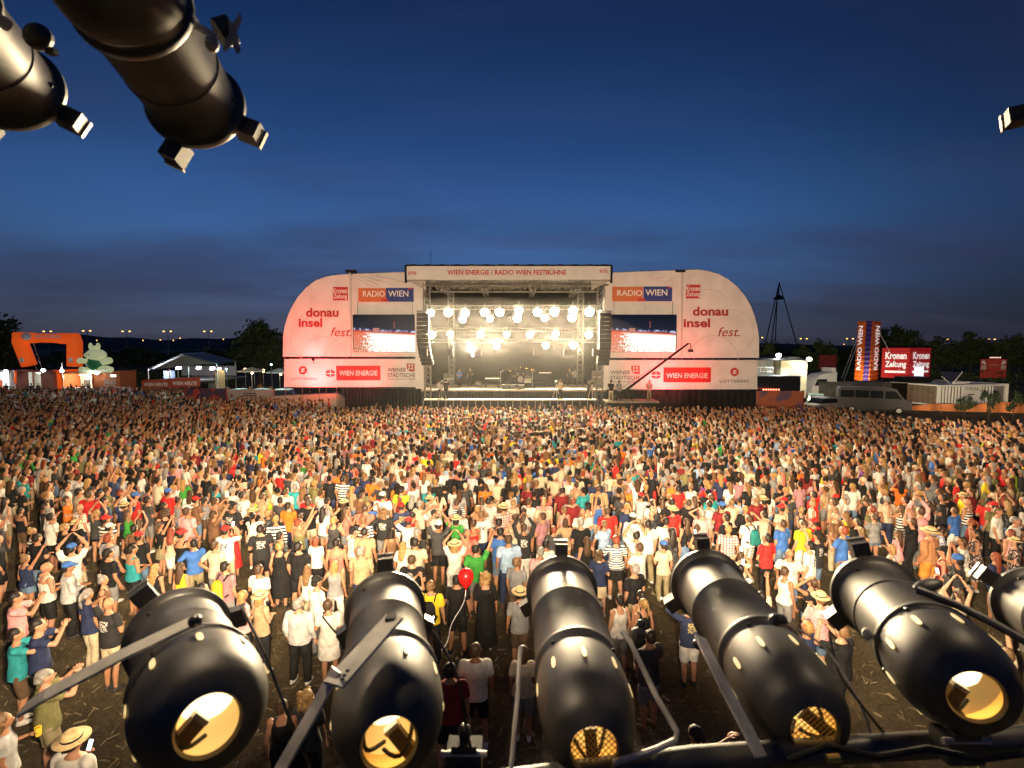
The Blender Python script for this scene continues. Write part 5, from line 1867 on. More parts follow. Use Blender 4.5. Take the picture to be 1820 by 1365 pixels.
# lettering on the back of one white t-shirt
b, d = find('large black lettering on back')
for k, w_ in enumerate(("DON'T", "LET IT", "HIDE")):
    me = text_mesh(w_, .03)
    n_ = len(me.vertices)
    co = np.empty(n_ * 3, 'f'); me.vertices.foreach_get('co', co); co = co.reshape(-1, 3)
    lo, hi = co[:, :2].min(0), co[:, :2].max(0)
    uv = (co[:, :2] - lo) / (hi - lo)
    x = (uv[:, 0] - .5) * .25
    z = 1.345 - k * .095 + uv[:, 1] * .07
    y = -.150 + .9 * x * x
    me.vertices.foreach_set('co', np.stack([x, y, z], 1).astype('f').ravel()); me.update()
    me.materials.clear(); me.materials.append(DARK_PRINT)
    o = bpy.data.objects.new('lettering', me); COL.objects.link(o); o.parent = b

# ------------------------------------------------------------------ trees
LEAF = [mat('leaf_dark', (.035, .060, .020), .7, vary=.4, scale=.5), mat('leaf_lit', (.060, .090, .025), .7, vary=.4, scale=.5)]  # second, lighter leaf colour carries the light on the lit trees
BARK = mat('bark', (.07, .05, .035), .9, vary=.3)


def crown_mesh(mb, c, rad, n, leaf, r):
    clumps = []
    for _ in range(max(10, n // 60)):
        a, b = r.uniform(0, 6.283), math.acos(r.uniform(-.75, 1))
        k = r.uniform(.45, 1.0)
        clumps.append((c + Vector((rad[0] * k * math.sin(b) * math.cos(a), rad[1] * k * math.sin(b) * math.sin(a), rad[2] * k * math.cos(b))), r.uniform(.16, .34)))
    for i in range(n):
        q, s = clumps[r.randrange(len(clumps))]
        p = q + Vector((r.gauss(0, rad[0] * s * .6), r.gauss(0, rad[1] * s * .6), r.gauss(0, rad[2] * s * .5)))
        u = Vector((r.gauss(0, 1), r.gauss(0, 1), r.gauss(0, 1))).normalized()
        v = u.orthogonal().normalized()
        w = u.cross(v)
        l = leaf * r.uniform(.6, 1.3)
        mb.add([p - v * l, p + w * l * .5, p + v * l, p - w * l * .5], [(0, 1, 2, 3)])


def tree(px0, px1, ytop, Y, label, seed, group, n=2200, mat_i=0, trunk_base=0.0):
    r = random.Random(seed)
    a, b = pt(px0, ytop, Y), pt(px1, ytop, Y)
    cx, w, h = (a.x + b.x) / 2, (b.x - a.x) / 2, a.z
    t = thing('broadleaf_tree', (cx, Y, 0), label, 'tree', group)
    cz = h * .58
    mb = MB()
    mb.path([(cx, Y, -.05), (cx + .1, Y, h * .18), (cx - .05, Y, h * .4), (cx, Y, h * .62)], [h * .035, h * .026, h * .02, h * .01], 8)
    for k in range(6):
        an = r.uniform(0, 6.28)
        z0 = h * r.uniform(.2, .42)
        mb.path([(cx, Y, z0), (cx + math.cos(an) * w * .4, Y + math.sin(an) * w * .4, z0 + h * .18), (cx + math.cos(an) * w * .7, Y + math.sin(an) * w * .7, z0 + h * .34)], [h * .014, h * .009, h * .004], 6)
    mb.build('trunk', BARK, t, True)
    mb = MB()
    crown_mesh(mb, Vector((cx, Y, cz)), (w * .86, w * .86, h * .38), n, .035 * h + .06, r)
    mb.build('crown', LEAF[mat_i], t, fix=False)
    return t


TR = 'trees standing round the festival meadow'
tree(412, 505, 572, 95, 'dark rounded tree just beyond the west wing banner', 1, TR, 4200)
tree(-70, 40, 560, 85, 'tall dark tree behind the orange inflatable arch at the picture edge', 2, TR, 3000)
tree(395, 436, 618, 105, 'small tree left of the dark rounded tree', 3, TR, 1200)
tree(1352, 1380, 606, 85, 'small lit tree right behind the east wing banner', 4, TR, 1300, 1)
tree(1405, 1452, 612, 90, 'low lit green tree behind the white cabin', 5, TR, 1500, 1)
tree(1440, 1492, 604, 92, 'lit green tree between the tripod mast and the orange tower', 6, TR, 1700, 1)
tree(1556, 1632, 578, 110, 'tall dark tree right behind the orange inflatable tower', 7, TR, 3000)
tree(1630, 1700, 597, 115, 'dark tree above the red inflatable cube', 8, TR, 2200)
tree(1690, 1765, 592, 118, 'dark tree above the container with the open lid', 9, TR, 2400)
tree(1755, 1840, 596, 112, 'dark tree behind the red arrow sign', 10, TR, 2400)
tree(1488, 1535, 612, 120, 'low dark tree left of the orange inflatable tower', 12, TR, 1500)

# far wood masses
r = random.Random(77)
mb = MB()
for k in range(150):
    px = r.uniform(-60, 520) if k < 85 else r.uniform(1340, 1900)
    Y = r.uniform(120, 170)
    ht = r.uniform(612, 626) if px < 900 else r.uniform(604, 622)
    p = pt(px, ht, Y)
    hh = max(p.z, 4)
    crown_mesh(mb, Vector((p.x, Y, hh * .5)), (hh * .75, hh * .5, hh * .42), 110, .55, r)
tag(mb.build('far_wood', LEAF[0], fix=False), 'dark wood closing the far side of the meadow', 'wood', kind='stuff')
mb = MB()
for k in range(300):
    px = r.uniform(150, 420) if k < 150 else r.uniform(1440, 1840)
    Y = r.uniform(78, 100)
    p = on_ground(px, 690)
    x = pt(px, 690, Y).x
    crown_mesh(mb, Vector((x, Y, 1.6)), (2.2, 1.2, 1.6), 40, .22, r)
tag(mb.build('undergrowth', LEAF[0], fix=False), 'dark undergrowth behind the stalls', 'undergrowth', kind='stuff')

# ------------------------------------------------------------------ street lamps
for k, (px, py, Y) in enumerate([(85, 589, 160), (155, 588, 160), (225, 589, 160), (298, 589, 160), (370, 589, 160), (1349, 600, 190), (1428, 602, 190), (1510, 602, 190), (1678, 603, 190), (1762, 603, 190)]):
    p = pt(px, py, Y)
    nm = ['above the orange inflatable arch', 'between the arch and the inflatable animal', 'above the left end of the gabled tent', 'above the ridge of the gabled tent', 'left of the dark rounded tree',
          'at the curved edge of the east wing banner', 'right of the tripod mast', 'beside the orange inflatable tower', 'above the red inflatable cube', 'above the red arrow sign'][k]
    t = thing('street_lamp', (p.x, Y, 0), f'far glowing orange street lamp {nm}', 'street lamp', 'street lamps along the far road')
    MB().tube((p.x, Y, 0), (p.x, Y, p.z - .3), .14, .08, 8).build('pole', GREY_METAL, t)
    for s in (-1, 1):
        MB().path([(p.x, Y, p.z - .4), (p.x + s * .5, Y, p.z + .05), (p.x + s * 1.1, Y, p.z + .1)], .06).build('arm', GREY_METAL, t)
        MB().ell((p.x + s * 1.1, Y - .2, p.z), (.36, .25, .18), 8, 5).build('lamp_head', STREET_GLOW, t)

# ------------------------------------------------------------------ far left: inflatable arch, animal, booths
ORANGE_AIR = mat('orange_air_fabric', (.75, .11, .012), .5, vary=.1, scale=.4, emit=(1, .125, .012), estr=.42)
Ya = 75
arch = thing('inflatable_arch', pt(82, 650, Ya), 'big glowing orange inflatable arch over the booths', 'inflatable arch')


def air_tube(a, b, c, d, r):
    ps = []
    for p, q in ((a, b), (b, c), (c, d)):
        p, q = Vector(p), Vector(q)
        n = 8
        for k in range(n + 1):
            t = k / n
            ps.append(p.lerp(q, .0 + t))
    out = [ps[0]]
    for p in ps[1:]:
        if (p - out[-1]).length > .05: out.append(p)
    sm = out
    return MB().path(sm, [r * (.72 if 10 < i < len(sm) - 11 else .86 if 8 < i < len(sm) - 9 else 1) for i in range(len(sm))], 14)


air_tube(pt(52, 649, Ya), pt(33, 600, Ya), pt(133, 602, Ya), pt(133, 651, Ya), .92).build('air_tube', ORANGE_AIR, arch, True)
pl = MB().ell(pt(47, 598, Ya - 1.05), (.75, .12, .55), 14, 6).build('printed_oval', WHITE_PRINT, arch, True)
txt("WIEN ENERGIE", (60, 595, 108, 601), Ya - 1.16, arch, WHITE_PRINT, .02)
for x, y in ((38, 640), (125, 640)):
    pxbox(x - 3.5, y - 4, x + 3.5, y + 4, Ya - 1.2, .05).build('printed_square', WHITE_PRINT, arch)
for x0, y0, x1, y1 in ((58, 606, 76, 660), (62, 648, 67, 660)):
    MB().tube(pt(x0, y0, Ya - .3), pt(x1, y1, Ya - 2), .03, n=5).build('guy_rope', WHITE_PAINT, arch)

Yi = 71
an = thing('inflatable_animal', pt(170, 662, Yi), 'pale glowing inflatable animal with ears and a green vest sitting on a booth', 'inflatable figure')
PALE = mat('pale_air_fabric', (.62, .66, .44), .5, vary=.12, scale=.8, emit=(.80, .90, .50), estr=.30)
k = Yi / 910


def blob(px, py, w, h, d=None, dy=0):
    return MB().ell(pt(px, py, Yi + dy), (w * k, (d or min(w, h)) * k, h * k), 14, 9)


blob(170, 645, 15, 16, 13).build('trunk', mat('green_air_vest', (.02, .14, .06), .5, emit=(.03, .25, .12), estr=.12), an, True)
hd_ = blob(171, 631, 17, 11, 12, -.3).build('head', PALE, an, True)
blob(156.5, 631, 6.5, 4.5, 5, -.9).build('muzzle', PALE, an, True)
for x in (153.5, 157.5): blob(x, 630.5, .9, 1.1, .8, -1.35).build('nostril', DARK_PRINT, hd_)
for x, s in ((161, -1), (174.5, 1)):
    blob(x, 615.5, 3.6, 6.5, 2.5).build('ear', PALE, an, True)
blob(167.5, 619.5, 7.5, 5.5, 6).build('head_tuft', PALE, an, True)
MB().path([pt(160, 641, Yi - .4), pt(150, 642, Yi - .9), pt(142, 640, Yi - 1.2)], [.38, .36, .42], 10).build('arm', PALE, an, True)
blob(141, 641, 4.2, 5.2, 4, -1.2).build('paw', PALE, an, True)
MB().path([pt(182, 641, Yi - .3), pt(193, 641, Yi - .7), pt(180, 645, Yi - 1.3)], [.40, .5, .36], 10).build('arm', PALE, an, True)
MB().path([pt(165, 657, Yi), pt(152, 658, Yi - .8), pt(143, 657, Yi - 1.4)], [.52, .45, .42], 10).build('leg', PALE, an, True)
MB().path([pt(178, 657, Yi), pt(190, 656, Yi - .6), pt(196, 657, Yi - 1.4)], [.52, .5, .42], 10).build('leg', PALE, an, True)

BOOTH_WALL = mat('booth_orange', (.50, .15, .05), .7, vary=.12)
BOOTH_IN = mat('booth_inside', (.78, .74, .62), .7, vary=.08)
BOOTH_CLOTH = mat('booth_brown_red', (.26, .10, .07), .7, vary=.15)


def booth(x0, x1, y0, y1, Y, label, wallm, opening, light, col, lines=None):
    a, b = pt(x0, y0, Y), pt(x1, y1, Y)
    t = thing('market_booth', ((a.x + b.x) / 2, Y, 0), label, 'booth', 'booths under the orange arch')
    MB().box2((a.x, Y + 3.0, 0), (b.x, Y + 3.1, a.z)).build('back_wall', BOOTH_IN if light else wallm, t)
    for x in (a.x, b.x - .1):
        MB().box2((x, Y + .05, 0), (x + .1, Y + 2.99, a.z)).build('side_wall', wallm, t)
    MB().box2((a.x - .1, Y - .3, a.z + .003), (b.x + .1, Y + 3.1, a.z + .18)).build('roof', wallm, t)
    if opening:
        oa, ob = pt(opening[0], opening[1], Y), pt(opening[2], opening[3], Y)
        if oa.x > a.x + .3: MB().box2((a.x, Y, 0), (oa.x, Y + .05, a.z)).build('front_panel', wallm, t)
        if ob.x < b.x - .3: MB().box2((ob.x, Y, 0), (b.x, Y + .05, a.z)).build('front_panel', wallm, t)
        MB().box2((oa.x, Y - .25, ob.z - .08), (ob.x, Y + .3, ob.z)).build('counter', WHITE_PAINT, t)
        MB().box2((oa.x, Y, 0), (ob.x, Y + .05, ob.z - .09)).build('counter_front', wallm, t)
        for q in range(2):
            MB().box2((oa.x + (ob.x - oa.x) * (.2 + .45 * q), Y + 2.6, .5), (oa.x + (ob.x - oa.x) * (.36 + .45 * q), Y + 2.95, 2.0)).build('cooler', GREY_METAL, t)
    else:
        w = MB().box2((a.x, Y, 0), (b.x, Y + .05, a.z)).build('front_panel', wallm, t)
    if light:
        p = Vector(((a.x + b.x) / 2, Y + 1.2, a.z - .25))
        MB().box(p, (1.2, .12, .08)).build('tube_light', emis('tube_' + label[:6], col, 12), t)
        lamp_obj('booth_light', 'POINT', p - Vector((0, 0, .12)), col, light * 2.5, t, .15)
    return t


booth(-30, 22, 661, 692, 72, 'white lit booth at the picture edge under the arch', WHITE_PAINT, (0, 664, 17, 690), 260, (.85, .95, 1))
tb = booth(24, 97, 661, 692, 72.5, 'brownish red booth with a greenish window, below the arch', BOOTH_CLOTH, (50, 664, 74, 689), 90, (.75, 1, .95))
booth(98, 108, 660, 690, 73, 'narrow glowing orange booth panel between two booths', ORANGE_AIR, None, 0, (1, 1, 1))
booth(109, 165, 664, 691, 72, 'open booth lit yellow inside with customers at its counter', BOOTH_WALL, (110, 667, 164, 689), 240, (1, .93, .70))
be = booth(166, 214, 662, 690, 71.5, 'orange booth wall printed with pale lines, under the inflatable animal', BOOTH_WALL, None, 0, (1, 1, 1))
print_lines((185, 675, 206, 688), 71.5, be, LINE_PRINT, 3)
pxbox(196, 666, 206, 670, 71.48, .02).build('lit_sign', emis('booth_sign', (.85, 1, .85), 2.5), be)
for px, py in ((77, 658), (110, 659), (172, 663), (10, 660)):
    p = pt(px, py, 71)
    t = thing('flood_lamp', p, f'small glaring white flood lamp on the booth roof {["below the arch middle", "beside the white flame", "under the inflatable animal", "at the picture edge"][[77, 110, 172, 10].index(px)]}', 'lamp', 'flood lamps on the booths')
    MB().ell(p, (.28, .12, .22), 10, 6).build('lamp_glass', WHITE_GLOW, t)
    MB().box(p + Vector((0, .18, 0)), (.5, .12, .4)).tube(p + Vector((0, .2, -.2)), p + Vector((0, .2, -.6)), .03, n=5).build('lamp_case', BLACK_METAL, t)
    lamp_obj('flood_light', 'POINT', p - Vector((0, .3, 0)), (.95, .97, 1), 60, t, .15)
p = pt(109.5, 655, 71)
t = thing('feather_flag', (p.x, 71, 0), 'thin white feather flag lit from below between the arch legs', 'flag')
MB().prism([pt(109, 645, 71), pt(110.5, 645, 71), pt(112, 660, 71), pt(108, 660, 71)], (0, .05, 0)).build('flag_cloth', WHITE_PRINT, t)
MB().tube((p.x + .1, 71.03, 0), pt(110, 645, 71.03), .03, n=5).build('pole', ALU, t)
for x0, x1, y0, y1, lab in ((0, 5, 676, 700, 'bright orange upright flag at the picture edge'), (24.5, 30, 660, 681, 'short orange hanging banner between the first two booths')):
    a, b = pt(x0, y0, 70.5), pt(x1, y1, 70.5)
    t = thing('upright_flag', ((a.x + b.x) / 2, 70.5, 0), lab, 'flag', 'orange flags by the booths')
    fm = MB(); fm.rings([[(a.x + (b.x - a.x) * i / 4, 70.5 + .08 * math.sin(i * 1.7 + j), a.z + (b.z - a.z) * j / 6) for i in range(5)] for j in range(7)], cap=False, closed=False)
    fm.build('flag_cloth', ORANGE_AIR, t, fix=False)
    MB().tube((a.x - .05, 70.55, 0), (a.x - .05, 70.55, a.z + .1), .03, n=6).build('pole', ALU, t)
for x0, x1, y0, y1, s, lab in ((113, 172, 690, 697.5, None, 'blank white hoarding before the yellow lit booth'), (178, 222, 687.5, 696, 'AUSGANG', 'white hoarding with red exit lettering left of the tent')):
    a, b = pt(x0, y0, 69), pt(x1, y1, 69)
    t = thing('hoarding', ((a.x + b.x) / 2, 69, 0), lab, 'hoarding', 'hoardings round the meadow')
    o = MB().box2((a.x, 69, b.z), (b.x, 69.06, a.z)).build('board', WHITE_PRINT, t)
    for x in (a.x + .2, b.x - .2): MB().tube((x, 69.1, 0), (x, 69.1, a.z - .02), .03, n=6).build('post', ALU, t)
    if s: txt(s, (182, 689, 218, 694.5), 69, o, RED_PRINT, .03)

# ------------------------------------------------------------------ gabled tent
Yt = 62
tent = thing('event_tent', (pt(320, 690, Yt).x, Yt, 0), 'lit gabled event tent on a platform behind a red news banner', 'tent')
TENTC = mat('tent_sheet', (.15, .15, .155), .6, vary=.15, scale=.5)
gl, ga, gr = pt(262, 656, Yt), pt(322, 629, Yt), pt(384, 646, Yt)
bk = Vector((-4.2, 12, 0))
th = Vector((0, 0, -.06))
for a, b in ((gl, ga), (ga, gr)):
    MB().prism([a, b, b + bk, a + bk], (0, 0, -.06)).build('roof_sheet', TENTC, tent)
MB().prism([gl + Vector((.3, .3, -.1)), ga + Vector((0, .3, -.15)), gr + Vector((-.3, .3, -.1)), gr + Vector((-2.2, .3, -.12))], (0, .03, 0)).build('gable_sheet', TENTC, tent)
fl = pt(320, 676, Yt).z
for p in (gl, gr, gl + bk, gr + bk, Vector((pt(300, 660, Yt).x, Yt, gl.z)), Vector((pt(334, 660, Yt).x, Yt, gl.z + .3))):
    MB().tube((p.x, p.y + .1, .02), (p.x, p.y + .1, p.z), .07, n=6).build('tent_post', ALU, tent)
MB().path([gl, ga, gr], .07).path([gl + bk, ga + bk, gr + bk], .07).tube(ga, ga + bk, .07).build('roof_frame', ALU, tent)
MB().box2((gl.x, Yt + .2, fl - .2), (gr.x - 1.4, Yt + 10, fl)).build('platform', GREY_METAL, tent)
MB().box2((gl.x - 3, Yt + 11, fl), (gr.x - 3.5, Yt + 11.1, gl.z)).build('rear_sheet', mat('tent_rear', (.22, .22, .24), .7), tent)
for i in range(6):
    MB().box2((gr.x - 1.35 + i * .32, Yt + .5, 0), (gr.x - 1.05 + i * .32, Yt + 1.8, fl * (1 - (i + 1) / 7))).build('stair_step', GREY_METAL, tent)
MB().tube((gr.x - 1.3, Yt + .45, fl + .9), (gr.x + .6, Yt + .45, 1.0), .03, n=6).build('stair_rail', ALU, tent)
dk = MB().box2((pt(291, 670, Yt + 3).x, Yt + 3, fl), (pt(304, 670, Yt + 3).x, Yt + 3.8, fl + 1.0)).build('presenter_desk', mat('desk_blue', (.25, .33, .45), .4), tent)
for px, py, e in ((290, 653, 300), (316, 655, 330), (352, 655, 60), (376, 656, 40)):
    p = pt(px, py, Yt + 2.5)
    o = MB().ell(p, (.26, .13, .14), 10, 6).box(p + Vector((0, .2, .1)), (.5, .2, .3)).build('tent_lamp', emis('tent_lamp', (.85, .85, 1), 14), tent)
    lamp_obj('tent_light', 'POINT', p - Vector((0, .4, .1)), (.86, .86, 1), e, tent, .2)
a, b = pt(251, 673, Yt - .4), pt(355, 673, Yt - .4)
z0, z1 = pt(300, 691, Yt - .4).z, pt(300, 672, Yt - .4).z
nb = MB().prism([(a.x, Yt - .4, z0), (b.x, Yt - .4, z0 + .25), (b.x, Yt - .4, z1 + .15), (a.x, Yt - .4, z1 - .25)], (0, .08, 0)).build('news_banner', mat('banner_red', (.42, .085, .045), .6, vary=.15), tent)
txt("WIEN HEUTE", (256, 680.5, 298, 686.5), Yt - .4, nb, WHITE_PRINT, .02)
txt("WIEN HEUTE", (307, 678, 350, 684.5), Yt - .4, nb, WHITE_PRINT, .02)
MB().box2((a.x, Yt - .2, 0), (b.x, Yt - .1, z0 - .02)).build('platform_skirt', mat('skirt_rust', (.22, .10, .06), .8), tent)

# slatted kiosk beside the tent
kk = pt(392, 690, Yt)
t = thing('slatted_kiosk', (kk.x, Yt + 1, 0), 'narrow kiosk of upright pale slats right of the tent', 'kiosk')
for i in range(7):
    x = pt(384 + i * 2.5, 690, Yt + 1).x
    MB().box2((x - .05, Yt + 1, 0), (x + .06, Yt + 1.08, pt(390, 657 + .6 * abs(i - 3), Yt + 1).z)).build('slat', mat('slat_wood', (.55, .42, .25), .7), t)
p = pt(391, 655, Yt + .6)
MB().ell(p, (.16, .1, .12), 8, 5).build('kiosk_lamp', emis('kiosk_lamp', (1, .75, .65), 15), t)
lamp_obj('kiosk_light', 'POINT', p - Vector((0, .25, .1)), (1, .85, .6), 40, t, .1)

# stalls with umbrellas far behind
for px, py, lab, m in ((447, 659, 'square market umbrella over warm stall lights', mat('umbrella_cream', (.6, .5, .36), .8)), (497, 661, 'pale umbrella close to the edge of the west wing banner', mat('umbrella_white', (.7, .66, .6), .8))):
    p = pt(px, py, 66)
    t = thing('market_umbrella', (p.x, 66, 0), lab, 'umbrella', 'umbrellas at the far stalls')
    MB().lathe([(0, .001), (-.5, 1.7), (-.62, 1.7), (-.15, .02)], p + Vector((0, 0, .5)), (0, 0, 1), 8).build('canopy', m, t)
    MB().tube((p.x, 66, 0), p + Vector((0, 0, .4)), .04, n=6).build('pole', ALU, t)
    q = p + Vector((.4, -.6, -.25))
    MB().ell(q, (.14, .1, .14), 8, 5).build('lantern', emis('lantern', (1, .55, .2), 18), t)
    lamp_obj('lantern_light', 'POINT', q - Vector((0, .2, .1)), (1, .7, .4), 60, t, .1)
for px, py in ((436, 657), (452, 657), (468, 659), (509, 652)):
    p = pt(px, py, 67)
    t = thing('stall_lantern', p, f'small orange lantern at the far stalls {["left of", "above", "right of", "at the banner edge beyond"][[436, 452, 468, 509].index(px)]} the cream umbrella', 'lantern', 'lanterns at the far stalls')
    MB().ell(p, (.22, .2, .2), 8, 5).build('lantern_glass', emis('lantern', (1, .55, .2), 18), t)
    MB().tube(p, (p.x, p.y, .0), .025, n=5).build('post', GREY_METAL, t)


def car(cx, Y, label, paint, yaw=0.0, L=4.4, H=1.5, group=None):
    """small car built along x, then turned"""
    t = thing('parked_car', (cx, Y, 0), label, 'car', group)

    def bld(mb, name, m, sm=False):
        o = mb.build(name, m, None, sm); o.parent = t; return o
    W = 1.75
    prof = [(-L / 2, .35), (-L / 2 + .05, .75), (-L / 2 + .9, .92), (L / 2 - .7, .92), (L / 2 - .05, .70), (L / 2, .35)]
    mb = MB(); mb.prism([(x, -W / 2, z) for x, z in prof], (0, W, 0)); bld(mb, 'body', paint)
    cab = [(-L / 2 + .75, .93), (-L / 2 + 1.35, H - .06), (-.1, H), (L / 2 - 1.25, H - .05), (L / 2 - .75, .93)]
    mb = MB(); mb.prism([(x, -W / 2 + .13, z) for x, z in cab], (0, W - .26, 0)); bld(mb, 'cabin', GLASS_DARK)
    mb = MB(); mb.prism([(-L / 2 + 1.3, -W / 2 + .10, H - .02), (-.1, -W / 2 + .10, H + .04), (L / 2 - 1.2, -W / 2 + .10, H - .02), (L / 2 - 1.2, -W / 2 + .10, H - .1), (-L / 2 + 1.3, -W / 2 + .10, H - .1)], (0, W - .2, 0)); bld(mb, 'roof', paint)
    for x in (-L / 2 + .8, L / 2 - .85):
        for s in (-1, 1):
            mb = MB(); mb.tube((x, s * (W / 2 - .2), .32), (x, s * (W / 2 + .01), .32), .32, n=16); w = bld(mb, 'wheel', RUBBER)
            mb = MB(); mb.tube((x, s * (W / 2 + .012), .32), (x, s * (W / 2 + .02), .32), .2, n=12); o = mb.build('rim', ALU); o.parent = w
    for s in (-1, 1):
        mb = MB(); mb.ell((-L / 2 + .06, s * .6, .66), (.05, .18, .08), 8, 5); bld(mb, 'headlight', mat('headlight_glass', (.7, .7, .7), .2))
    t.rotation_euler = (0, 0, yaw)
    return t


for k, (px, lab) in enumerate(((421, 'white car with teal light on it, first behind the grey hoarding'), (461, 'white car with teal light on it, middle of the row behind the grey hoarding'), (500, 'white car with teal light on it, closest to the west wing banner'))):
    car(pt(px, 690, 58).x, 58 + k * .3, lab, WHITE_PAINT, R(8), 4.2, 3.0 - 1.0, 'white cars behind the grey hoarding')
for px, py in ((402, 676), (482, 668)):
    p = pt(px, py - 20, 56.5)
    t = thing('work_lamp', p, f'teal white work lamp over the parked white cars, {"nearer the kiosk" if px < 450 else "nearer the stage"}', 'lamp', 'work lamps over the white cars')
    MB().ell(p, (.12, .08, .1), 8, 5).build('lamp_glass', emis('teal_glow', (.5, 1, .95), 8), t)
    MB().tube(p, (p.x, p.y + .2, 0), .03, n=6).build('post', GREY_METAL, t)
    lamp_obj('work_light', 'POINT', p - Vector((0, -.4, .2)), (.45, 1, .92), 420, t, .1)

# hoardings left of the stage
Yh = 52


def hoard(x0, x1, y0, y1, Y0, Y1, label, m, prints=False):
    a, b = pt(x0, y0, Y0), pt(x1, y0, Y1)
    t = thing('hoarding', ((a.x + b.x) / 2, (Y0 + Y1) / 2, 0), label, 'hoarding', 'hoardings round the meadow')
    o = MB().prism([(a.x, Y0, .05), (b.x, Y1, .05), (b.x, Y1, b.z), (a.x, Y0, a.z)], (0, .08, 0)).build('board', m, t)
    for p in (a, b):
        MB().box2((p.x - .05, p.y - .04, 0), (p.x + .05, p.y + .12, p.z + .06)).build('post', mat('post_red', (.30, .04, .03), .6), t)
    if prints:
        print_lines((432, 698, 458, 706), min(Y0, Y1), o, DARK_PRINT, 2)
    return t, o


picm = speckled('night_picture', (.06, .035, .07), (.32, .05, .04), .8, .5)
hoard(328, 402, 690.5, 712, 53, 53, 'dark red and blue picture hoarding under the tent platform', picm)
hoard(403, 487, 692, 716, 52, 52, 'grey printed hoarding before the white cars', mat('hoarding_grey', (.30, .27, .25), .7, vary=.25, scale=.5), True)
t, o = hoard(1322, 1428, 695, 728, 51, 51, 'orange and violet picture hoarding before the dark cabin', speckled('dusk_picture', (.42, .12, .06), (.16, .09, .15), .35, .5))
# sweeping low barrier, red lit
bt = thing('curved_barrier', (pt(545, 710, 49).x, 49, 0), 'low beige cloth barrier sweeping from the white cars to the west wing', 'barrier')
top = [(482, 704, 51), (510, 702, 50.5), (540, 701, 50), (575, 699.5, 49.4), (600, 699, 49), (608, 703, 48.2), (613, 708, 47.6)]
P1 = [pt(*q) for q in top]
mb = MB(); mb.rings([P1, [Vector((p.x, p.y - .05, .03)) for p in P1]], cap=False, closed=False)
mb.build('barrier_cloth', mat('beige_cloth', (.45, .37, .28), .8, vary=.15), bt, fix=False)
MB().path(P1, .05).build('top_rail', GREY_METAL, bt)

# ------------------------------------------------------------------ right side
Yc = 58
cab = thing('site_cabin', (pt(1392, 700, Yc).x, Yc, 0), 'white lit site cabin joined to the east wing banner', 'cabin')
CABW = mat('cabin_white', (.66, .68, .66), .6, vary=.1, scale=.7)
CREAM = mat('cream_tarp', (.60, .54, .38), .75, vary=.2, scale=.6)
a, b = pt(1344, 690, Yc), pt(1386, 640, Yc)
MB().box2((a.x, Yc + 1.5, 0), (b.x, Yc + 1.6, b.z)).build('rear_wall', CABW, cab)
MB().box2((a.x, Yc - 1.0, pt(1360, 669, Yc).z - .15), (b.x, Yc + 1.49, pt(1360, 669, Yc).z)).build('gallery_floor', GREY_METAL, cab)
MB().box2((a.x, Yc - .8, b.z + .003), (b.x + .2, Yc + 3, b.z + .2)).build('roof', BLACK_METAL, cab)
dz0 = pt(1360, 669, Yc).z
door_ = MB().box2((pt(1362, 660, Yc + 1.4).x, Yc + 1.42, dz0), (pt(1374, 660, Yc + 1.4).x, Yc + 1.47, dz0 + 2.0)).build('door', mat('door_glass', (.5, .6, .58), .3), cab)
for zz in (.55, 1.05):
    MB().tube((pt(1330, 669, Yc - 1).x, Yc - .95, dz0 + zz), (pt(1374, 669, Yc - 1).x, Yc - .95, dz0 + zz), .035, n=6).build('gallery_rail', WHITE_PAINT, cab)
for i in range(9):
    x = pt(1330 + i * 5.5, 669, Yc - 1).x
    MB().tube((x, Yc - .95, dz0 - .1), (x, Yc - .95, dz0 + 1.07), .03, n=5).build('baluster', WHITE_PAINT, cab)
for i in range(5):
    x = pt(1348 + i * 8, 669, Yc + .9).x
    MB().tube((x, Yc + .5, 0), (x, Yc + .5, dz0 - .16), .05, n=5).build('support_post', GREY_METAL, cab)
box = thing('tarp_trailer', (pt(1412, 700, Yc).x, Yc, 0), 'tall cream trailer box beside the white site cabin', 'trailer')
a, b = pt(1388, 700, Yc), pt(1437, 641, Yc)
MB().box2((a.x, Yc + .2, 1.0), (b.x, Yc + 6, b.z)).build('trailer_box', CREAM, box)
MB().prism([(a.x, Yc + .15, b.z), ((a.x * 2 + b.x) / 3, Yc + .15, b.z + .45), ((a.x + b.x * 2) / 3, Yc + .15, b.z + .40), (b.x, Yc + .15, b.z)], (0, 5.8, 0)).build('tarp_top', BLACK_CLOTH, box)
for x in (a.x + .8, b.x - .8):
    MB().tube((x, Yc + .5, .5), (x, Yc + .9, .5), .5, n=16).build('wheel', RUBBER, box)
MB().box2((a.x, Yc + .4, .8), (b.x, Yc + 5.8, .99)).build('chassis', BLACK_METAL, box)
for px, py, col, e, lab in ((1384, 634, (.90, 1, .95), 1000, 'glaring white flood lamp on the white site cabin'), (1438, 641, (1, .88, .62), 700, 'glaring warm flood lamp at the corner of the cream trailer')):
    p = pt(px, py, Yc - .8) + Vector((0, 0, .15))
    t = thing('flood_lamp', p, lab, 'lamp', 'flood lamps right of the stage')
    MB().ell(p, (.30, .12, .22), 10, 6).build('lamp_glass', emis('flood_%d' % px, col, 40), t)
    MB().box(p + Vector((0, .2, .05)), (.5, .14, .4)).tube(p + Vector((0, .2, -.1)), p + Vector((0, 1.0, -.5)), .03, n=5).build('lamp_case', BLACK_METAL, t)
    lamp_obj('flood_light', 'POINT', p - Vector((0, .35, .15)), col, e, t, .15)
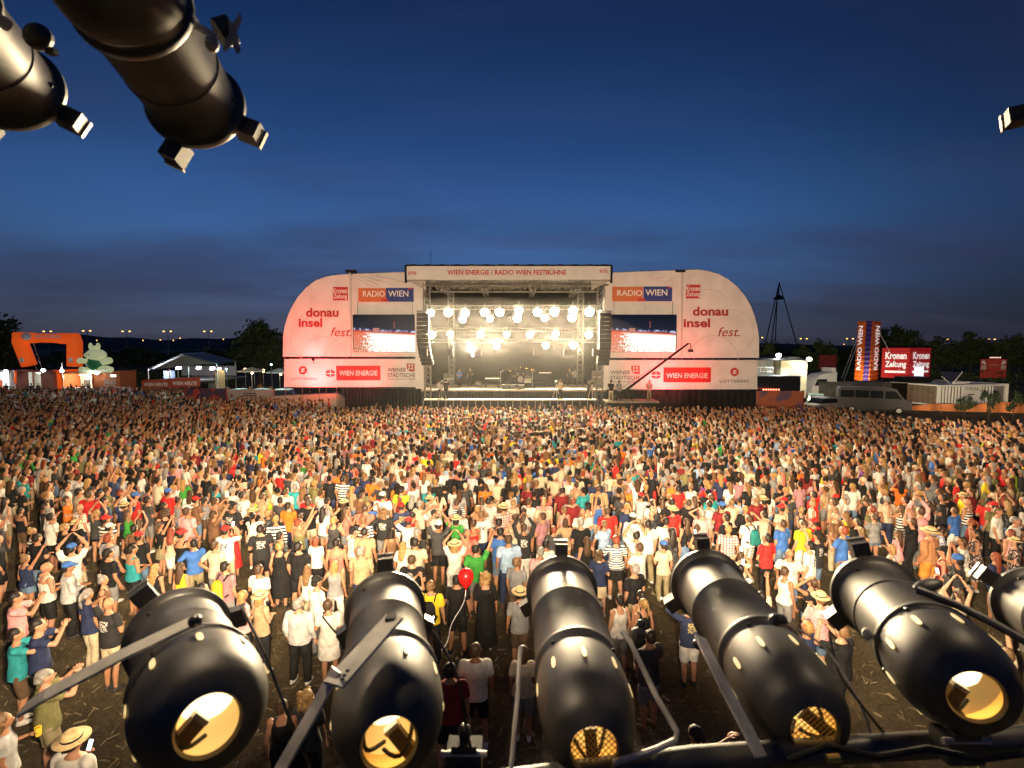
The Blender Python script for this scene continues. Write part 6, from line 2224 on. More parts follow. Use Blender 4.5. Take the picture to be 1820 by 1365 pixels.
# dark cabin front below
dc = thing('dark_cabin', (pt(1388, 700, 54).x, 54, 0), 'dark glazed cabin front behind the orange picture hoarding', 'cabin')
a, b = pt(1347, 700, 54), pt(1428, 670, 54)
MB().box2((a.x, 54.5, 0), (b.x, 55.8, b.z)).build('cabin_body', BLACK_CLOTH, dc)
for i in range(6):
    x0, x1 = a.x + (b.x - a.x) * i / 6, a.x + (b.x - a.x) * (i + 1) / 6
    MB().box2((x0 + .05, 54.42, 2.2), (x1 - .05, 54.47, b.z - .1)).build('window_pane', GLASS_DARK, dc)
MB().box2((a.x - .05, 54.3, b.z + .003), (b.x + .05, 55.9, b.z + .1)).build('roof_edge', GREY_METAL, dc)
for i in range(7):
    p = pt(1357 + i * 4.5, 692.5, 53.6)
    MB().ell(p, (.11, .08, .09), 8, 5).build('red_lamp', emis('red_row', (1, .16, .08), 4), dc)

# camera crane with its platform
Yj = 44.8
plat = thing('camera_platform', (pt(1130, 715, Yj).x, Yj, 0), 'low wooden platform below the camera crane', 'platform')
a, b = pt(1076, 712, Yj), pt(1168, 719, Yj)
MB().box2((a.x, Yj - .6, a.z - .15), (b.x, Yj + 1.6, a.z)).build('plank_deck', WOOD, plat)
MB().box2((a.x, Yj - .5, .02), (b.x, Yj + 1.5, a.z - .16)).build('platform_skirt', BLACK_CLOTH, plat)
PZ = a.z
cr = thing('camera_crane', pt(1112, 712, Yj + .5), 'long black camera crane reaching up before the east wing banner', 'camera crane')
A, B = pt(1093, 708, Yj + .4), pt(1223, 611, Yj + 1.2)
piv = A.lerp(B, .12)
MB().path([A, B], [.13, .075], 6).build('crane_arm', BLACK_METAL, cr)
MB().path([A + Vector((0, 0, .22)), piv + Vector((0, 0, .5)), A.lerp(B, .55) + Vector((0, 0, .14)), B + Vector((0, 0, .08))], .018, 5).build('stay_cable', GREY_METAL, cr)
for dx, dy in ((-.7, -.4), (.7, -.4), (0, .8)):
    MB().tube(piv, (piv.x + dx, piv.y + dy, PZ), .04, n=6).build('tripod_leg', BLACK_METAL, cr)
MB().box(A + Vector((-.15, 0, 0)), (.5, .3, .4)).build('counterweight', BLACK_METAL, cr)
hd_ = MB().path([B, B + Vector((.22, 0, .0)), B + Vector((.28, 0, -.35)), B + Vector((.12, 0, -.5))], .035, 6).build('remote_head', BLACK_METAL, cr)
MB().box(B + Vector((.2, -.1, -.62)), (.32, .5, .24)).tube(B + Vector((.2, -.35, -.62)), B + Vector((.2, -.55, -.62)), .09, n=10).build('film_camera', BLACK_METAL, cr)

# trucks, cars and containers
tk = thing('parked_truck', (pt(1466, 700, 62).x, 62, 0), 'white truck cab half lit behind the cream trailer', 'truck')
a, b = pt(1443, 690, 62), pt(1488, 661, 62)
MB().prism([(a.x, 62, .9), (a.x, 62, 1.9), (a.x + .2, 62, 2.05), (a.x + .55, 62, 3.0), (a.x + 1.2, 62, 3.5), (b.x, 62, b.z), (b.x, 62, .9)], (0, 2.4, 0)).build('cab_body', WHITE_PAINT, tk)
MB().prism([(a.x + .3, 61.97, 2.1), (a.x + .62, 61.97, 2.9), (b.x - 1.2, 61.97, 2.9), (b.x - 1.2, 61.97, 2.1)], (0, .02, 0)).build('side_window', GLASS_DARK, tk)
MB().box2((a.x, 61.9, .6), (b.x + 3, 64.3, .89)).build('chassis', BLACK_METAL, tk)
for x in (a.x + .9, b.x + 1.6):
    MB().tube((x, 61.95, .5), (x, 62.3, .5), .5, n=16).build('wheel', RUBBER, tk)
MB().box2((b.x - .6, 62.1, b.z + .003), (b.x - .1, 64.2, b.z + .5)).build('air_deflector', WHITE_PAINT, tk)
car(pt(1450, 700, 57.5).x, 57.5, 'greenish lit car in front of the truck cab', mat('car_green_lit', (.30, .42, .38), .35), R(60), 4.3, 1.5)  # green light falling on the car is put into its paint
car(pt(1463, 715, 54).x, 54, 'grey car before the dark container wall', mat('car_grey', (.35, .35, .34), .35), R(20), 4.3, 1.5)

CONT = mat('container_grey', (.13, .125, .11), .7, vary=.3, scale=.6)


def container(p0, p1, depth, h, label, m, name='shipping_container', z0=.02, ribs=True):
    p0, p1 = Vector((p0.x, p0.y, 0)), Vector((p1.x, p1.y, 0))
    d = (p1 - p0); L = d.length; d.normalize(); n = Vector((-d.y, d.x, 0))
    t = thing(name, (p0 + p1) / 2, label, 'container')
    q = [p0, p1, p1 + n * depth, p0 + n * depth]
    MB().prism([v + n * .0 + Vector((0, 0, z0)) for v in [p0 + d * .06 + n * .06, p1 - d * .06 + n * .06, p1 - d * .06 + n * (depth - .06), p0 + d * .06 + n * (depth - .06)]], (0, 0, h - .04)).build('box_shell', m, t)
    fr = MB()
    for v in q:
        fr.box(v + Vector((0, 0, z0 + h / 2)), (.16, .16, h))
    for z in (z0 + .08, z0 + h - .08):
        for i in range(4):
            fr.path([q[i] + Vector((0, 0, z)), q[(i + 1) % 4] + Vector((0, 0, z))], None, flat=(.14, .14, (0, 0, 1)))
    fr.build('corner_frame', m, t)
    return t, p0, d, n, L


c0, c1 = pt(1474, 700, 60), pt(1582, 700, 60.5)
t, p0, d, n, L = container(c0, c1, 2.4, pt(1500, 680, 60).z, 'long dark grey container wall behind the white minibus', CONT)
for i in range(26):
    MB().box(p0 + d * (.3 + i * (L - .6) / 25) + Vector((0, 0, 1.35)) - n * .0, (.12, .10, pt(1500, 680, 60).z - .4)).build('steel_rib', CONT, t)
c0, c1 = pt(1583, 700, 62), pt(1622, 700, 62)
container(c0, c1, 2.4, pt(1600, 681, 62).z, 'short black container between the grey wall and the white container', BLACK_METAL)
# white power container
WCONT = mat('container_white', (.80, .80, .77), .45, vary=.07, scale=.5)
c0, c1 = pt(1667, 700, 58.5), pt(1790, 700, 60.5)
H = 2.62 + 0
zt = pt(1667, 684.5, 58.5).z
t, p0, d, n, L = container(c0, c1, 6.0, zt, 'white ribbed power container with a lettered door and a louvre', WCONT, 'power_container')
segs = [i for i in range(22)]
for i in segs:
    s = .12 + (L - .24) * (i + .5) / 22
    px = 1667 + 123 * s / L
    if 1708 < px < 1742 or px > 1766: continue
    o = MB()
    q = p0 + d * s
    w = (L - .24) / 22 * .56
    o.prism([q - d * w / 2 + Vector((0, 0, .2)) + n * .05, q - d * w * .36 + Vector((0, 0, .2)) - n * .035, q + d * w * .36 + Vector((0, 0, .2)) - n * .035, q + d * w / 2 + Vector((0, 0, .2)) + n * .05], (0, 0, zt - .4))
    o.build('steel_rib', WCONT, t)
    s2 = s + (L - .24) / 44
    MB().prism([p0 + d * (s2 - .09) + Vector((0, 0, .2)) + n * .052, p0 + d * (s2 + .09) + Vector((0, 0, .2)) + n * .052, p0 + d * (s2 + .09) + Vector((0, 0, .2)) + n * .055, p0 + d * (s2 - .09) + Vector((0, 0, .2)) + n * .055], (0, 0, zt - .4)).build('rib_shade_strip', mat('groove_shade', (.03, .035, .07), .6), t)  # dark strips put the shade of the grooves into colour
# end wall ribs (unlit side of the white box, shade put into the brown)
for i in range(9):
    q = p0 + n * (.5 + i * .62)
    MB().box(q + Vector((0, 0, zt / 2)) - d * .02, (.12, .18, zt - .4)).build('end_rib', mat('shaded_end_steel', (.20, .15, .11), .8, vary=.3), t)
MB().prism([p0 + Vector((0, 0, .15)) + n * .12 + d * .02, p0 + Vector((0, 0, .15)) + n * 5.9 + d * .02, p0 + Vector((0, 0, zt - .15)) + n * 5.9 + d * .02, p0 + Vector((0, 0, zt - .15)) + n * .12 + d * .02], d * .02).build('end_sheet', mat('shaded_end_steel', (.20, .15, .11), .8, vary=.3), t)
def along(px): return p0 + d * (L * (px - 1667) / 123)
dd = MB().prism([along(1710) - n * .04 + Vector((0, 0, .2)), along(1742) - n * .04 + Vector((0, 0, .2)), along(1742) - n * .04 + Vector((0, 0, zt - .2)), along(1710) - n * .04 + Vector((0, 0, zt - .2))], n * .06).build('steel_door', WCONT, t)
for px_, zz in ((1712, .6), (1740, zt - .7), (1740, .9)):
    MB().box(along(px_) - n * .06 + Vector((0, 0, zz)), (.08, .06, .16)).build('hinge', BLACK_METAL, dd)
zb = 1.75
lettering("TOPLAK", DARK_PRINT, dd, along(1712.5) - n * .045 + Vector((0, 0, zb + .34)), along(1738) - n * .045 + Vector((0, 0, zb + .34)), along(1712.5) - n * .045 + Vector((0, 0, zb)), .01, lift=.01)
MB().prism([along(1719) - n * .045 + Vector((0, 0, zb - .54)), along(1730) - n * .045 + Vector((0, 0, zb - .54)), along(1730) - n * .045 + Vector((0, 0, zb - .44)), along(1719) - n * .045 + Vector((0, 0, zb - .44))], n * -.01).build('print_strip', DARK_PRINT, dd)
for i in range(16):
    z = .35 + i * (zt - .7) / 15
    MB().prism([along(1768) - n * .02 + Vector((0, 0, z)), along(1784) - n * .02 + Vector((0, 0, z)), along(1784) + n * .06 + Vector((0, 0, z + .09)), along(1768) + n * .06 + Vector((0, 0, z + .09))], Vector((0, 0, .02))).build('louvre_slat', mat('louvre_grey', (.30, .30, .28), .6), t)
# raised lid on its roof
lt = thing('raised_lid', along(1690) + n * 3 + Vector((0, 0, zt)), 'raised dark panel propped open on the power container', 'panel')
A = [pt(1672, 660, 61), pt(1710, 661.5, 61), pt(1694, 679, 60), pt(1682, 679, 60)]
MB().prism(A, (0, .06, .02)).build('lid_panel', mat('panel_navy', (.03, .035, .06), .5), lt)
MB().tube(pt(1710.5, 661, 60.8), pt(1696, 679, 59.8), .06, n=6).tube(pt(1674, 669, 60.6), pt(1691, 684, 59.6), .025, n=6).build('prop_strut', WHITE_PAINT, lt)
MB().path([pt(1694, 681, 59.8), pt(1723, 679.5, 60.3)], None, flat=(.2, .22, (0, 0, 1))).build('lid_beam', WHITE_PAINT, lt)
ex = thing('roof_units', along(1680) + n * 4, 'low dark boxes behind the raised lid on the container roof', 'equipment')
MB().box(along(1680) + n * 4 + Vector((0, 0, zt + .4)), (3.0, 2.0, .7)).build('equipment_box', BLACK_METAL, ex)
MB().box(along(1733) + n * 4 + Vector((0, 0, zt + .2)), (.9, 1.0, .35)).build('equipment_box', GREY_METAL, ex)

# minibus
vb = thing('minibus', (pt(1550, 720, 53).x, 53, 0), 'white minibus parked behind the crowd before the dark containers', 'van')
VW = mat('van_silver', (.07, .07, .075), .35, vary=.08)
L_ = 6.3; W_ = 2.0


def vbld(mb, name, m, sm=False, parent=None):
    o = mb.build(name, m, None, sm); o.parent = parent or vb; return o


prof = [(-L_ / 2, .45), (-L_ / 2, 2.35), (-L_ / 2 + .2, 2.62), (L_ / 2 - 1.9, 2.66), (L_ / 2 - 1.3, 2.5), (L_ / 2 - .65, 1.55), (L_ / 2 - .05, 1.25), (L_ / 2, .45)]
mb = MB(); mb.prism([(x, -W_ / 2, z) for x, z in prof], (0, W_, 0)); vbld(mb, 'body', VW)
for s in (-1, 1):
    for x0, x1 in ((-2.95, -1.75), (-1.65, -.45), (-.35, .75)):
        mb = MB(); mb.box((( x0 + x1) / 2, s * (W_ / 2 + .006), 1.95), (x1 - x0, .02, .75)); vbld(mb, 'side_window', GLASS_DARK)
    mb = MB(); mb.prism([(.9, s * (W_ / 2 + .004), 1.55), (2.25, s * (W_ / 2 + .004), 1.55), (1.75, s * (W_ / 2 + .004), 2.3), (.9, s * (W_ / 2 + .004), 2.3)], (0, s * .02, 0)); vbld(mb, 'door_window', GLASS_DARK)
    for x in (-1.9, 2.1):
        mb = MB(); mb.tube((x, s * (W_ / 2 - .25), .36), (x, s * (W_ / 2 + .012), .36), .36, n=16); w = vbld(mb, 'wheel', RUBBER)
        mb = MB(); mb.tube((x, s * (W_ / 2 + .014), .36), (x, s * (W_ / 2 + .024), .36), .22, n=12); vbld(mb, 'rim', ALU, parent=w)
    mb = MB(); mb.ell((L_ / 2 - .03, s * .75, 1.0), (.06, .18, .14), 8, 5); vbld(mb, 'headlight', mat('headlight_glass', (.7, .7, .7), .2))
    mb = MB(); mb.box((L_ / 2 - 1.0, s * (W_ / 2 + .14), 1.65), (.12, .2, .3)); vbld(mb, 'wing_mirror', BLACK_METAL)
mb = MB(); mb.prism([(L_ / 2 - 1.27, -W_ / 2 + .14, 2.43), (L_ / 2 - .68, -W_ / 2 + .14, 1.60), (L_ / 2 - .68, W_ / 2 - .14, 1.60), (L_ / 2 - 1.27, W_ / 2 - .14, 2.43)], (.02, 0, .015)); vbld(mb, 'windscreen', GLASS_DARK)
vb.rotation_euler = (0, 0, R(-26))

# inflatable tower and cube
Yv = 74
SEG_O = mat('orange_air_panel', (.62, .13, .015), .5, vary=.15, emit=(1, .14, .012), estr=.05)
SEG_P = mat('purple_air_panel', (.06, .03, .20), .5, emit=(.10, .05, .40), estr=.03)
AIRW = mat('glowing_white_print', (.8, .8, .8), .6, vary=.1, emit=(1, 1, 1), estr=.5)  # lettering glows by itself so it stays bright in the dark
tw = thing('inflatable_tower', (pt(1545, 675, Yv).x, Yv, 0), 'glowing orange inflatable tower with a violet stripe and upright lettering', 'inflatable tower')
b0, b1 = pt(1523, 676, Yv).z, pt(1523, 571, Yv).z
nS = 13
for i in range(nS):
    z0, z1 = b0 + (b1 - b0) * i / nS, b0 + (b1 - b0) * (i + 1) / nS
    sh = 1.7 * i / nS          # the tower leans a little in the picture
    xl, xm, xr = pt(1522.5 + sh, 600, Yv).x, pt(1547 + sh * .9, 600, Yv - 1.2).x, pt(1562 + sh * .4, 600, Yv + .6).x
    xe = pt(1543 + sh, 600, Yv - .9).x - .9
    for nm, p, q, m in (('orange_segment', (xl, Yv), (xm - .55, Yv - .90), SEG_O), ('violet_segment', (xm - .55, Yv - .90), (xm, Yv - 1.2), SEG_P), ('orange_segment', (xm + .02, Yv - 1.2), (xr, Yv + .6), SEG_O)):
        p, q = Vector((*p, 0)), Vector((*q, 0))
        u = (q - p).normalized(); nn = Vector((u.y, -u.x, 0))
        rings = []
        for j in range(5):
            z = z0 + (z1 - z0) * (j / 4)
            bulge = .20 * math.sin(math.pi * j / 4)
            rings.append([p + nn * bulge + Vector((0, 0, z)), q + nn * bulge + Vector((0, 0, z)), q - nn * .5 + Vector((0, 0, z)), p - nn * .5 + Vector((0, 0, z))])
        MB().rings(rings).build(nm, m, tw, True)
MB().box((pt(1545, 675, Yv).x, Yv + .4, b0 - .3), (3.2, 2.6, .6)).build('plinth', BLACK_METAL, tw)
MB().box((pt(1545, 675, Yv).x, Yv + .4, (b0 - .6) / 2), (3.0, 2.4, b0 - .62)).build('plinth_box', BLACK_METAL, tw)
def tower_pt(side, f, g):
    sh = 1.7 * g
    xl, xm, xr = pt(1522.5 + sh, 600, Yv).x, pt(1547 + sh * .9, 600, Yv - 1.2).x, pt(1562 + sh * .4, 600, Yv + .6).x
    p, q = (Vector((xl, Yv, 0)), Vector((xm - .55, Yv - .9, 0))) if side == 0 else (Vector((xm + .02, Yv - 1.2, 0)), Vector((xr, Yv + .6, 0)))
    u = (q - p).normalized()
    return p.lerp(q, f) + Vector((u.y, -u.x, 0)) * .23 + Vector((0, 0, b0 + (b1 - b0) * g))


for side, f0, f1 in ((0, .22, .72), (1, .30, .76)):
    lettering("RADIO WIEN", AIRW, tw, tower_pt(side, f0, .18), tower_pt(side, f0, .92), tower_pt(side, f1, .18), .02, lift=.02)
q_ = pt(1540, 679, Yv - 3.2)
ft = thing('flood_lamp', q_, 'added warm fill lamp at the foot of the orange inflatable tower', 'lamp', 'flood lamps right of the stage')
MB().box(q_, (.5, .25, .25)).build('lamp_case', BLACK_METAL, ft)
MB().box(q_ + Vector((0, .02, .135)), (.44, .2, .02)).tube((q_.x, q_.y, 0), (q_.x, q_.y, q_.z - .12), .04, n=6).build('lamp_glass', emis('tower_fill_glow', (1, .8, .5), 6), ft)
lamp_obj('flood_light', 'SPOT', q_ + Vector((0, .05, .25)), (1, .80, .55), 900, ft, .1, pt(1546, 662, Yv), 120, 1)  # added lamp, stands in for the tower's inner light
ck = thing('inflatable_cube', (pt(1610, 675, Yv).x, Yv, 0), 'red inflatable cube with white newspaper lettering', 'inflatable cube')
RED_AIR = mat('red_air_panel', (.45, .02, .025), .5, vary=.15, emit=(1, .03, .03), estr=.10)
A0, A1, A2 = pt(1566, 670, Yv), pt(1614, 670, Yv - 1.6), pt(1651, 670, Yv + .8)
z0, z1 = pt(1590, 671, Yv).z, pt(1590, 618, Yv).z
n_ = 10
for (p, q) in ((A0, A1), (A1, A2)):
    for i in range(n_):
        za, zb_ = z0 + (z1 - z0) * i / n_, z0 + (z1 - z0) * (i + 1) / n_
        u = (q - p).normalized(); nn = Vector((u.y, -u.x, 0))
        rings = []
        for j in range(5):
            z = za + (zb_ - za) * j / 4
            bl_ = .13 * math.sin(math.pi * j / 4)
            rings.append([Vector((p.x, p.y, z)) + nn * bl_, Vector((q.x, q.y, z)) + nn * bl_, Vector((q.x, q.y, z)) - nn * .6, Vector((p.x, p.y, z)) - nn * .6])
        MB().rings(rings).build('air_segment', RED_AIR, ck, True)
for s, f0, f1, g0, g1 in (("Kronen", .12, .90, .62, .86), ("Zeitung", .12, .90, .30, .56)):
    for p, q in ((A0, A1), (A1, A2)):
        u = q - p; nn = Vector((u.y, -u.x, 0)).normalized() * .16
        H_ = z1 - z0
        P = lambda f, g: Vector((p.x + u.x * f, p.y + u.y * f, z0 + H_ * g)) + nn
        lettering(s, AIRW, ck, P(f0, g1), P(f1, g1), P(f0, g0), .03, lift=.02)
for p, q in ((A0, A1), (A1, A2)):
    u = q - p; nn = Vector((u.y, -u.x, 0)).normalized() * .17
    H_ = z1 - z0
    MB().prism([Vector((p.x + u.x * f, p.y + u.y * f, z0 + H_ * g)) + nn for f, g in ((.12, .17), (.88, .17), (.88, .24), (.12, .24))], nn * .1).build('white_band', AIRW, ck)
MB().box(((A0.x + A2.x) / 2, Yv + 1.2, z0 / 2 - .05), (5.5, 1.6, z0 - .1)).build('plinth_box', BLACK_METAL, ck)
pn = pt(1632, 672, Yv - .6)
t = thing('lit_panel', (pn.x, Yv - .6, 0), 'small bluish white lit panel under the corner of the red cube', 'lit panel')
MB().box2((pt(1625, 674, Yv - 2).x, Yv - 2, pt(1625, 669, Yv - 2).z), (pt(1641, 674, Yv - 2).x, Yv - 1.9, pt(1625, 652, Yv - 2).z)).build('glowing_panel', emis('cool_panel', (.72, .76, 1), 1.1), t)
MB().box2((pt(1627, 674, Yv - 2).x, Yv - 1.85, 0), (pt(1639, 674, Yv - 2).x, Yv - 1.75, pt(1625, 669, Yv - 2).z)).build('panel_foot', BLACK_METAL, t)
for x0, y0, x1, y1 in ((1528, 590, 1496, 672), (1528, 600, 1500, 676), (1560, 585, 1600, 660)):
    A, B = pt(x0, y0, Yv), pt(x1, y1, Yv - 3)
    MB().tube(A, B, .03, n=5).build('guy_rope', WHITE_PAINT, tw)

# red signs
for x0, y0, x1, y1, Y, lab, arrows in ((1742, 638, 1790, 672, 82, 'red sign board with two white corner arrows at the right', True), (1456, 631, 1487, 655, 86, 'small dark red sign board left of the orange tower', False)):
    a, b = pt(x0, y1, Y), pt(x1, y0, Y)
    t = thing('sign_board', ((a.x + b.x) / 2, Y, 0), lab, 'sign', 'red sign boards')
    o = MB().box2((a.x, Y, a.z), (b.x, Y + .12, b.z)).build('board', mat('sign_red_' + str(x0), (.36, .05, .04) if arrows else (.14, .04, .04), .6, vary=.15, emit=(1, .08, .05), estr=.03), t)
    for x in (a.x + .2, b.x - .2):
        MB().tube((x, Y + .2, 0), (x, Y + .2, b.z), .07, n=6).build('post', GREY_METAL, t)
    if arrows:
        for cx, s in ((1748.5, 1), (1783.5, -1)):
            pts_ = [(-4, -4), (3, -4), (1, -2), (4, 1.5), (2, 3.5), (-1.5, 0), (-4, 2.5)]
            MB().prism([pt(cx + s * q[0], 645 + q[1], Y - .01) for q in pts_][::s], (0, -.03, 0)).build('arrow_mark', WHITE_PRINT, o)
            pxbox(cx - 4.5, 649.5, cx + 4.5, 656.5, Y - .03, .02).build('white_patch', LINE_PRINT, o)
        print_lines((1758, 648, 1776, 651), Y, o, mat('tan_print', (.5, .3, .15), .6), 1)
        for i in range(7):
            p = pt(1760 + i * 3, 635.5, Y)
            MB().ell(p, (.1, .08, .1), 6, 4).build('sign_bulb', emis('sign_bulb', (1, .5, .4), 1.5), t)

# orange cloth fence at the right
of = thing('cloth_fence', (pt(1700, 740, 51).x, 51, 0), 'long orange cloth fence below the white power container', 'fence')
mb = MB()
tp, bt_ = [], []
for i in range(61):
    f = i / 60
    px = 1586 + f * 330
    Y = 53 - 4 * f
    p = pt(px, 721 - 8.5 * f + 1.3 * math.sin(f * 19), Y + .10 * math.sin(f * 55))
    tp.append(p); bt_.append(Vector((p.x, p.y - .08 * math.sin(f * 40), .25)))
md = [a.lerp(b, .5) + Vector((0, .12 * math.sin(i * .9), 0)) for i, (a, b) in enumerate(zip(tp, bt_))]
mb.rings([tp, md, bt_], cap=False, closed=False)
mb.build('fence_cloth', mat('orange_cloth', (.58, .20, .07), .8, vary=.15, scale=.7), of, True, fix=False)
for i in range(0, 61, 8):
    p = tp[i]
    MB().tube((p.x, p.y + .12, 0), (p.x, p.y + .12, p.z + .05), .035, n=6).build('fence_post', GREY_METAL, of)
for px, h, lab in ((1714, 2.6, 'dark round bush before the orange cloth fence'), (1757, 2.9, 'dark bush in front of the orange fence, under the louvre'), (1800, 3.1, 'big dark bush at the right end of the orange fence')):
    x = pt(px, 740, 47).x
    t = thing('shrub', (x, 47, 0), lab, 'shrub', 'dark shrubs before the orange fence')
    mb = MB(); crown_mesh(mb, Vector((x, 47, h * .55)), (.75, .6, h * .40), 500, .10, random.Random(px)); mb.build('foliage', LEAF[0], t, fix=False)
    MB().tube((x, 47, 0), (x, 47, h * .6), .04, n=6).build('stem', BARK, t)

# tripod mast
Ym = 140
ap = pt(1385, 502, Ym)
mt = thing('tripod_mast', (ap.x, Ym, 0), 'tall dark tripod mast rising behind the lit trees', 'mast')
for px, dy in ((1354, -3), (1366, 3), (1378, -2), (1426, 0)):
    q = pt(px, 628, Ym + dy)
    MB().tube(ap if px != 1378 else pt(1381, 535, Ym - 2), (q.x + (q.x - ap.x) * .12, Ym + dy, 0), .13, .15, 8).build('mast_leg', BLACK_METAL, mt)
c = pt(1384, 533, Ym - 1)
MB().lathe([(0, .2), (.2, 1.5), (.5, 1.3), (1.4, .25)], c, (0, 0, 1), 14, cap=(True, True)).tube(ap, c, .1, n=6).build('mast_ring', BLACK_METAL, mt)

# ------------------------------------------------------------------ band gear on the stage
def mic_stand(px, Y, lab):
    x = pt(px, 688, Y).x
    t = thing('microphone_stand', (x, Y, dz), lab, 'microphone stand', 'microphone stands on the stage')
    MB().lathe([(0, .15), (.03, .14), (.035, .02)], (x, Y, dz), (0, 0, 1), 12, cap=(True, True)).build('base', BLACK_METAL, t)
    MB().tube((x, Y, dz + .03), (x, Y, dz + 1.55), .016, n=6).tube((x, Y, dz + 1.5), (x + .25, Y - .1, dz + 1.68), .012, n=5).build('rod', ALU, t)
    MB().ell((x + .28, Y - .12, dz + 1.7), (.03, .06, .03), 8, 5).build('microphone', BLACK_METAL, t)


dz = pt(910, 693, YD).z
mic_stand(890, 50.0, 'microphone stand beside the electric piano')
mic_stand(946.5, 50.2, 'microphone stand right of the drum kit')
mic_stand(1018, 49.2, 'microphone stand toward the east tower')
x0, x1 = pt(862, 690, 49.6).x, pt(888, 690, 49.6).x
t = thing('electric_piano', ((x0 + x1) / 2, 49.6, dz), 'black stage piano with pale keyboard top left of the drums', 'piano')
MB().box2((x0, 49.3, dz + .72), (x1, 50.2, dz + .92)).build('piano_body', BLACK_METAL, t)
MB().box2((x0 + .05, 49.32, dz + .923), (x1 - .05, 49.7, dz + .95)).build('keyboard', WHITE_PAINT, t)
for x in (x0 + .1, x1 - .1):
    for y in (49.35, 50.1):
        MB().tube((x, y, dz), (x, y, dz + .72), .035, n=6).build('leg', BLACK_METAL, t)
t = thing('piano_stool', (x0 - .4, 49.8, dz), 'small stool at the end of the stage piano', 'stool')
MB().lathe([(0, .18), (.06, .18)], (x0 - .4, 49.8, dz + .46), (0, 0, 1), 12, cap=(True, True)).build('seat', BLACK_CLOTH, t)
MB().tube((x0 - .4, 49.8, dz), (x0 - .4, 49.8, dz + .46), .03, n=6).tube((x0 - .6, 49.8, dz + .02), (x0 - .2, 49.8, dz + .02), .02, n=5).build('stand', ALU, t)
rx = pt(925, 688, 51.5).x
t = thing('drum_riser', (rx, 51.5, dz), 'low black riser carrying the drum kit', 'riser')
MB().box2((rx - 1.5, 50.6, dz), (rx + 1.5, 52.6, dz + .42)).build('riser_deck', BLACK_CLOTH, t)
dk_ = thing('drum_kit', (rx, 51.5, dz + .42), 'shiny drum kit with cymbals at the stage middle', 'drum kit')
CHROME = mat('drum_chrome', (.7, .66, .6), .25, .9)
SHELL = mat('drum_shell', (.10, .08, .07), .3)
for nm, x, y, z, r_, h_, ax in (('bass_drum', 0, -.25, .30, .29, .42, (0, 1, 0)), ('tom_drum', -.28, -.2, .72, .16, .22, (0, -.35, 1)), ('tom_drum', .28, -.2, .72, .17, .24, (0, -.35, 1)), ('floor_tom', .72, .1, .22, .21, .40, (0, 0, 1)), ('snare_drum', -.62, .15, .52, .18, .15, (0, 0, 1)), ('floor_tom', 1.1, .0, .22, .20, .36, (0, 0, 1))):
    q = Vector((rx + x, 51.5 + y, dz + .42 + z))
    o = MB().lathe([(0, r_), (h_, r_)], q, ax, 18, cap=(True, True)).build(nm, SHELL, dk_, True)
    MB().lathe([(-.01, r_ + .012), (.03, r_ + .012)], q, ax, 18).lathe([(h_ - .03, r_ + .012), (h_ + .01, r_ + .012)], q, ax, 18).build('hoop', CHROME, o)
for x, y, z in ((-1.0, .1, 1.15), (-.55, -.4, 1.45), (.6, -.35, 1.45), (1.15, 0, 1.3), (0, .2, 1.55)):
    q = Vector((rx + x, 51.5 + y, dz + .42 + z))
    MB().lathe([(0, .02), (.02, .06), (-.02, .24), (-.025, .23)], q, (.1, -.3, 1), 16).build('cymbal', mat('cymbal_brass', (.8, .62, .28), .25, .9), dk_)
    MB().tube((q.x, q.y + .05, dz + .43), q, .014, n=5).build('cymbal_stand', CHROME, dk_)
x = pt(969, 688, 51.8).x
t = thing('keyboard_riser', (x, 51.8, dz), 'flat black riser with a keyboard right of the drums', 'riser')
MB().box2((x - 1.2, 51.2, dz), (x + 1.2, 52.4, dz + .36)).build('riser_deck', BLACK_CLOTH, t)
t = thing('keyboard', (x, 51.7, dz + .36), 'pale keyboard on a crossed stand right of the drums', 'keyboard')
kx = pt(969, 666, 51.7).x
MB().box2((kx - .62, 51.6, dz + 1.32), (kx + .62, 51.9, dz + 1.42)).build('key_case', WHITE_PAINT, t)
for s in (-1, 1):
    MB().tube((kx - s * .5, 51.75, dz + .36), (kx + s * .5, 51.75, dz + 1.31), .02, n=6).build('stand_leg', BLACK_METAL, t)
for k, (px, lab) in enumerate(((899, 'left'), (911, 'middle'), (926, 'right'))):
    x = pt(px, 690, 48).x
    t = thing('monitor_wedge', (x, 48, dz), f'{lab} floor monitor wedge before the drum kit', 'monitor speaker', 'floor monitors at the stage edge')
    MB().prism([(x - .32, 47.8, dz), (x - .32, 48.3, dz), (x - .32, 48.3, dz + .42), (x - .32, 47.95, dz + .38)], (.64, 0, 0)).build('wedge_case', BLACK_METAL, t)
    MB().prism([(x - .28, 47.80, dz + .06), (x - .28, 47.94, dz + .35), (x + .28, 47.94, dz + .35), (x + .28, 47.80, dz + .06)], (0, -.012, 0)).build('wedge_grille', GREY_METAL, t)
for k, (px, w, h, lab) in enumerate(((938, .7, .8, 'grey amplifier box right of the drum riser'), (798, 1.0, 1.3, 'stacked flight case near the west tower'), (1060, .9, 1.6, 'tall flight case near the east tower'), (850, .6, .5, 'low black box by the piano'))):
    x = pt(px, 690, 51).x
    t = thing('equipment_case', (x, 51, dz), lab, 'case', 'equipment cases on the stage')
    MB().box2((x - w / 2, 50.7, dz), (x + w / 2, 51.4, dz + h)).build('case_body', CONT if k else mat('amp_grey', (.4, .38, .33), .7), t)
    MB().box2((x - w / 2 - .01, 50.69, dz + h * .6), (x + w / 2 + .01, 50.698, dz + h * .64)).build('case_trim', ALU, t)

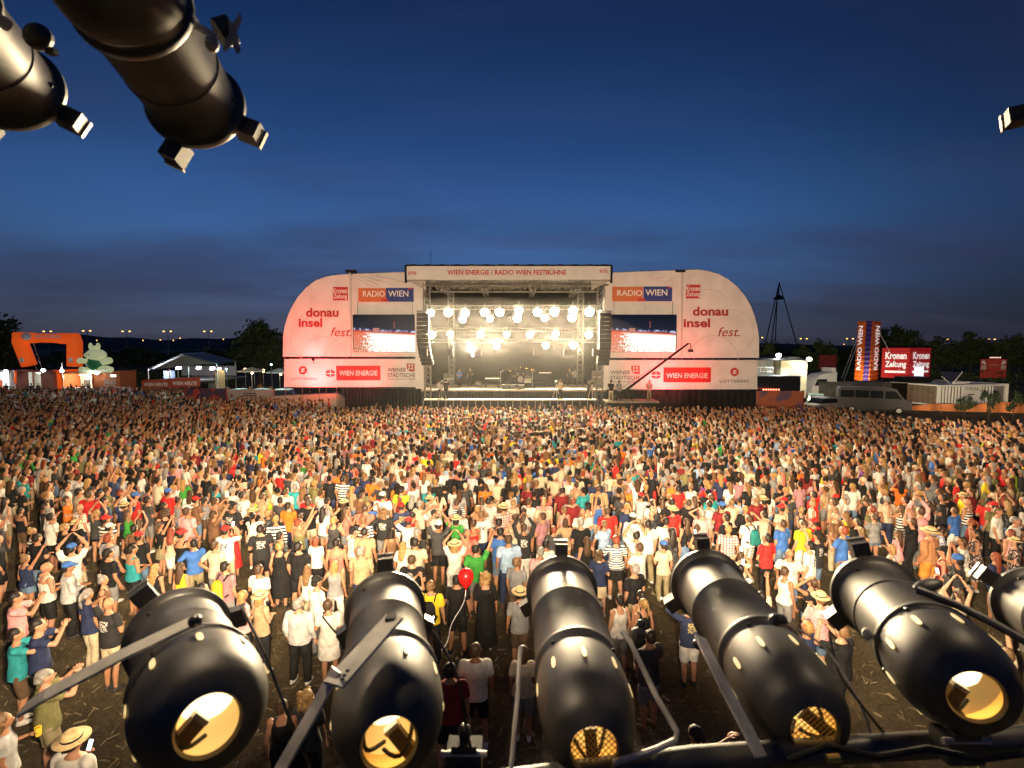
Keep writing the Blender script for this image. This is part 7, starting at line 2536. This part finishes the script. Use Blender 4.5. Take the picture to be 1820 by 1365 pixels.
# crew and musicians
def crew(px, Y, z, sex, top, bot, hair, pose, yaw, lab, h=1.78):
    x = pt(px, 690, Y).x
    d = dict(sex=sex, pose=pose, top='tee', topc=top, bot='trousers', botc=bot, hair=hair, skin=0, shoe=0, h=h, wide=1.0, pos=(x, Y, z), rz=R(yaw), label=lab, face=True)
    return make_person(d, 'crew and musicians at the stage')


crew(817, 51.2, dz, 'm', 'blue', 'black', ('short', 'dark'), 1, 190, 'musician in blue t-shirt standing left on the stage deck')
crew(836, 52.0, dz, 'm', 'black', 'black', ('short', 'dark'), 8, 170, 'musician in black holding an arm forward, left of the piano')
crew(1012, 52.2, dz, 'm', 'charcoal', 'black', ('short', 'brown'), 8, 180, 'musician in charcoal near the back of the stage')
crew(1022, 52.4, dz, 'm', 'grey', 'black', ('short', 'dark'), 1, 170, 'musician in grey with folded arms on the stage, east half')
za_ = pt(910, 710, 45.4).z
ops = []
for px, yaw, lab, top in ((782, 30, 'camera operator in light grey on the walkway near the west tower', 'light grey'), (793, 10, 'stage hand in black on the walkway near the west tower', 'black'), (996, 30, 'camera operator in cream on the walkway before the deck', 'cream'), (1047, 20, 'stage hand in charcoal on the walkway near the east tower', 'charcoal')):
    ops.append(crew(px, 45.8, za_, 'm', top, 'black', ('short', 'dark'), 8, yaw, lab))
for i, (px, lab) in enumerate(((786, 'shoulder height film camera on a tripod near the west tower'), (989, 'film camera on a tripod before the stage deck'), (1052, 'film camera on a tripod near the east tower'))):
    x = pt(px, 700, 45.6).x
    t = thing('film_camera', (x, 45.6, za_), lab, 'film camera', 'film cameras on the walkway')
    c = Vector((x, 45.6, za_ + 1.5))
    MB().box(c, (.26, .55, .28)).build('camera_body', BLACK_METAL, t)
    MB().tube(c + Vector((0, .28, 0)), c + Vector((0, .62, 0)), .09, .11, 12).build('camera_lens', BLACK_METAL, t)
    for a_ in range(3):
        an_ = R(120 * a_ + 30)
        MB().tube(c - Vector((0, 0, .14)), (x + .4 * math.cos(an_), 45.6 + .4 * math.sin(an_), za_), .025, n=6).build('tripod_leg', ALU, t)
crew(1086, Yj + .2, PZ, 'm', 'black', 'beige', ('cap', 'black'), 8, -20, 'crane operator in black cap on the wooden platform')
crew(1100, Yj - .2, PZ, 'm', 'grey', 'black', ('short', 'brown'), 8, 20, 'crane operator in grey beside the crane foot')
crew(1154, Yj + .4, PZ, 'm', 'pink', 'khaki', ('short', 'grey'), 1, 150, 'helper in pink standing at the end of the wooden platform')
# booth customers
for px, Y, top, lab in ((11, 70.6, 'black', 'person in black at the white lit booth'), (56, 70.8, 'charcoal', 'person standing before the greenish booth window'), (68, 70.9, 'black', 'second person before the greenish booth window'),
                        (127, 70.4, 'black', 'person in black at the yellow lit booth'), (147, 70.4, 'brown', 'person in brown at the yellow lit booth'), (157, 70.5, 'navy', 'person in navy at the yellow lit booth')):
    crew(px, Y, 0, random.choice('mf'), top, 'black', ('short', 'dark'), 1, random.uniform(-40, 40), lab)
# speaker boxes on the pit wall
for px in (755, 801, 850, 953, 1007, 1058):
    p = pt(px, 712, 45.0)
    t = thing('front_fill_speaker', (p.x, 45.0, za - .3), f'small black front fill speaker on the walkway edge {["near the west tower", "left of the piano", "below the piano", "below the keyboard", "below the film camera", "near the east tower"][[755, 801, 850, 953, 1007, 1058].index(px)]}', 'speaker', 'front fill speakers')
    MB().box((p.x, 45.0, za + .02), (.55, .32, .62)).build('speaker_case', mat('speaker_black', (.014, .014, .015), .6), t)
    MB().box((p.x, 44.835, za + .02), (.48, .008, .55)).build('speaker_grille', BLACK_METAL, t)

# ------------------------------------------------------------------ the black can lamps in the foreground
CANM = mat('satin_black_paint', (.042, .039, .035), .48, .0, vary=.3, scale=18, bump=.03, bscale=90, spec=1.0)
def dusty(m):
    nt = m.node_tree; N, L = nt.nodes.new, nt.links.new; b = nt.nodes['Principled BSDF']
    tc = N('ShaderNodeTexCoord')
    n1 = N('ShaderNodeTexNoise'); n1.inputs['Scale'].default_value = 9; n1.inputs['Detail'].default_value = 6
    mp = N('ShaderNodeMapping'); mp.inputs['Scale'].default_value = (240, 22, 60); mp.inputs['Rotation'].default_value = (.3, .2, .5)
    n2 = N('ShaderNodeTexNoise'); n2.inputs['Scale'].default_value = 1; n2.inputs['Detail'].default_value = 2
    n3 = N('ShaderNodeTexNoise'); n3.inputs['Scale'].default_value = 420; n3.inputs['Detail'].default_value = 1
    L(tc.outputs['Object'], n1.inputs['Vector']); L(tc.outputs['Object'], mp.inputs[0]); L(mp.outputs[0], n2.inputs['Vector']); L(tc.outputs['Object'], n3.inputs['Vector'])
    r = N('ShaderNodeMapRange'); r.inputs['From Min'].default_value = .3; r.inputs['From Max'].default_value = .7; r.inputs['To Min'].default_value = .38; r.inputs['To Max'].default_value = .60
    L(n1.outputs['Fac'], r.inputs['Value']); L(r.outputs[0], b.inputs['Roughness'])
    s1 = N('ShaderNodeMapRange'); s1.inputs['From Min'].default_value = .66; s1.inputs['From Max'].default_value = .72; s1.inputs['To Max'].default_value = .5
    s2 = N('ShaderNodeMapRange'); s2.inputs['From Min'].default_value = .68; s2.inputs['From Max'].default_value = .75; s2.inputs['To Max'].default_value = .6
    L(n2.outputs['Fac'], s1.inputs['Value']); L(n3.outputs['Fac'], s2.inputs['Value'])
    ad = N('ShaderNodeMath'); ad.operation = 'MAXIMUM'; L(s1.outputs[0], ad.inputs[0]); L(s2.outputs[0], ad.inputs[1])
    mu = N('ShaderNodeMath'); mu.operation = 'MULTIPLY'; L(ad.outputs[0], mu.inputs[0]); L(n1.outputs['Fac'], mu.inputs[1])
    mx = N('ShaderNodeMix'); mx.data_type = 'RGBA'; mx.inputs['B'].default_value = (.22, .19, .15, 1)
    src = b.inputs['Base Color'].links[0].from_socket
    L(src, mx.inputs['A']); L(mu.outputs[0], mx.inputs['Factor']); L(mx.outputs['Result'], b.inputs['Base Color'])


dusty(CANM)
CANR = mat('worn_black_edge', (.10, .095, .085), .35, .7, vary=.4, scale=25)
BARM = mat('bar_steel', (.62, .59, .53), .42, .0, vary=.3, scale=14)
GOLD = mat('lamp_reflector', (.88, .66, .33), .32, 1.0, vary=.05, emit=(1, .60, .16), estr=.03)
INGLOW = emis('lamp_glow', (1, .77, .42), 2.9)
SLOTG = emis('slot_glow', (1, .68, .22), .75)
CERAM = mat('lamp_base_ceramic', (.10, .07, .045), .6)
SPOT_COL = (1, .755, .475)


def par_can(front, rear, label, tabs, fk=1.0, stray_fill=0, vents=True, aim=None, power=0, spin=0.0, k=1.0, slots=9, base_rot=0.0, rout=.455, cone=66):
    """front, rear: world centres of the front rim and of the rear opening"""
    front, rear = Vector(front), Vector(rear)
    ax = rear - front; L = ax.length; ax.normalize()
    up = Vector((0, 0, 1)); up = (up - ax * up.dot(ax)).normalized(); sd = ax.cross(up)
    t = thing('par_can', front.lerp(rear, .5), label, 'stage lamp', 'black can lamps on the tower')
    Rr = .095 * k * fk; Rh = .105 * k
    prof = [(0.0, Rr * .96), (-.004, Rr * 1.10), (.004, Rr * 1.15), (.018, Rr * 1.15), (.024, Rr * 1.05), (.03, Rr), (L * .30, Rr), (L * .305, Rr * 1.022), (L * .315, Rr * 1.022), (L * .32, Rr), (L * .64, Rr * 1.0)]
    MB().lathe(prof, front, ax, 40).build('front_tube', CANM, t, True)
    MB().lathe([(.001, Rr * .93), (L * .63, Rr * .93)], front, ax, 32).build('tube_lining', CANM, t, True)
    MB().lathe([(L * .62, Rr * 1.00), (L * .62, Rh * .985), (L * .63, Rh * 1.01), (L * .65, Rh * 1.01), (L * .66, Rh * .965), (L * .69, Rh * .965), (L * .70, Rh * .99)], front, ax, 40).build('collar_ring', CANM, t, True)
    # rear housing with its rounded end and opening
    hp = [(L * .70, Rh * .985)]
    A0, A1, EX = .74, .26, 2.6
    for i in range(0, 13):
        a = i / 12
        hp.append((L * (A0 + A1 * a), Rh * (rout + (1 - rout) * math.sqrt(max(0, 1 - a ** EX)))))
    hp += [(L * 1.0 - .004, Rh * rout * .96), (L * .985, Rh * rout * .93)]
    MB().lathe(hp, front, ax, 44).build('rear_housing', CANM, t, True)
    # reflector bowl, lamp base and hot bulb seen through the opening
    hr = lambda f: Rh * (rout + (1 - rout) * math.sqrt(max(0, 1 - max(0, (f - A0) / A1) ** EX)))
    MB().lathe([(L * .984, Rh * rout * .92), (L * .97, hr(.97) * .93), (L * .93, hr(.93) * .93), (L * .86, hr(.86) * .93), (L * .79, Rh * .90), (L * .73, Rh * .6), (L * .71, .004)], front, ax, 30).build('reflector', GOLD, t, True)
    rot = Matrix.Rotation(base_rot, 3, ax)
    u, v = rot @ up, rot @ sd
    c = front + ax * (L * .90)
    MB().path([c - u * Rh * .85, c - u * Rh * .12], None, flat=(.024 * k, .020 * k, ax)).build('lamp_base', CERAM, t)
    MB().path([c - u * Rh * .12, c - u * Rh * .04], None, flat=(.028 * k, .016 * k, ax)).build('lamp_prongs', ALU, t)
    MB().ell(front + ax * (L * .80) + u * .012 * k, (.045 * k, .045 * k, .035 * k), 16, 8).build('bulb', INGLOW, t, True)
    for a0 in (.6, 2.3):
        MB().path([front + ax * (L * (.90 + .05 * math.sin(q * .5))) + (u * math.cos(a0 + q * .22) + v * math.sin(a0 + q * .22)) * Rh * .42 for q in range(9)], .004 * k, 5).build('lead_wire', RUBBER, t)
    # cooling slots round the housing, glowing plates that stand for light from inside
    if vents:
        for i in range(slots):
            a = 2 * math.pi * (i + .5) / slots + spin
            dr = up * math.cos(a) + sd * math.sin(a)
            tn = ax.cross(dr)
            tt = L * .785
            rr = hr(tt / L)
            p = front + ax * tt + dr * (rr + .0004)
            w_, l_ = .0055 * k, .022 * k
            ring = [p + tn * w_ * math.cos(b) + ax * l_ * math.copysign(abs(math.sin(b)) ** .6, math.sin(b)) for b in [math.pi * 2 * j / 12 for j in range(12)]]
            MB().prism(ring, dr * .0012).build('vent_slot', SLOTG, t)
        for i in range(slots // 2):
            a = 2 * math.pi * (i + .2) / (slots // 2) + spin
            dr = up * math.cos(a) + sd * math.sin(a)
            p = front + ax * (L * .675) + dr * Rh * .975
            MB().ell(p, (.006 * k,) * 3, 8, 5).build('screw_head', CANR, t)
    # clip tabs of the filter frame on the front rim
    for a in tabs:
        dr = up * math.cos(R(a)) + sd * math.sin(R(a))
        tn = ax.cross(dr)
        M = Matrix((tn, dr, ax)).transposed()
        p = front - ax * .018 + dr * Rr * 1.24
        o = MB().box(p, (.042 * k, .050 * k, .046 * k), M).build('clip_tab', CANM, t)
        MB().box(p + dr * .0262 * k - ax * .021 * k, (.046 * k, .005, .012 * k), M).build('clip_edge', mat('clip_edge_steel', (.42, .38, .33), .4, .6), o)
    for a in (35, 150, 265):
        dr = up * math.cos(R(a)) + sd * math.sin(R(a))
        MB().ell(front + ax * .05 + dr * Rr, (.0055 * k,) * 3, 8, 5).build('rivet', CANR, t)
    if power:
        lamp_obj('beam', 'SPOT', front - ax * .04, SPOT_COL, power, t, .06, aim, cone, 1.0)
    if stray_fill:
        lamp_obj('stray_fill_light', 'SPOT', front - ax * .07, SPOT_COL, stray_fill, t, .05, front - ax * .5 + Vector((0, 0, -.9)), 150, 1.0)  # extra downward spot added to brighten the bars and cans below
    return t, ax, up, sd


def C(px, py, z):
    return at_depth(px, py, z)


PW = 17500
cans = {}
cans[1] = par_can(C(318, 1130, 1.20), C(371, 1290, .80), 'black can lamp turned to the west, straw hat person beside it', (30, 150, 270), aim=Vector((-20, 32, 1.5)), power=PW * 1.35, spin=.3, base_rot=-.9)
cans[2] = par_can(C(686, 1084, 1.44), C(692, 1324, .87), 'black can lamp with a lettered flat bar across its top', (0, 120, 240), aim=Vector((-12, 44, 5.0)), cone=63, power=PW, spin=.0, base_rot=.6)
cans[3] = par_can(C(998, 1048, 1.74), C(1057, 1335, .98), fk=1.10, label='black can lamp at the middle with a wire mesh in its rear', tabs=(0, 120, 240), aim=Vector((0, 46, 7)), cone=77, power=PW, spin=.35, base_rot=.1)
cans[4] = par_can(C(1256, 1038, 1.72), C(1450, 1300, 1.0), fk=1.10, label='black can lamp leaning right of the middle one', tabs=(5, 125, 245), aim=Vector((12, 44, 5.0)), cone=63, power=PW, spin=.1, base_rot=.9)
cans[5] = par_can(C(1553, 1056, 1.42), C(1736, 1240, .95), 'black can lamp with a brightly glowing rear opening, second from the lower right corner', (15, 135, 255), aim=Vector((21, 32, 1.5)), power=PW * 1.25, spin=.2, base_rot=-.5)
cans[6] = par_can(C(1842, 1076, 1.46), C(2095, 1225, 1.0), 'black can lamp cut off by the right picture edge, low', (60, 180, 300), aim=Vector((54, 59.5, 3.4)), cone=16, power=PW * 8.0, spin=.2)
cans[7] = par_can(C(352, 192, 1.22), C(135, -140, .80), 'large black can lamp hanging against the evening sky', (155, 250, 20), aim=Vector((-20, 42, 3.0)), power=PW * .9, vents=False, stray_fill=95)
cans[8] = par_can(C(22, 158, 1.22), C(-235, -130, .84), 'black can lamp cut off by the left picture edge, in the sky', (150, 245, 10), aim=Vector((-24, 20, 1.5)), power=PW * .14, vents=False, stray_fill=15)
cans[9] = par_can(C(1922, 178, 1.32), C(2150, -60, .95), 'black can lamp barely entering at the right edge of the sky', (95, 215, 335), aim=Vector((20, 44, 3.5)), power=PW * .8, vents=False, stray_fill=60)

# mesh guards in three rear openings
for i in (3, 4):
    t, ax, up, sd = cans[i]
    rear = {3: C(1057, 1335, .98), 4: C(1450, 1300, 1.0)}[i]
    mb = MB()
    for k in range(-6, 7):
        o = k * .0085
        h = math.sqrt(max(0, .054 ** 2 - o * o))
        for a, b in (((up + sd).normalized(), (up - sd).normalized()), ((up - sd).normalized(), (up + sd).normalized())):
            mb.path([rear - ax * .018 + a * o - b * h, rear - ax * .018 + a * o + b * h], .0009, 4)
    mb.build('wire_guard', mat('guard_wire', (.30, .22, .10), .5, .6), t)


# yokes: flat bars and rods
def bar(can, pts, w, h, up_, name='yoke_bar', m=None):
    return MB().path(pts, None, flat=(w, h, up_)).build(name, m or BARM, cans[can][0])


UP = Vector((0, 0, 1))
bar(1, [C(352, 1100, .92), C(215, 1165, .86), C(80, 1236, .80), C(40, 1262, .80)], .026, .005, (0, -.25, 1))
MB().ell(C(347, 1104, .90), (.012, .012, .012), 10, 6).build('yoke_knob', CANR, cans[1][0])
b2 = bar(2, [C(702, 1096, .98), C(640, 1165, .90), C(592, 1218, .84)], .040, .006, (.1, .35, 1))
MB().box(C(695, 1100, .975), (.018, .018, .012)).build('yoke_bolt', CANR, cans[2][0])
for px, py in ((612, 1200), (618, 1192), (608, 1207)):
    MB().ell(C(px, py, .842), (.004, .004, .002), 8, 4).build('worn_mark', DARK_PRINT, b2)
bar(2, [C(598, 1190, .86), C(560, 1260, .84), C(500, 1365, .80), C(470, 1420, .78)], .020, .006, (0, -.35, 1))
MB().path([C(1104, 1122, 1.2), C(1120, 1140, 1.18), C(1165, 1235, 1.08), C(1203, 1300, 1.02), C(1200, 1316, 1.01), C(1165, 1332, .99), C(1090, 1356, .97)], .006, 8).build('yoke_rod', BARM, cans[3][0], True)
MB().ell(C(1134, 1128, 1.2), (.020, .015, .018), 10, 6).ell(C(1140, 1112, 1.21), (.012, .012, .016), 8, 5).build('yoke_knob', CANM, cans[3][0])
MB().path([C(925, 1150, 1.18), C(920, 1235, 1.08), C(912, 1330, 1.0), C(905, 1400, .98)], .005, 6).build('yoke_rod', BARM, cans[3][0], True)
bar(4, [C(1244, 1132, 1.16), C(1262, 1170, 1.10), C(1290, 1225, 1.03), C(1330, 1300, .96), C(1352, 1345, .93)], .030, .006, (.45, -.35, .8))
MB().ell(C(1242, 1145, 1.15), (.014, .014, .012), 10, 6).build('yoke_knob', CANR, cans[4][0])
MB().ell(C(1383, 1102, 1.18), (.022, .018, .014), 10, 6).build('yoke_knob', CANR, cans[4][0])
MB().path([C(1630, 1050, 1.2), C(1700, 1075, 1.15), C(1770, 1110, 1.08), C(1840, 1150, 1.0)], [.012, .009, .009, .009], 8).build('yoke_rod', CANM, cans[5][0], True)
MB().ell(C(1650, 1040, 1.22), (.035, .02, .012), 12, 6, Matrix.Rotation(R(-14), 3, 'Y')).build('wing_knob', CANM, cans[5][0], True)
MB().ell(C(1541, 1127, 1.16), (.011, .011, .015), 8, 5).build('yoke_knob', BARM, cans[5][0])
# upper can: bar and wing nut
bar(7, [C(215, -10, .94), C(300, 22, .97), C(380, 62, 1.0), C(386, 66, 1.0)], .012, .006, (0, -1, .2))
MB().ell(C(377, 78, 1.0), (.013, .013, .016), 10, 6).build('yoke_knob', BARM, cans[7][0])
MB().tube(C(388, 60, 1.02), C(412, 52, 1.03), .026, n=14).build('knob_barrel', CANM, cans[7][0])
wn = [(405, 30), (412, 42), (427, 22), (430, 36), (421, 58), (428, 92), (421, 96), (413, 80), (399, 94), (396, 86), (407, 60)]
MB().prism([C(x, y, 1.0) for x, y in wn], ray(410, 60) * .012).build('wing_nut', BARM, cans[7][0])
MB().box(C(285, 3, .95), (.016, .012, .03)).build('yoke_bolt', BARM, cans[7][0])
MB().ell(C(68, 66, 1.05), (.028, .022, .026), 12, 7).box(C(92, 92, 1.05), (.018, .012, .012)).build('knob_barrel', CANM, cans[8][0])
MB().path([C(-20, 22, .95), C(15, 46, .98)], .012, 8).build('yoke_rod', BARM, cans[8][0])

for i, pts_ in {1: [(430, 1080, .95), (470, 1160, .9), (520, 1290, .88), (560, 1380, .9)], 2: [(770, 1120, 1.02), (815, 1200, 1.0), (830, 1300, 1.0), (842, 1350, 1.02)],
                4: [(1390, 1100, 1.2), (1470, 1150, 1.18), (1530, 1250, 1.1), (1560, 1335, 1.03)], 5: [(1475, 1130, 1.2), (1490, 1200, 1.15), (1560, 1290, 1.06), (1600, 1335, 1.03)]}.items():
    q = [C(*p) for p in pts_]
    cv = []
    for a, b in zip(q, q[1:]):
        for k in range(5):
            cv.append(a.lerp(b, k / 5))
    for _ in range(2):
        cv = [cv[0]] + [(cv[k - 1] + cv[k] * 2 + cv[k + 1]) / 4 for k in range(1, len(cv) - 1)] + [cv[-1]]
    MB().path(cv, .0028, 6).build('safety_cable', BARM if i in (4,) else CANR, cans[i][0], True)

# carrying pipe and clamps under the lamps
pipe = thing('lighting_pipe', C(1000, 1352, 1.02), 'dark scaffold pipe carrying the row of can lamps along the lower edge', 'pipe')
MB().path([C(380, 1440, 1.0), C(900, 1392, 1.0), C(1235, 1350, 1.0), C(1540, 1330, 1.02), C(1760, 1318, 1.04), C(1990, 1300, 1.06)], .024, 14).build('pipe_tube', CANM, pipe, True)
for k, (px, py, z) in enumerate(((826, 1344, 1.04), (1700, 1322, 1.0))):
    t = thing('pipe_clamp', C(px, py, z), 'black clamp with pale bolts on the carrying pipe, ' + ('beside the middle lamp' if k == 0 else 'under the glowing right lamp'), 'clamp', 'clamps on the carrying pipe')
    c = C(px, py, z)
    MB().box(c, (.07, .05, .05)).box(c + Vector((0, -.01, .032)), (.05, .03, .016)).build('clamp_body', CANM, t)
    MB().tube(c + Vector((-.045, -.02, .022)), c + Vector((.045, -.02, .022)), .006, n=8).build('clamp_bolt', BARM, t)
    MB().ell(c + Vector((0, 0, .052)), (.014, .012, .018), 10, 6).build('clamp_nut', CANM, t)
cb = thing('power_cable', C(1500, 1338, .96), 'black power cable lying along the carrying pipe', 'cable')
MB().path([C(1400, 1352, .97), C(1470, 1326, .97), C(1560, 1345, .95), C(1650, 1330, .95), C(1740, 1350, .93), C(1830, 1338, .92)], .006, 7).build('cable_sheath', RUBBER, cb, True)
MB().tube(C(1470, 1349, .93), C(1492, 1347, .93), .007, n=8).build('cable_plug', mat('plug_brass', (.55, .38, .12), .35, .8), cb)

# ------------------------------------------------------------------ stage smoke lit by the lamps
def smoke(name, mb, dens, label, col=(1, 1, 1), an=.25):
    m = bpy.data.materials.new(name); m.use_nodes = True
    nt = m.node_tree
    nt.nodes.clear()
    out = nt.nodes.new('ShaderNodeOutputMaterial')
    v = nt.nodes.new('ShaderNodeVolumePrincipled')
    v.inputs['Color'].default_value = (*col, 1)
    v.inputs['Density'].default_value = dens
    v.inputs['Anisotropy'].default_value = an
    nt.links.new(v.outputs[0], out.inputs['Volume'])
    o = mb.build(name, m)
    tag(o, label, 'smoke', kind='stuff')
    return o


SMOKE_D = .0016
smoke('stage_smoke', MB().box2((dl - .2, 46.35, dz + .05), (dr + .3, YB - .4, zc + .5)), SMOKE_D, 'thin smoke filling the stage opening round the lamps', an=.86)
smoke('drifting_smoke', MB().ell((-3, 35, 4.5), (15, 10.6, 5.6), 28, 16), .0003, 'thin smoke drifting over the front of the crowd', an=.6)
